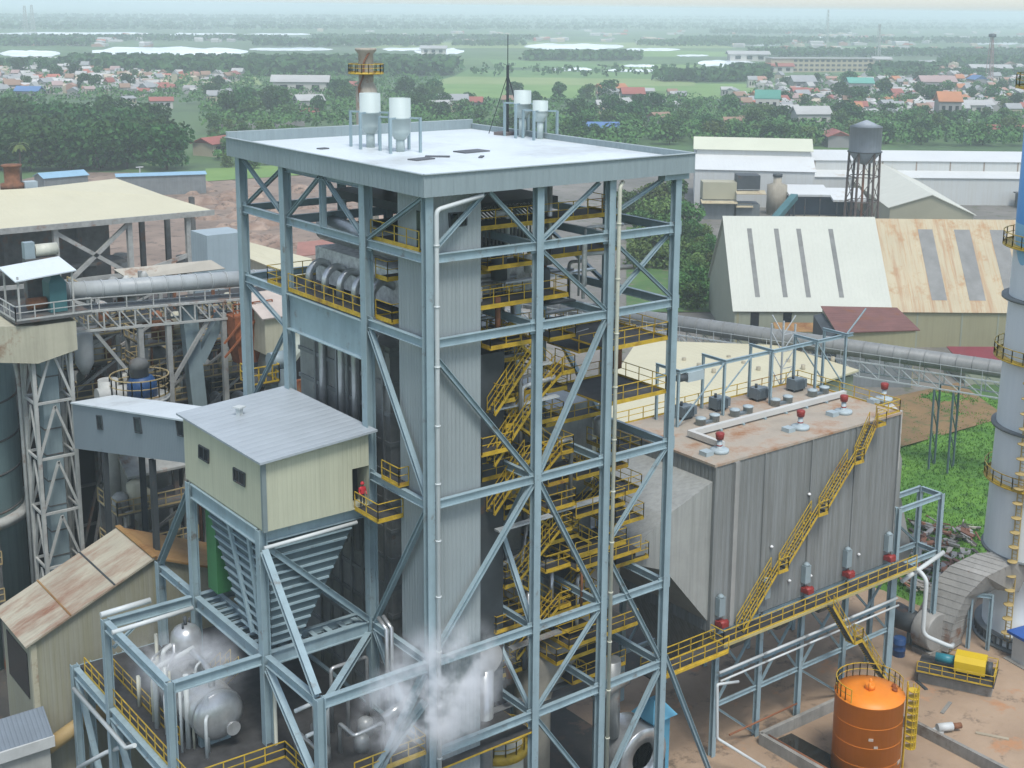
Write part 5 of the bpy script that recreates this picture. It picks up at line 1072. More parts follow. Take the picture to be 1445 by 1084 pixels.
MB().slab([q, q+u*11, q+u*11+v*5+Vector((0, 0, .8)), q+v*5+Vector((0, 0, .8))], .15).build("roof", mat("mustard_roof", (.45, .33, .12), .6, var=.2), o); q.z = 0
MB().hull(quad(q+u*.5+v*.5, 10, 4), [p_+Vector((0, 0, 2.4)) for p_ in quad(q+u*.5+v*.5, 10, 4)]).build("walls", DARKM, o)
# water tower
q = G(1212, 352); wx, wy = q.x, q.y; sc = (q-CAM).length/F_PX
o = thing("water_tower", "grey water tower with conical cap on a rusty lattice stand", "water tower", q)
def zat(py): return P(1213, py, x=wx).z
z1, z2, z3, z4 = zat(232), zat(213), zat(178), zat(169); r = 21.5*sc
MB().lathe(wx, wy, [(.3, z1), (r*.55, z1+.7), (r*.92, z2-.6), (r, z2), (r, z3), (r*1.04, z3), (r*.1, z4), (.02, z4+.1)], 28).build("tank", mat("zinc_tank", (.36, .40, .44), .55, var=.1, streak=.3), o)
MB().lathe(wx, wy, [(r*1.02, z2-.15), (r*1.08, z2-.15), (r*1.08, z2+.1), (r*1.02, z2+.1)], 28).build("band", DARKM, o)
for k in range(6):
    a_ = k*math.pi/3+.3; ct, st2 = math.cos(a_), math.sin(a_); lg = MB().bar((wx+ct*r*1.08, wy+st2*r*1.08, 0), (wx+ct*r*.95, wy+st2*r*.95, z2), .42)
    a2_ = (k+1)*math.pi/3+.3
    for j in range(4):
        za_, zb_ = z2*j/4, z2*(j+1)/4; lg.bar((wx+ct*r*1.05, wy+st2*r*1.05, za_), (wx+math.cos(a2_)*r, wy+math.sin(a2_)*r, zb_), .14); lg.bar((wx+ct*r*1.03, wy+st2*r*1.03, zb_), (wx+math.cos(a2_)*r, wy+math.sin(a2_)*r, zb_), .2)
    lg.build("leg", mat("tower_leg_brown", (.13, .095, .08), .8, var=.3), o)
MB().cyl((wx, wy, 0), (wx, wy, z1+.3), .3, n=8).build("pipe", RUST, o)
# ================================================================ OLD PLANT TO THE LEFT
GS = mat("old_grey_steel", (.33, .34, .32), .6, var=.25, ns=.8, rust=.18)
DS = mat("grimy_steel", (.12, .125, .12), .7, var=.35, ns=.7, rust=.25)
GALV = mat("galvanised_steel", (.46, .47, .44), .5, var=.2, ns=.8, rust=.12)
BLK = mat("near_black", (.02, .02, .022), .85, var=.4)
TANR = mat("tan_railing", (.42, .33, .16), .65, var=.25, rust=.2)
# lattice tower with the bucket elevator leg inside
lt = thing("elevator_tower", "pale lattice tower enclosing a blue-grey elevator leg, left", "lattice tower", (-6.8, 48, 0))
lx0, lx1, ly0, ly1, lz = -8.4, -5.3, 47.0, 50.0, 29.8
f = MB()
for x in (lx0, lx1):
    for y in (ly0, ly1): MB().bar((x, y, 0), (x, y, lz), .3, .3, (0, 1, 0)).build("leg", GALV, lt)
zs = [lz-4.9*k for k in range(7)]
for z0, z1 in zip(zs, zs[1:]):
    z1 = max(z1, 0); xm = (lx0+lx1)/2; ym = (ly0+ly1)/2
    for y in (ly0, ly1): f.bar((lx0, y, z1), (lx1, y, z1), .2).bar((lx0, y, z1), (xm, y, z0-.4), .2).bar((xm, y, z0-.4), (lx1, y, z1), .2)
    for x in (lx0, lx1): f.bar((x, ly0, z1), (x, ly1, z1), .18).bar((x, ly0, z1), (x, ym, z0-.4), .16).bar((x, ym, z0-.4), (x, ly1, z1), .16)
f.build("bracing", GALV, lt)
e_ = MB().box(-7.5, -6.1, 48.0, 49.2, 0, lz+2); e_.build("elevator_leg", mat("leg_bluegrey", (.26, .34, .36), .5, var=.12, streak=.3), lt)
for k in range(13): MB().box(-7.55, -6.05, 47.95, 49.25, 1.5+k*2.3, 1.62+k*2.3).build("flange", DS, lt)
MB().add([(-13, 46.6, 29.4), (-8.2, 46.2, 28.6), (-4.9, 46.2, 29.3), (-4.9, 51, 29.3), (-13, 51, 29.4), (-13, 46.6, 32.3), (-8.2, 46.2, 31.8), (-4.9, 46.2, 31.8), (-4.9, 51, 31.8), (-13, 51, 32.3)], [(4, 3, 2, 1, 0), (5, 6, 7, 8, 9), (0, 1, 6, 5), (1, 2, 7, 6), (2, 3, 8, 7), (3, 4, 9, 8), (4, 0, 5, 9)]).build("skirt", mat("dirty_ivory", (.50, .48, .36), .7, var=.12, streak=.4, rust=.15), lt)
hp = MB().box(-9.8, -3.6, 46.0, 52, 32.2, 32.45).build("platform", DS, lt)
MB().rail([(-9.8, 52, 32.45), (-9.8, 46, 32.45), (-3.6, 46, 32.45)], 1.2, 1.5, .08).build("handrail", GALV, hp)
hc = thing("canopy", "white sheet canopy over the conveyor head drive, upper left", "canopy", (-7, 49, 32.4))
MB().slab([(-9.6, 46.2, 35.7), (-4.6, 46.2, 36.1), (-4.6, 50.5, 36.6), (-9.6, 50.5, 36.2)], .1).build("roof", ROOFW, hc)
for x in (-9.3, -4.9):
    for y in (46.5, 50.2): MB().bar((x, y, 32.45), (x, y, 36), .14, .14, (0, 1, 0)).build("post", GALV, hc)
hd = thing("drive_head", "teal conveyor drive housing under the white canopy", "drive", (-6.2, 48, 32.4))
MB().box(-6.6, -5.2, 47.2, 49, 32.5, 35).hull([(-6.6, 47.2, 35), (-5.2, 47.2, 35), (-5.2, 49, 35), (-6.6, 49, 35)], [(-6.2, 47.6, 35.6), (-5.6, 47.6, 35.6), (-5.6, 48.6, 35.6), (-6.2, 48.6, 35.6)]).build("housing", mat("teal_steel", (.06, .17, .18)), hd)
MB().cyl((-8.2, 48, 33.3), (-6.7, 48, 33.3), .5, n=14).build("motor", RUST, hd)
mb_ = thing("roof_motor", "white drum motor standing behind the white canopy", "motor", (-6, 52, 36))
MB().cyl((-6.3, 51.5, 37.1), (-4.4, 51.5, 37.1), .55, n=16).build("drum", mat("offwhite_tank", (.6, .6, .5)), mb_); MB().box(-7.2, -6.35, 51.1, 51.9, 36.5, 37.9).build("gearbox", mat("bluegrey_box", (.28, .35, .37)), mb_); MB().box(-7.2, -4.4, 51, 52, 32.4, 36.5).build("stand", DS, mb_)
# horizontal tube conveyor on its truss walkway
tc_ = thing("tube_conveyor", "grey tubular conveyor on a white truss walkway left of the tower", "conveyor", (4, 50, 31))
a, b = Vector((-4.6, 50, 33.6)), Vector((15, 50, 32.6)); d = (b-a).normalized()
MB().cyl(a, b, .75, n=18).build("tube", mat("tube_grey", (.42, .45, .45), .45, var=.15, streak=.2), tc_)
h_ = MB()
for k in range(14): q = a+d*(k*1.45+.3); h_.cyl(q, q+d*.12, .82, n=18)
h_.build("hoops", mat("tube_grey", (.42, .45, .45)), tc_)
f = MB()
for y in (48.8, 51.2):
    za_, zb_ = 31.9, 30.5
    A, B = Vector((-4.4, y, za_)), Vector((15, y, za_-1.0)); A2, B2 = A-Vector((0, 0, 1.7)), B-Vector((0, 0, 1.7))
    f.bar(A, B, .2).bar(A2, B2, .2)
    for k in range(14):
        p0, p1 = A.lerp(B, k/14), A2.lerp(B2, k/14); f.bar(p0, p1, .13).bar(p0, A2.lerp(B2, (k+1)/14), .12)
    for k in range(9): p0 = A.lerp(B, k/8); f.bar(p0, p0+Vector((0, 0, 1.2)), .09)
    f.bar(A+Vector((0, 0, 1.15)), B+Vector((0, 0, 1.15)), .08)
f.build("truss", GALV, tc_); MB().hull([(-4.4, 49, 31.8), (15, 49, 30.8), (15, 51, 30.8), (-4.4, 51, 31.8)], [(-4.4, 49, 31.9), (15, 49, 30.9), (15, 51, 30.9), (-4.4, 51, 31.9)]).build("floor", DS, tc_)
for x in (1.6, 4.2, 9.5): MB().bar((x, 49, 0), (x, 49, 30), .45, .45, (0, 1, 0)).build("post", GS, tc_)
MB().bar((4.2, 49, 24), (8, 49, 29.5), .3).bar((1.6, 49, 24), (-2.5, 49, 30), .3).build("brace", GS, tc_)
rs = thing("rust_hopper", "orange rusty hopper end of the left conveyor beside the tower column", "hopper", (11.5, 48, 26))
MB().box(9.8, 13.5, 47.2, 49.6, 28.0, 29.8).hull([(10.4, 47.6, 25.2), (12.6, 47.6, 25.2), (12.6, 49.2, 25.2), (10.4, 49.2, 25.2)], [(9.8, 47.2, 28), (13.5, 47.2, 28), (13.5, 49.6, 28), (9.8, 49.6, 28)]).build("shell", mat("orange_rust", (.30, .10, .04), .8, var=.35, ns=1.2), rs)
f = MB().rail([(9.6, 47, 29.8), (13.5, 47, 29.8)], 1.3, 1, .1, False).bar((8.6, 47, 26.3), (12.8, 47, 30.4), .16).bar((8.6, 47, 27.6), (11.8, 47, 30.9), .16); f.build("frame", mat("orange_rust", (.30, .10, .04)), rs)
# round silo at the far left
si = thing("silo", "large banded blue-grey silo at the far left edge", "silo", (-13.5, 57, 0))
MB().lathe(-13.4, 57, [(6.1, 0), (6.1, 28.3), (5.4, 29.4), (.4, 31)], 48).build("shell", mat("silo_bluegreen", (.25, .36, .36), .5, var=.12, streak=.45), si)
hb_ = MB()
for z in (14.2, 17.6, 20.6, 24): hb_.lathe(-13.4, 57, [(6.1, z), (6.17, z), (6.17, z+.18), (6.1, z+.18)], 48)
hb_.build("hoops", DS, si)
MB().lathe(-13.4, 57, [(6.9, 13.2), (6.9, 13.9), (6.1, 13.9)], 40).build("ledge", GALV, si)
MB().tube([(-11.5, 49.5, 29.5), (-8.9, 50.5, 28.4), (-8.6, 50.6, 26), (-8.6, 50.6, 0)], .18, 8, .8).build("pipe", GALV, si)
# blue vessel on a round railed platform, gantries, ducts between gallery and shed
bv = thing("blue_vessel", "dark blue vessel ringed by a tan round handrail behind the gallery", "vessel", (-.2, 45, 0))
MB().lathe(-.2, 45, [(2.0, 10), (2.0, 24.4), (2.5, 24.5), (2.5, 24.7), (.3, 24.75)], 28).build("drum", GALV, bv)
MB().lathe(0, 45, [(1.3, 24.7), (1.25, 25.9), (.95, 26.4), (.8, 26.5)], 22).build("cap", mat("royal_blue", (.012, .06, .17), .5, var=.2), bv)
MB().rail([(-.2+2.45*math.cos(k*math.pi/10), 45+2.45*math.sin(k*math.pi/10), 25.0) for k in range(20)], 1.6, 2, .09, True, True).build("handrail", TANR, bv)
yp = thing("yellow_platform", "yellow railed platform with grey motor by the left tower column", "platform", (9, 40, 0))
MB().box(7.3, 9.9, 38.8, 41, 25.6, 25.8).build("floor", GRATE, yp); MB().rail([(7.3, 41, 25.8), (7.3, 38.8, 25.8), (9.9, 38.8, 25.8), (9.9, 41, 25.8)], 1.5, .7, .09).build("handrail", YELLOW, yp)
MB().cyl((9.6, 40, 27.3), (11.0, 40, 27.3), .8, n=18).box(10, 11, 39.3, 40.6, 24.2, 26.6).build("motor", mat("bluegrey_box", (.28, .35, .37)), yp); MB().cyl((10.3, 40, 0), (10.3, 40, 24.4), .7, n=14).build("column", mat("bluegreen_steel", (.10, .16, .17)), yp)
dm = thing("rusty_drum", "big rusty arched drum with a black mouth behind the tower columns", "drum", (16, 44, 20))
b_ = MB(); b_.lathe(0, 0, [(3.4, -3), (3.4, 3)], 30); b_.v = [(15.2+x, 44+z, 24.8+y) for x, y, z in b_.v]; b_.build("shell", mat("pale_arch", (.36, .40, .34), .7, var=.2), dm)
b_ = MB(); b_.lathe(0, 0, [(3.1, -3.1), (3.1, -2.95)], 30); b_.v = [(15.2+x, 44+z, 24.8+y) for x, y, z in b_.v]; b_.build("mouth", BLK, dm)
MB().box(11.6, 24, 40.2, 40.8, 17, 25.0).build("firebox", mat("red_rust", (.26, .075, .03), .8, var=.5, ns=1.3, rust=.4, rcol=(.35, .25, .12), rs=.9), dm)
cb_ = thing("cream_box", "small cream housing with sloped roof seen between the tower columns", "housing", (13, 46, 26))
MB().hull([(11.7, 45, 26.5), (16.5, 45, 26.5), (16.5, 48.5, 26.5), (11.7, 48.5, 26.5)], [(11.7, 45, 29.9), (16.5, 45, 29.9), (16.5, 48.5, 31.4), (11.7, 48.5, 31.4)]).build("walls", mat("dirty_ivory", (.5, .48, .36)), cb_)
MB().slab([(11.3, 44.6, 30.0), (16.9, 44.6, 30.0), (16.9, 48.8, 31.6), (11.3, 48.8, 31.6)], .15).build("roof", mat("pale_pink_roof", (.55, .48, .42), .6, rust=.1), cb_)
MB().lathe(-.2, 45, [(.8, 26.5), (.75, 27.2), (.9, 27.25), (.7, 27.9), (.2, 28.1)], 16).build("motor", DS, bv)
rnd = random.Random(17)
def skid(name, label, cat, x, y, w_, d_, lv, seed, cols=(GS, DS)):
    """an open steel frame of floors with railings and small equipment"""
    r_ = random.Random(seed); t_ = thing(name, label, cat, (x, y, 0)); top_ = lv[-1]
    for a_ in (0, 1):
        for b__ in (0, 1): MB().bar((x+a_*w_, y+b__*d_, 0), (x+a_*w_, y+b__*d_, top_+1.0), .35, .35, (0, 1, 0)).build("post", cols[0], t_)
    for z in lv:
        f_ = MB().box(x-.2, x+w_+.2, y-.2, y+d_+.2, z-.15, z).build("floor", DS, t_)
        MB().rail([(x+w_+.2, y-.2, z), (x-.2, y-.2, z), (x-.2, y+d_+.2, z)], 1.2, 1.4, .09).build("handrail", TANR, f_)
        for k in range(3):
            ex_, ey_ = x+r_.uniform(.4, w_-.4), y+r_.uniform(.3, d_*.5); rr_ = r_.uniform(.35, .8); hh = r_.uniform(.8, 2.4)
            MB().lathe(ex_, ey_, [(rr_, z), (rr_, z+hh), (rr_*.5, z+hh+.3), (.1, z+hh+.35)], 14).build("vessel", r_.choice((GALV, GS, MATS["dirty_ivory"], RUST)), t_)
    for z0, z1 in zip((0,)+tuple(lv), lv):
        MB().bar((x, y, z0), (x+w_, y, z1), .22).build("brace", cols[0], t_)
        MB().tube([(x+.6, y+.2, z0), (x+.6, y+.2, z1), (x+w_*.8, y+.2, z1-.4)], .16, 7).build("pipe", r_.choice((GALV, RUST, DS)), t_)
    return t_
skid("process_tower", "grimy equipment tower with tan rails right of the lattice tower", "process tower", -4.2, 53, 5.2, 4, (23.0, 26.2, 28.6), 1)
skid("process_tower", "grimy equipment tower behind the blue vessel", "process tower", 3.2, 52, 5.0, 4.5, (21.5, 24.6, 27.2), 2)
skid("process_tower", "dark open equipment frame under the left conveyor, near the rusty hopper", "process tower", 8.5, 55, 6, 5, (18, 22.4, 26), 3)
skid("process_tower", "dark pipe rack with rails beneath the conveyor gallery", "process tower", -4.6, 39.5, 6.5, 4, (9.5, 13.0, 16.6), 4, (DS, DS))
skid("process_tower", "sooty equipment deck at the left edge below the silo", "process tower", -18, 50, 6.5, 5, (7, 10.4, 13.6), 6, (DS, DS))
skid("process_tower", "dim equipment frame between the gallery and the tower", "process tower", 3.0, 33, 5, 4, (11, 15, 19), 7, (DS, DS))
skid("process_tower", "dark frame with rails behind the left conveyor truss", "process tower", 1, 60, 7, 5, (20, 24, 27.6, 30.5), 11, (GS, DS))
skid("process_tower", "dark frame with rails beside the lattice tower and behind the gallery", "process tower", -3.6, 58, 5, 4, (17, 21, 24.5), 12, (DS, DS))
skid("process_tower", "dark frame with rails below the rusty hopper", "process tower", 13, 60, 6, 5, (19, 23.5, 27), 13, (DS, DS))
mh_ = thing("dark_backdrop", "dark backdrop wall added behind the frames under the left conveyor", "backdrop", (10, 72, 0))
MB().box(-12, 34, 72, 80, 0, 25).build("walls", mat("backdrop_brown", (.035, .032, .03), .85, var=.5, ns=.3), mh_)  # dark backdrop box added to hide the ground and keep this area dark
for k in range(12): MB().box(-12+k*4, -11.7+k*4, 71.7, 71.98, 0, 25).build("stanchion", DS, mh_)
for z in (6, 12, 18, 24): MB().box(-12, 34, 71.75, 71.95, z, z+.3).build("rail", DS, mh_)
bkw = thing("boiler_hall", "near-black hall wall behind the pipes under the gallery", "hall", (0, 62, 0))
MB().box(-30, 24, 60, 66, 0, 20.5).build("walls", BLK, bkw)  # plain near-black box behind the pipes
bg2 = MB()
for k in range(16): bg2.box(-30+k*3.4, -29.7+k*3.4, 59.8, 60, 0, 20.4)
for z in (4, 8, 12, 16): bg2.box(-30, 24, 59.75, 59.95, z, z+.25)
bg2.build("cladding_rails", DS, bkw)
ch_ = MB().hull([(-3.5, 40, 19.3), (1.6, 40, 19.3), (1.6, 42, 20.5), (-3.5, 42, 20.5)], [(-3.5, 40, 19.5), (1.6, 40, 19.5), (1.6, 42, 20.7), (-3.5, 42, 20.7)])
dd = thing("trough_conveyor", "grey sloping trough below the conveyor gallery", "conveyor", (0, 40, 20)); ch_.build("trough", GS, dd)
for x in (-3, 1): MB().bar((x, 41, 0), (x, 41, 19.6), .35).build("post", DS, dd)
wh = thing("white_hopper", "grey Y-shaped chute behind the blue vessel", "chute", (7.5, 50, 20))
MB().bar((6.5, 50, 31), (7.2, 50, 20), 1.4, 1.0, (0, 1, 0)).bar((10, 50, 30), (7.4, 50, 25.5), .9, .8, (0, 1, 0)).bar((7.2, 50, 20), (7.2, 50, 12), 1.2, 1.2, (0, 1, 0)).build("chute", mat("leg_bluegrey", (.26, .34, .36)), wh)
wb = thing("dust_filter", "white dust filter cylinder beside the lattice tower top", "filter", (-2.3, 51, 26))
MB().lathe(-2.6, 51.5, [(.3, 25.6), (.8, 26.6), (.8, 29.2), (.2, 29.5)], 16).build("shell", mat("white_paint", (.6, .62, .6)), wb)
gd = thing("vent_duct", "pale grey cylinder and elbow at the gallery end near the lattice tower", "duct", (-3.4, 46, 20))
MB().cyl((-2.4, 46.5, 15), (-2.4, 46.5, 26.2), .85, n=18).tube([(-3.6, 46, 25.0), (-1.2, 46, 25.0), (.2, 46, 23.5)], .7, 14).build("shell", GALV, gd)
# big open cream-roofed shed
SHR = mat("yellow_cream_roof", (.64, .60, .42), .55, var=.06, ns=.08, streak=.05, rib=((1, 0, 0), 1.2, .25))
sg = thing("open_shed", "large open-sided shed with cream roof and grey columns, upper left", "shed", (40, 180, 0))
e0, e1 = P(-60, 332, z=20), P(297, 296, z=20); bk_ = P(165, 252, z=23.2)
yy = (e0.y+e1.y)/2
pts = [Vector((e0.x-6, yy, 20)), Vector((e1.x, yy, 20)), P(232, 276, z=21.6), P(165, 252, z=23.2), P(40, 266, z=23.2), Vector((e0.x-6, yy+30, 23.2))]
b_ = MB(); b_.slab(pts, .5); rf_ = b_.build("roof", SHR, sg)
MB().bar((pts[0].x, yy-.15, 19.7), (pts[1].x, yy-.15, 19.7), .3, 1.0).build("gutter", GS, rf_)
for px in (-20, 77, 182, 265): q = P(px, 320, y=yy+1); MB().ibeam((q.x, yy+1, 0), (q.x, yy+1, 19.3), .9, .9, (0, 1, 0)).build("column", GS, sg)
for px in (5, 110, 200, 236, 272): q = P(px, 320, y=yy+16); MB().ibeam((q.x, yy+16, 0), (q.x, yy+16, 20.5), .9, .9, (0, 1, 0)).build("column", DS, sg)
X1, X2, X3 = P(77, 320, y=yy+1).x, P(182, 320, y=yy+1).x, P(265, 320, y=yy+1).x
for a_, b__ in (((X1, yy+1, 18.5), (X2, yy+1, 9.5)), ((X1, yy+1, 8), (X2, yy+1, 19)), ((X1, yy+1, 9.6), (X2, yy+1, 9.6)), ((X2, yy+1, 9.3), (X3, yy+1, 12)), ((X1-20, yy+1, 10), (X1, yy+1, 9.5)), ((X1-22, yy+1, 18.5), (X1, yy+1, 9)), ((X1, yy+1, 7), (X2, yy+1, 1)), ((X2, yy+1, 2), (X1, yy+1, 9))): MB().bar(a_, b__, .7).build("brace", GS, sg)
MB().box(pts[0].x, X3-9, yy+17, yy+17.6, 0, 20).build("back_wall", DS, sg)
MB().box(pts[0].x, X2+4, yy+4, yy+9, 5.5, 6.5).box(pts[0].x, X2, yy+3, yy+9, 11.5, 12.0).build("mezzanine", DS, sg)
for k in range(9): MB().cyl((X1-16+k*6, yy+8, 6.5), (X1-16+k*6, yy+8, 9+(k % 3)*1.6), 1.3, n=12).build("bin", (GALV, DS, GS)[k % 3], sg)
q = P(18, 263, z=23.0)
rc = thing("roof_stack", "short rusty flared stack on the cream shed roof", "stack", q)
MB().lathe(q.x, q.y, [(2.2, 22.5), (2.2, 23.6), (1.45, 23.7), (1.45, 26.6), (1.9, 26.9), (1.9, 27.2), (.9, 27.3)], 22).build("shell", RUST, rc); MB().rbox(q.x+2.9, q.y-1.0, 22.6, 23.9, 2.4, 2).build("box", mat("pale_blue_box", (.42, .5, .52)), rc)
q = P(57, 272, z=22.8); 
# smaller roofs between
cn = thing("canopy_roof", "long beige sheet canopy above the left conveyor", "canopy", (15, 75, 0))
MB().slab([P(182, 394, z=29), P(318, 379, z=29), P(298, 367, z=30), P(160, 380, z=30)], .15).build("roof", mat("beige_roof", (.46, .43, .36), .6, var=.1, rust=.15), cn)
for px in (190, 250, 305): q = P(px, 390, z=28.8); MB().bar((q.x, q.y+1, 0), (q.x, q.y+1, 29), .3).build("post", RUST, cn)
bt = thing("clad_tank", "pale blue-grey clad box tank behind the left tower column", "tank", (31, 95, 0))
q0, q1 = P(293, 365, y=95), P(346, 362, y=95)
MB().box(q0.x, q1.x, 95, 100, 0, P(320, 330, y=95).z).build("walls", mat("pale_blue_cladding", (.36, .44, .47), .5, var=.08, rib=(VERT, .8, .5)), bt)
cs = thing("cream_shed", "low cream-roofed shed seen through the tower's left bays", "shed", (50, 120, 0))
MB().slab([P(345, 362, z=10), P(440, 400, z=10), P(440, 365, z=11.5), P(345, 340, z=11.5)], .3).build("roof", SHR, cs); 
ins = [Vector((q.x, q.y, 0)) for q in (P(347, 361, z=10), P(438, 398, z=10), P(438, 367, z=11.4), P(347, 342, z=11.4))]
MB().hull(ins, [q+Vector((0, 0, 9.6)) for q in ins]).build("walls", mat("dirty_ivory", (.5, .48, .36)), cs)
rs_ = thing("pink_shed", "small shed with faded red roof in the chip yard", "shed", G(450, 370))
q = P(418, 362, z=6); r_ = P(500, 352, z=6); s_ = P(480, 336, z=7); t_ = P(420, 342, z=7)
MB().slab([q, r_, s_, t_], .2).build("roof", mat("faded_red_roof", (.36, .17, .13), .7, var=.15), rs_)
for p_ in (q, r_, s_, t_): MB().bar((p_.x, p_.y, 0), (p_.x, p_.y, 5.9), .3).build("post", RUST, rs_)
for px0, py0, px1, py1, lab in ((62, 252, 124, 247, "short pale blue roofed shed beyond the cream shed, left"), (165, 250, 290, 246, "long thin pale blue roofed shed before the dark trees")):
    a, b = P(px0, py0, z=6), P(px1, py1, z=6)
    hall("blue_roof_shed", lab, a, b, 7, 6, 7.2 if px0 < 100 else 6.5, mat("grey_wall", (.22, .24, .24)), mat("pale_blue_roof", (.28, .47, .60), .5, var=.08), "shed")
q = P(516, 68, z=52.0)
rk = thing("far_chimney", "dirty pale chimney with a yellow ring platform rising behind the roof silencers", "chimney", (q.x, q.y, 0))
MB().lathe(q.x, q.y, [(1.5, 0), (1.5, 46.3), (1.05, 47.2), (1.05, 51.2), (1.5, 51.7), (1.5, 52), (.9, 52)], 24).build("shaft", mat("dirty_pale_stack", (.42, .38, .31), .7, streak=.4, rust=.25, rs=.5), rk)
pr_ = MB().lathe(q.x, q.y, [(1.0, 48.4), (2.5, 48.4), (2.5, 48.6), (1.0, 48.6)], 24).build("ring_platform", YELLOW, rk)
MB().rail([(q.x+2.45*math.cos(k*math.pi/8), q.y+2.45*math.sin(k*math.pi/8), 48.6) for k in range(16)], 1.2, 2, .1, True, True).build("handrail", YELLOW, pr_)
MB().tube([(q.x-1.3, q.y-.6, 44), (q.x-1.6, q.y-.6, 46.6), (q.x-1.0, q.y-1, 48.2), (q.x-1.0, q.y-1, 50), (q.x, q.y-1.1, 51.6)], .14, 8, .5).build("pipe", RUST, rk)
# heaps in the chip yard
rr = random.Random(31); hp_ = MB()
for _ in range(170):
    px, py = rr.uniform(268, 640), rr.uniform(262, 372); q = G(px, py); s_ = rr.uniform(1.2, 5.0); h_ = s_*rr.uniform(.25, .5)
    n_ = 9; base = [(q.x+s_*math.cos(2*math.pi*k/n_)*rr.uniform(.7, 1.2), q.y+s_*math.sin(2*math.pi*k/n_)*rr.uniform(.7, 1.2), .03) for k in range(n_)]
    mid = [(q.x+(x-q.x)*.55+rr.uniform(-.3, .3), q.y+(y-q.y)*.55, h_*rr.uniform(.6, .9)) for x, y, _z in base]
    hp_.add(base+mid+[(q.x, q.y, h_)], [(k, (k+1) % n_, n_+(k+1) % n_, n_+k) for k in range(n_)]+[(n_+k, n_+(k+1) % n_, 2*n_) for k in range(n_)])
o = hp_.build("chip_heaps", simple("chip_heap", (.16, .10, .07), (.34, .25, .19), .12, .5, (.08, .06, .045))); o["kind"] = "stuff"; o["label"] = "brown heaps of wood waste in the yard behind"
# ================================================================ THE PLAIN BEYOND: fields, ponds, trees, town
def poly(name, pix, m, z): return struct(MB().add([tuple(G(x, y, z)) for x, y in pix], [tuple(range(len(pix)))]).build(name, m))
FLD = [simple("field_a", (.11, .21, .045), (.16, .26, .065), .02), simple("field_b", (.16, .23, .07), (.22, .28, .10), .015), simple("field_c", (.08, .17, .045), (.12, .22, .06), .02)]
for k, pix in enumerate((((600, 118), (1000, 122), (1075, 140), (640, 138)), ((640, 108), (960, 112), (1000, 122), (600, 118)), ((660, 98), (930, 103), (960, 112), (640, 108)), ((980, 118), (1100, 118), (1130, 136), (990, 136)),
                         ((860, 124), (1000, 127), (1010, 133), (860, 131)), ((690, 84), (830, 88), (860, 97), (700, 95)), ((870, 90), (990, 92), (960, 104), (880, 102)), ((200, 106), (360, 106), (370, 120), (190, 120)),
                         ((1180, 100), (1400, 104), (1400, 112), (1190, 110)), ((300, 98), (480, 96), (480, 104), (300, 106)), ((560, 60), (1000, 60), (1040, 68), (520, 68)), ((1060, 66), (1330, 66), (1340, 76), (1060, 76)), ((900, 70), (1050, 74), (1060, 80), (900, 80)))):
    poly("field", pix, FLD[k % 3], .08+.01*(k % 4))
wm, t, p = new_mat("pond_water"); p.inputs["Base Color"].default_value = (.55, .60, .60, 1); p.inputs["Roughness"].default_value = .25; p.inputs["Specular IOR Level"].default_value = .8
v = mapped(t); t.links.new(mix(t, ramp(t, noise(t, mapped(t, (1, 1, 1)), .012, 5), .45, .55), (.66, .72, .72), (.88, .90, .88)), p.inputs["Base Color"])
PONDS = ((130, 350, 66, 80), (0, 85, 71, 80), (0, 215, 45.5, 49.5), (240, 335, 46, 52), (345, 440, 47, 50), (0, 60, 27, 29.5), (585, 655, 68, 77), (520, 605, 82.5, 87), (740, 880, 61.5, 70), (780, 835, 95, 101), (855, 935, 97.5, 101.5), (985, 1065, 84, 94),
         (810, 905, 76, 80), (540, 600, 67, 72), (875, 960, 68, 72), (955, 1000, 77, 80), (430, 520, 55, 58), (1370, 1440, 60, 63), (1040, 1100, 62, 65), (26, 56, 87, 94), (70, 82, 88, 92), (352, 470, 67, 72), (880, 925, 91, 95), (640, 700, 58, 60.5), (1120, 1180, 52, 54))
rr = random.Random(2)
for k, (xa, xb, ya_, yb_) in enumerate(PONDS):
    n = 14; up, lo = [], []
    for i in range(n+1):
        f = i/n; x = xa+(xb-xa)*f; e = min(1, 5*min(f, 1-f)+.25); ym = (ya_+yb_)/2; hh = (yb_-ya_)/2*e
        up.append((x, ym-hh*rr.uniform(.6, 1.1))); lo.append((x, ym+hh*rr.uniform(.6, 1.1)))
    poly("pond", up+lo[::-1], wm, .3)
# ---- tree prototypes
def leaf_mat(name, a, b):
    m, t, p = new_mat(name); v = mapped(t); oi = nd(t, "ShaderNodeObjectInfo")
    c = mix(t, ramp(t, noise(t, v, .45, 4, .7), .36, .64), a, b)
    h = nd(t, "ShaderNodeHueSaturation"); t.links.new(c, h.inputs["Color"])
    for sock, lo, hi in (("Hue", .475, .515), ("Value", .75, 1.3)):
        r_ = nd(t, "ShaderNodeMapRange"); r_.inputs[3].default_value = lo; r_.inputs[4].default_value = hi; t.links.new(oi.outputs["Random"], r_.inputs[0]); t.links.new(r_.outputs[0], h.inputs[sock])
    t.links.new(h.outputs[0], p.inputs["Base Color"]); p.inputs["Roughness"].default_value = .75; p.inputs["Specular IOR Level"].default_value = .2; return m
LEAF = [leaf_mat("leaf_dark", (.014, .052, .014), (.042, .112, .026)), leaf_mat("leaf_mid", (.030, .088, .022), (.078, .160, .040)), leaf_mat("leaf_olive", (.044, .092, .020), (.115, .172, .046))]
BARK = mat("bark", (.09, .065, .045), .9, var=.3)
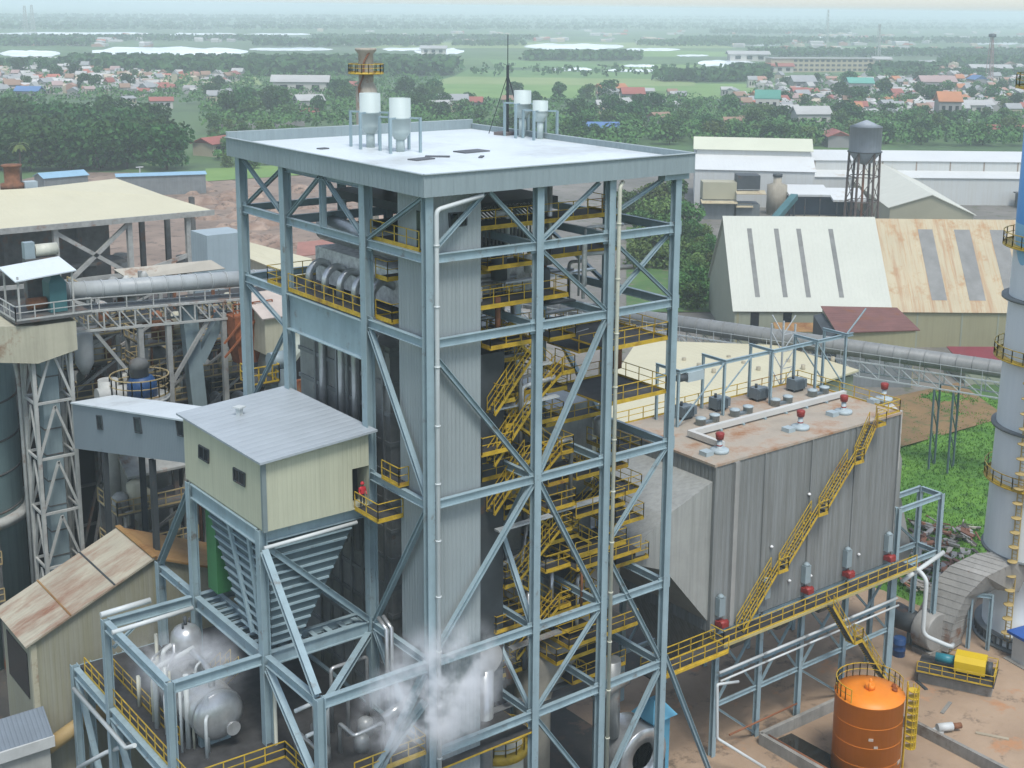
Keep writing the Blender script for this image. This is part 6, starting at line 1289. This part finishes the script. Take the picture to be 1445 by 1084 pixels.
def crown(rd, blobs, n, size, h0):
    b = MB()
    tot = sum(r**2 for *_, r in blobs)
    for bx, by, bz, r in blobs:
        for _ in range(int(n*r*r/tot)):
            while True:
                q = Vector((rd.uniform(-1, 1), rd.uniform(-1, 1), rd.uniform(-1, 1))); L = q.length
                if .02 < L < 1: break
            q = q/L*(L**.35); q = Vector((bx+q.x*r, by+q.y*r, bz+q.z*r*.75))
            nrm = Vector((rd.gauss(0, 1), rd.gauss(0, 1), rd.gauss(.6, 1))).normalized(); s_ = size*rd.uniform(.5, 1.25)
            a = nrm.orthogonal().normalized()*s_; c = nrm.cross(a).normalized()*s_*rd.uniform(.45, .8)
            k = rd.uniform(-.35, .35)
            b.add([q-a, q-c+a*k, q+a, q+c-a*k], [(0, 1, 2, 3)])
    return b
PROTO = []
def tree_proto(seed, h, w, n, size, li, spread):
    rd = random.Random(seed); blobs = []
    for k in range(spread):
        a = rd.uniform(0, 6.28); d = w*rd.uniform(.15, .62); blobs.append((math.cos(a)*d, math.sin(a)*d, h*rd.uniform(.30, .80), w*rd.uniform(.34, .52)))
    blobs.append((0, 0, h*.72, w*.5))
    o = thing("tree", "broad green tree", "tree", (0, 0, 0))
    t_ = MB().cyl((0, 0, 0), (rd.uniform(-.3, .3), rd.uniform(-.3, .3), h*.45), w*.05, w*.035, 7)
    for bx, by, bz, r in blobs[:5]: t_.cyl((0, 0, h*.38), (bx, by, bz), w*.035, w*.015, 5)
    blobs += [(math.cos(k*1.3)*w*.45, math.sin(k*1.3)*w*.45, h*.24, w*.34) for k in range(5)]
    t_.build("trunk", BARK, o); crown(rd, blobs, n, size, h).build("crown", LEAF[li], o); return o
for i, a in enumerate(((1, 11, 6.2, 1500, .62, 0, 9), (2, 13, 5.6, 1500, .60, 0, 8), (3, 9, 5.4, 1200, .55, 1, 8), (4, 10, 4.6, 1100, .50, 1, 7), (5, 8, 5.0, 1100, .5, 2, 8), (6, 12, 7.4, 1800, .68, 0, 11), (7, 7, 3.6, 800, .42, 1, 6))): PROTO.append(tree_proto(*a))
USED = [False]*len(PROTO)
def put_tree(i, loc, sc, label, group):
    o = PROTO[i] if not USED[i] else None
    rz = rr.uniform(0, 6.28); s3 = (sc*rr.uniform(.9, 1.12), sc*rr.uniform(.9, 1.12), sc)
    if o is None: o = dup(PROTO[i], loc, rz, s3)
    else: USED[i] = True; o.location = loc; o.rotation_euler.z = rz; o.scale = s3
    o["label"] = label; o["group"] = group; return o
rr = random.Random(77)
def grove(n, region, kinds, sc, label, group):
    for _ in range(n):
        (xa, ya_), (xb, yb_) = region; x = rr.uniform(xa, xb); f = rr.random(); y = ya_+(yb_-ya_)*f
        put_tree(rr.choice(kinds), G(x, y), rr.uniform(*sc), label, group)
for k in range(58):
    f = rr.random()**.8; y = 170+f*72; x = rr.uniform(-30, 205+f*70)
    put_tree(rr.choice((0, 1, 5, 0, 5)), G(x, y), rr.uniform(1.05, 1.5), "dark green tree in the dense wood left behind the cream shed", "dark wood on the left")
grove(26, ((285, 130), (600, 178)), (0, 2, 3, 1), (.85, 1.35), "green tree in the belt left of the roof silencers", "trees left of the silencers")
grove(22, ((300, 180), (420, 240)), (2, 4, 3), (.6, 1.0), "smaller green tree by the brown yard edge", "trees by the brown yard")
grove(44, ((575, 140), (880, 215)), (0, 1, 2, 3), (.85, 1.35), "green tree in the belt behind the white tower roof", "trees behind the tower roof")
grove(40, ((880, 155), (1100, 205)), (0, 2, 3, 4), (.85, 1.3), "green tree between the tower roof and the white mill halls", "trees left of the mill halls")
grove(46, ((1060, 150), (1450, 208)), (2, 3, 4, 0), (.75, 1.25), "green tree in the strip behind the long white hall", "trees behind the long hall")
grove(26, ((1080, 112), (1450, 160)), (0, 1, 3), (.9, 1.4), "tree standing among the houses of the right-hand town", "trees in the right-hand town")
grove(16, ((0, 95), (330, 135)), (0, 3), (.9, 1.4), "tree standing among the houses of the left-hand town", "trees in the left-hand town")
grove(26, ((885, 290), (965, 385)), (2, 4, 3, 6), (.7, 1.15), "leafy tree just right of the tower beside the green warehouse", "trees by the green warehouse")
grove(14, ((975, 345), (1008, 395)), (6, 4, 3), (.45, .75), "low bushy tree on the green patch left of the green warehouse", "bushy trees left of the warehouse")
grove(8, ((960, 395), (1010, 440)), (6, 3), (.6, .9), "small tree at the left gable of the green warehouse", "trees at the warehouse gable")
pt_ = thing("palm_tree", "palm tree with drooping fronds above the rusty roof stack", "palm tree", G(30, 262))
q = G(30, 262); MB().cyl((q.x, q.y, 0), (q.x+.3, q.y, 13), .4, .25, 8).build("trunk", BARK, pt_)
f = MB()
for k in range(22):
    a = k*2.4; up = rr.uniform(-.2, 1.0); pv_ = Vector((q.x+.3, q.y, 13)); L = rr.uniform(3.0, 4.2)
    for j in range(6):
        d = Vector((math.cos(a), math.sin(a), up-j*.32)).normalized(); nx_ = pv_+d*L/6; s_ = d.cross(Vector((0, 0, 1))).normalized()*(.75-.09*j)
        f.add([pv_-s_, pv_+s_, nx_+s_*.8, nx_-s_*.8], [(0, 1, 2, 3)]); pv_ = nx_
f.build("fronds", LEAF[2], pt_)
# far tree belts that read as one mass
bl = MB(); rd = random.Random(9)
def belt(xa, xb, y, n, h, dy=1.2):
    for _ in range(n):
        g_ = G(rd.uniform(xa, xb), y+rd.uniform(-dy, dy)); dist = (g_-CAM).length; r = h*rd.uniform(.6, 1.1)*.55; m0 = 7
        for _k in range(m0):
            c = g_+Vector((rd.gauss(0, r*.7), rd.gauss(0, r*.7), rd.uniform(.25, 1)*h)); s_ = r*rd.uniform(.5, .95)
            nrm = Vector((rd.gauss(0, 1), rd.gauss(0, 1), rd.gauss(.3, 1))).normalized(); a = nrm.orthogonal().normalized()*s_; c2 = nrm.cross(a).normalized()*s_*.8
            bl.add([c-a, c-c2, c+a, c+c2], [(0, 1, 2, 3)])
for xa, xb, y, n, h, dy in ((0, 1445, 41, 900, 9, 1.6), (0, 1445, 36, 900, 10, 1.5), (0, 1445, 31, 800, 12, 1.2), (0, 1445, 26, 700, 14, 1), (0, 400, 57, 380, 8, 1.5), (0, 130, 64, 160, 9, 1.5), (360, 620, 64, 300, 9, 2), (100, 640, 95, 700, 10, 3), (0, 130, 97, 130, 8, 2), (150, 640, 104, 700, 10, 4),
                            (440, 760, 56, 330, 8, 1.5), (740, 905, 84, 300, 9, 2), (640, 740, 64, 130, 7, 1.5), (900, 1100, 64, 260, 8, 2), (1000, 1445, 60, 500, 9, 2), (1060, 1445, 78, 560, 8, 3), (930, 1080, 113, 260, 8, 3), (1240, 1445, 110, 300, 7, 4), (1235, 1330, 103, 200, 9, 2), (1030, 1080, 104, 100, 8, 2), (1000, 1200, 47, 260, 9, 2), (960, 1060, 58, 140, 8, 2), (1330, 1445, 92, 200, 9, 4), (660, 1000, 104, 60, 6, 6)):
    belt(xa, xb, y, n, h, dy)
o = bl.build("far_woods", LEAF[0]); o["kind"] = "stuff"; o["label"] = "hazy belts of woodland across the far plain"
# continuous tree cover between the houses
bl = MB()
def cover(xa, xb, ya_, yb_, n, h):
    for _ in range(n):
        g_ = G(rd.uniform(xa, xb), rd.uniform(ya_, yb_)); r = h*rd.uniform(.3, .6); hh = h*rd.uniform(.55, 1.15)
        for _k in range(26):
            a0 = rd.uniform(0, 6.28); e0 = math.acos(rd.uniform(-.2, 1)); q = Vector((math.cos(a0)*math.sin(e0)*r, math.sin(a0)*math.sin(e0)*r, hh*.55+math.cos(e0)*hh*.45))*1.0
            s_ = rd.uniform(.5, 1.15); nrm = Vector((q.x, q.y, q.z-hh*.5)).normalized()+Vector((rd.gauss(0, .5), rd.gauss(0, .5), rd.gauss(.2, .5))); nrm.normalize()
            a = nrm.orthogonal().normalized()*s_; c2 = nrm.cross(a).normalized()*s_*.75; c = g_+q
            bl.add([c-a, c-c2, c+a, c+c2], [(0, 1, 2, 3)])
for a in ((285, 620, 110, 185, 620, 7), (575, 900, 150, 215, 460, 7), (860, 1100, 148, 205, 420, 7), (1060, 1450, 172, 208, 560, 6.5), (1060, 1450, 112, 172, 480, 6.5), (0, 300, 100, 150, 300, 6.5), (300, 430, 188, 236, 90, 4)): cover(*a)
o = bl.build("tree_cover", LEAF[1]); o["kind"] = "stuff"; o["label"] = "continuous green tree cover between the houses"
# ---- houses
HR = {"red": (.34, .11, .085), "rust": (.30, .19, .13), "grey": (.33, .34, .34), "white": (.44, .44, .42), "blue": (.10, .20, .40), "green": (.12, .38, .30), "pink": (.40, .29, .27), "orange": (.48, .20, .09)}
HW = [mat("plaster_white", (.52, .50, .45), .8, var=.1), mat("plaster_cream", (.46, .40, .28), .8, var=.1), mat("plaster_grey", (.30, .29, .28), .8, var=.15)]
HP = {}
def house(col, loc, w, d, h, rz, label, group=None, wi=0):
    key = (col, wi)
    if key not in HP:
        o = thing("house", label, "house", (0, 0, 0))
        MB().box(-.5, .5, -.5, .5, 0, 1).build("walls", HW[wi], o)
        MB().slab([(-.56, -.58, .96), (.56, -.58, .96), (.56, 0, 1.42), (-.56, 0, 1.42)], .06).slab([(.56, .58, .96), (-.56, .58, .96), (-.56, 0, 1.43), (.56, 0, 1.43)], .06).add([(-.5, -.5, 1), (-.5, .5, 1), (-.5, 0, 1.38), (.5, -.5, 1), (.5, .5, 1), (.5, 0, 1.38)], [(0, 1, 2), (5, 4, 3)]).build("roof", mat("roof_"+col, HR[col], .7, var=.18, ns=1.5, rust=.08), o)
        for x in (-.3, 0, .3): MB().box(x-.07, x+.07, -.53, -.5, .3, .75).build("window", DARKG, o)
        HP[key] = o; r = o; r.location = loc; r.rotation_euler.z = rz; r.scale = (w, d, h)
    else: r = dup(HP[key], loc, rz, (w, d, h))
    r["label"] = label
    if group: r["group"] = group
    elif "group" in r: del r["group"]
    return r
def hrot(): return rr.choice((-.65, -.6, .95, -.2, .3))+rr.uniform(-.15, .15)
def town(n, xa, xb, ya_, yb_, cols, where, sz=(7, 13)):
    for _ in range(n):
        c = rr.choice(cols); s_ = rr.uniform(*sz)
        house(c, G(rr.uniform(xa, xb), rr.uniform(ya_, yb_)), s_, s_*rr.uniform(.6, .9), rr.uniform(3, 6.5), hrot(), "%s-roofed house %s" % (c, where), "%s-roofed houses %s" % (c, where), rr.randrange(3))
town(90, -10, 210, 92, 138, ("grey", "rust", "white", "pink", "grey", "rust"), "in the crowded left-hand town", (5, 9))
town(34, 150, 345, 108, 150, ("grey", "rust", "white", "red", "grey"), "scattered at the left town's edge", (5, 9))
town(104, 1060, 1450, 116, 172, ("grey", "white", "rust", "pink", "grey", "red", "white", "orange"), "in the right-hand town", (5.5, 10))
town(24, 1290, 1450, 96, 128, ("white", "grey", "rust"), "behind the cell tower", (8, 14))
town(22, 840, 1060, 134, 190, ("grey", "white", "rust"), "among the trees behind the tower roof", (6, 11))
fh = MB()
def far(n, xa, xb, ya_, yb_, lo, hi):
    for _ in range(n):
        g_ = G(rr.uniform(xa, xb), rr.uniform(ya_, yb_)); w_ = rr.uniform(lo, hi); d_ = w_*rr.uniform(.5, .9); h_ = rr.uniform(2.6, 5); a = hrot(); c, q = math.cos(a), math.sin(a)
        def T(x, y, z): return (g_.x+x*c-y*q, g_.y+x*q+y*c, z)
        fh.add([T(-w_/2, -d_/2, 0), T(w_/2, -d_/2, 0), T(w_/2, d_/2, 0), T(-w_/2, d_/2, 0), T(-w_/2, -d_/2, h_), T(w_/2, -d_/2, h_), T(w_/2, d_/2, h_), T(-w_/2, d_/2, h_), T(-w_/2, 0, h_*1.35), T(w_/2, 0, h_*1.35)],
               [(0, 1, 5, 4), (2, 3, 7, 6), (1, 2, 6, 9, 5), (3, 0, 4, 8, 7), (4, 5, 9, 8), (6, 7, 8, 9)])
far(260, 0, 240, 90, 132, 5, 10); far(300, 1060, 1450, 112, 160, 5, 10); far(70, 1030, 1445, 46, 72, 12, 26); far(50, 430, 1000, 44, 64, 12, 26); far(40, 10, 330, 52, 66, 10, 22); far(40, 1290, 1445, 86, 118, 8, 16); far(40, 180, 340, 104, 140, 5, 9)
m, t, p = new_mat("far_house_paint"); v = mapped(t); vo = nd(t, "ShaderNodeTexVoronoi"); vo.inputs["Scale"].default_value = .045; t.links.new(v, vo.inputs["Vector"]); rmp = nd(t, "ShaderNodeValToRGB"); rmp.color_ramp.interpolation = 'CONSTANT'; sp = nd(t, "ShaderNodeSeparateColor"); t.links.new(vo.outputs["Color"], sp.inputs[0]); t.links.new(sp.outputs[0], rmp.inputs[0])
el = rmp.color_ramp.elements; el[0].color = (.38, .375, .35, 1); el[1].position = .3; el[1].color = (.30, .29, .28, 1)
for pos, c in ((.5, (.47, .46, .44, 1)), (.62, (.34, .19, .14, 1)), (.75, (.42, .36, .27, 1)), (.88, (.38, .12, .08, 1))): e2 = el.new(pos); e2.color = c
t.links.new(rmp.outputs[0], p.inputs["Base Color"]); p.inputs["Roughness"].default_value = .8
o = fh.build("far_houses", m); o["kind"] = "stuff"; o["label"] = "far small houses packed between the trees"
for c, px, py, w, d, h, lab in (("red", 305, 218, 15, 10, 5, "house with red hipped roof at the left end of the tower roof"), ("red", 228, 153, 12, 8, 4.5, "small red roofed house above the dark wood"), ("white", 180, 165, 24, 16, 4.5, "low white roofed hall above the dark wood"), ("blue", 42, 142, 14, 8, 6, "bright blue roofed house at the left town edge"),
                                ("white", 425, 134, 34, 12, 9, "long pale two-storey school left of the silencers"), ("white", 436, 157, 14, 12, 6.5, "cream house with pale roof left of the silencers"), ("red", 506, 137, 12, 12, 7, "house with red roof just behind the leftmost silencer"), ("red", 440, 168, 9, 7, 4, "little red roofed hut below the cream house"),
                                ("white", 610, 160, 18, 9, 5, "white house in the trees between silencers and mast"), ("grey", 640, 158, 15, 10, 7, "grey roofed house in the trees left of the mast"), ("red", 668, 158, 10, 9, 6, "red house in the trees just left of the mast"), ("orange", 862, 136, 18, 12, 6, "orange roofed house at the field edge"), ("red", 892, 150, 13, 10, 8, "red roofed house below the orange one"), ("white", 895, 136, 24, 10, 4, "white roofed shed right of the orange house"),
                                ("blue", 846, 194, 16, 10, 5, "blue roofed house peeping over the tower roof edge"), ("green", 1082, 163, 13, 2, 10, "bright green board among the houses"), ("green", 1212, 132, 17, 14, 8, "house with pale green roof in the right town"), ("grey", 1131, 132, 16, 12, 9, "tall grey house at the right town's left edge"), ("white", 1143, 182, 17, 10, 8, "white flat house in front of the right town"),
                                ("red", 1180, 206, 16, 10, 5, "red roof beside the water tower top"), ("red", 1418, 193, 22, 8, 4, "long red roof before the trees at the right edge"), ("orange", 1336, 170, 12, 10, 11, "tall orange house in the right town"), ("pink", 1320, 132, 24, 14, 9, "long pink roofed block in the right town"), ("blue", 1378, 124, 14, 10, 7, "blue roofed house in the right town"), ("white", 1375, 162, 18, 9, 6, "white and blue house right of the orange one"), ("rust", 730, 152, 16, 9, 5, "rust roofed house behind the mast"), ("white", 612, 76, 30, 22, 7, "white hall beside the middle ponds"), ("white", 1055, 86, 44, 20, 8, "white sheds by the far pond right of centre")):
    house(c, G(px, py), w, d, h, hrot() if w < 20 else -.62, lab, None, 0 if c in ("white", "green") else rr.randrange(3))
# long school block and its red-roofed hall
def pbox(px0, px1, pyb, pyt, dep):
    a, b = G(px0, pyb), G(px1, pyb); z = P(px0, pyt, y=a.y).z if False else 58-(a-CAM).to_2d().length*(58/((a-CAM).to_2d().length))*((pyt-10.0)/(pyb-10.0)); return a, b, z
a, b, z = pbox(1118, 1232, 102, 82, 14)
sb = thing("school_block", "long pale three-storey school block on the plain at right", "building", (a+b)/2); u = (b-a).normalized(); v = Vector((-u.y, u.x, 0)); L = (b-a).length
MB().hull([a, b, b+v*14, a+v*14], [q+Vector((0, 0, z)) for q in (a, b, b+v*14, a+v*14)]).build("walls", HW[1], sb)
MB().slab([q+Vector((0, 0, z+.8)) for q in (a-u*22-v, b+u+v*-1, b+u+v*15, a-u*22+v*15)], .8).build("roof", mat("roof_white", HR["white"]), sb)
MB().hull([a-u*22, a, a+v*14, a-u*22+v*14], [q+Vector((0, 0, z-.3)) for q in (a-u*22, a, a+v*14, a-u*22+v*14)]).build("wing", HW[1], sb)
for j in range(3):
    for k in range(15):
        q = a+u*(L*(k+.5)/15)-v*.1+Vector((0, 0, z*(j+.32)/3)); MB().bar(q, q+Vector((0, 0, z*.16)), L/15*.6, .2, v).build("window", DARKM, sb)
house("red", G(1098, 102), 26, 14, 6, -.62, "red-roofed hall at the left end of the school block", None, 0)
house("white", G(1395, 106), 36, 16, 7, -.62, "white hall below the cell tower", None, 0); house("white", G(1243, 91), 20, 14, 6, -.62, "pale block right of the school", None, 1)
# cell tower, lamp posts, pylons, hedge wall
def mast(name, label, px, pyb, pyt, w0, m, cat, heads=True):
    q = G(px, pyb); D = (q-CAM).to_2d().length; z = 58*(1-(pyt-10)/(pyb-10)); o = thing(name, label, cat, q); f = MB()
    for sx, sy in ((-1, -1), (1, -1), (1, 1), (-1, 1)): f.bar((q.x+sx*w0, q.y+sy*w0, 0), (q.x+sx*w0*.3, q.y+sy*w0*.3, z), w0*.16)
    for k in range(10):
        z0, z1 = z*k/10, z*(k+1)/10; r0, r1 = w0*(1-.7*k/10), w0*(1-.7*(k+1)/10); f.bar((q.x-r0, q.y-r0, z0), (q.x+r1, q.y-r1, z1), w0*.1).bar((q.x+r0, q.y-r0, z0), (q.x-r1, q.y-r1, z1), w0*.1).bar((q.x-r1, q.y-r1, z1), (q.x+r1, q.y-r1, z1), w0*.1)
    f.build("lattice", m, o)
    if heads: MB().lathe(q.x, q.y, [(w0*1.1, z-w0*1.2), (w0*1.3, z-w0*.9), (w0*1.3, z-w0*.2), (w0*.4, z)], 10).build("antenna", DARKM, o)
mast("cell_tower", "slender red and white lattice cell tower, far right", 1395, 120, 42, 2.4, mat("faded_red_mast", (.34, .2, .19), .6, var=.3), "cell tower")
for px, pyb, pyt, lab in ((1166, 70, 9, "very faint lattice pylon on the right skyline"), (37, 50, 16, "faint left lattice pylon on the left skyline"), (47, 50, 15, "faint right lattice pylon on the left skyline"), (1238, 90, 30, "faint lattice mast behind the school")): mast("pylon", lab, px, pyb, pyt, 4 if pyb < 60 else 2.4, GALV, "pylon", False)
for px, pyb, pyt, lab in ((198, 256, 236, "white lamp post in front of the dark wood"), (1257, 190, 172, "pale street lamp post behind the water tower"), (1366, 188, 168, "pale lamp post behind the long white hall")):
    q = G(px, pyb); z = 58*(1-(pyt-10)/(pyb-10)); o = thing("lamp_post", lab, "lamp post", q); MB().bar((q.x, q.y, 0), (q.x, q.y, z), .3).build("pole", mat("white_paint", (.6, .62, .6)), o); MB().bar((q.x-1.2, q.y, z), (q.x+1.2, q.y, z), .5, .3).build("lamp_head", mat("white_paint", (.6, .62, .6)), o)
for pa_, pb_, lab in (((880, 168), (1010, 172), "long pale boundary wall among the trees right of centre"), ((300, 184), (430, 178), "long pale boundary wall among the trees left of the tower")):
    a, b = G(*pa_), G(*pb_); o = thing("boundary_wall", lab, "wall", (a+b)/2); MB().bar(a+Vector((0, 0, 1.3)), b+Vector((0, 0, 1.3)), .3, 2.6).build("wall", HW[2], o)
poly("road", ((870, 176), (1010, 179), (1010, 181), (870, 178)), simple("road_tan", (.2, .18, .14), (.26, .22, .17), .1), .12)
poly("road", ((300, 190), (430, 184), (430, 187), (300, 194)), MATS.get("x") or simple("road_tan2", (.2, .18, .14), (.26, .22, .17), .1), .12)
poly("field", ((290, 238), (420, 232), (440, 246), (290, 256)), FLD[0], .2)
poly("field", ((884, 320), (1000, 318), (1012, 440), (884, 440)), simple("bush_green", (.04, .10, .025), (.08, .16, .035), .08, .3, (.14, .12, .08)), .25)
# ---------------------------------------------------------------- haze (the air between here and the horizon)
hz = MB().box(-9000, 26000, -9000, 26000, -1.0, 63.5)
m, t, b = new_mat("haze_air"); t.nodes.remove(b)
pv = nd(t, "ShaderNodeVolumePrincipled"); pv.inputs["Color"].default_value = (0.86, 0.975, 1.0, 1)
pv.inputs["Density"].default_value = 0.00030; pv.inputs["Anisotropy"].default_value = 0.0
t.links.new(pv.outputs[0], t.nodes["Material Output"].inputs["Volume"])
h = hz.build("haze", m); h["kind"] = "stuff"; h["label"] = "pale haze over the plain"
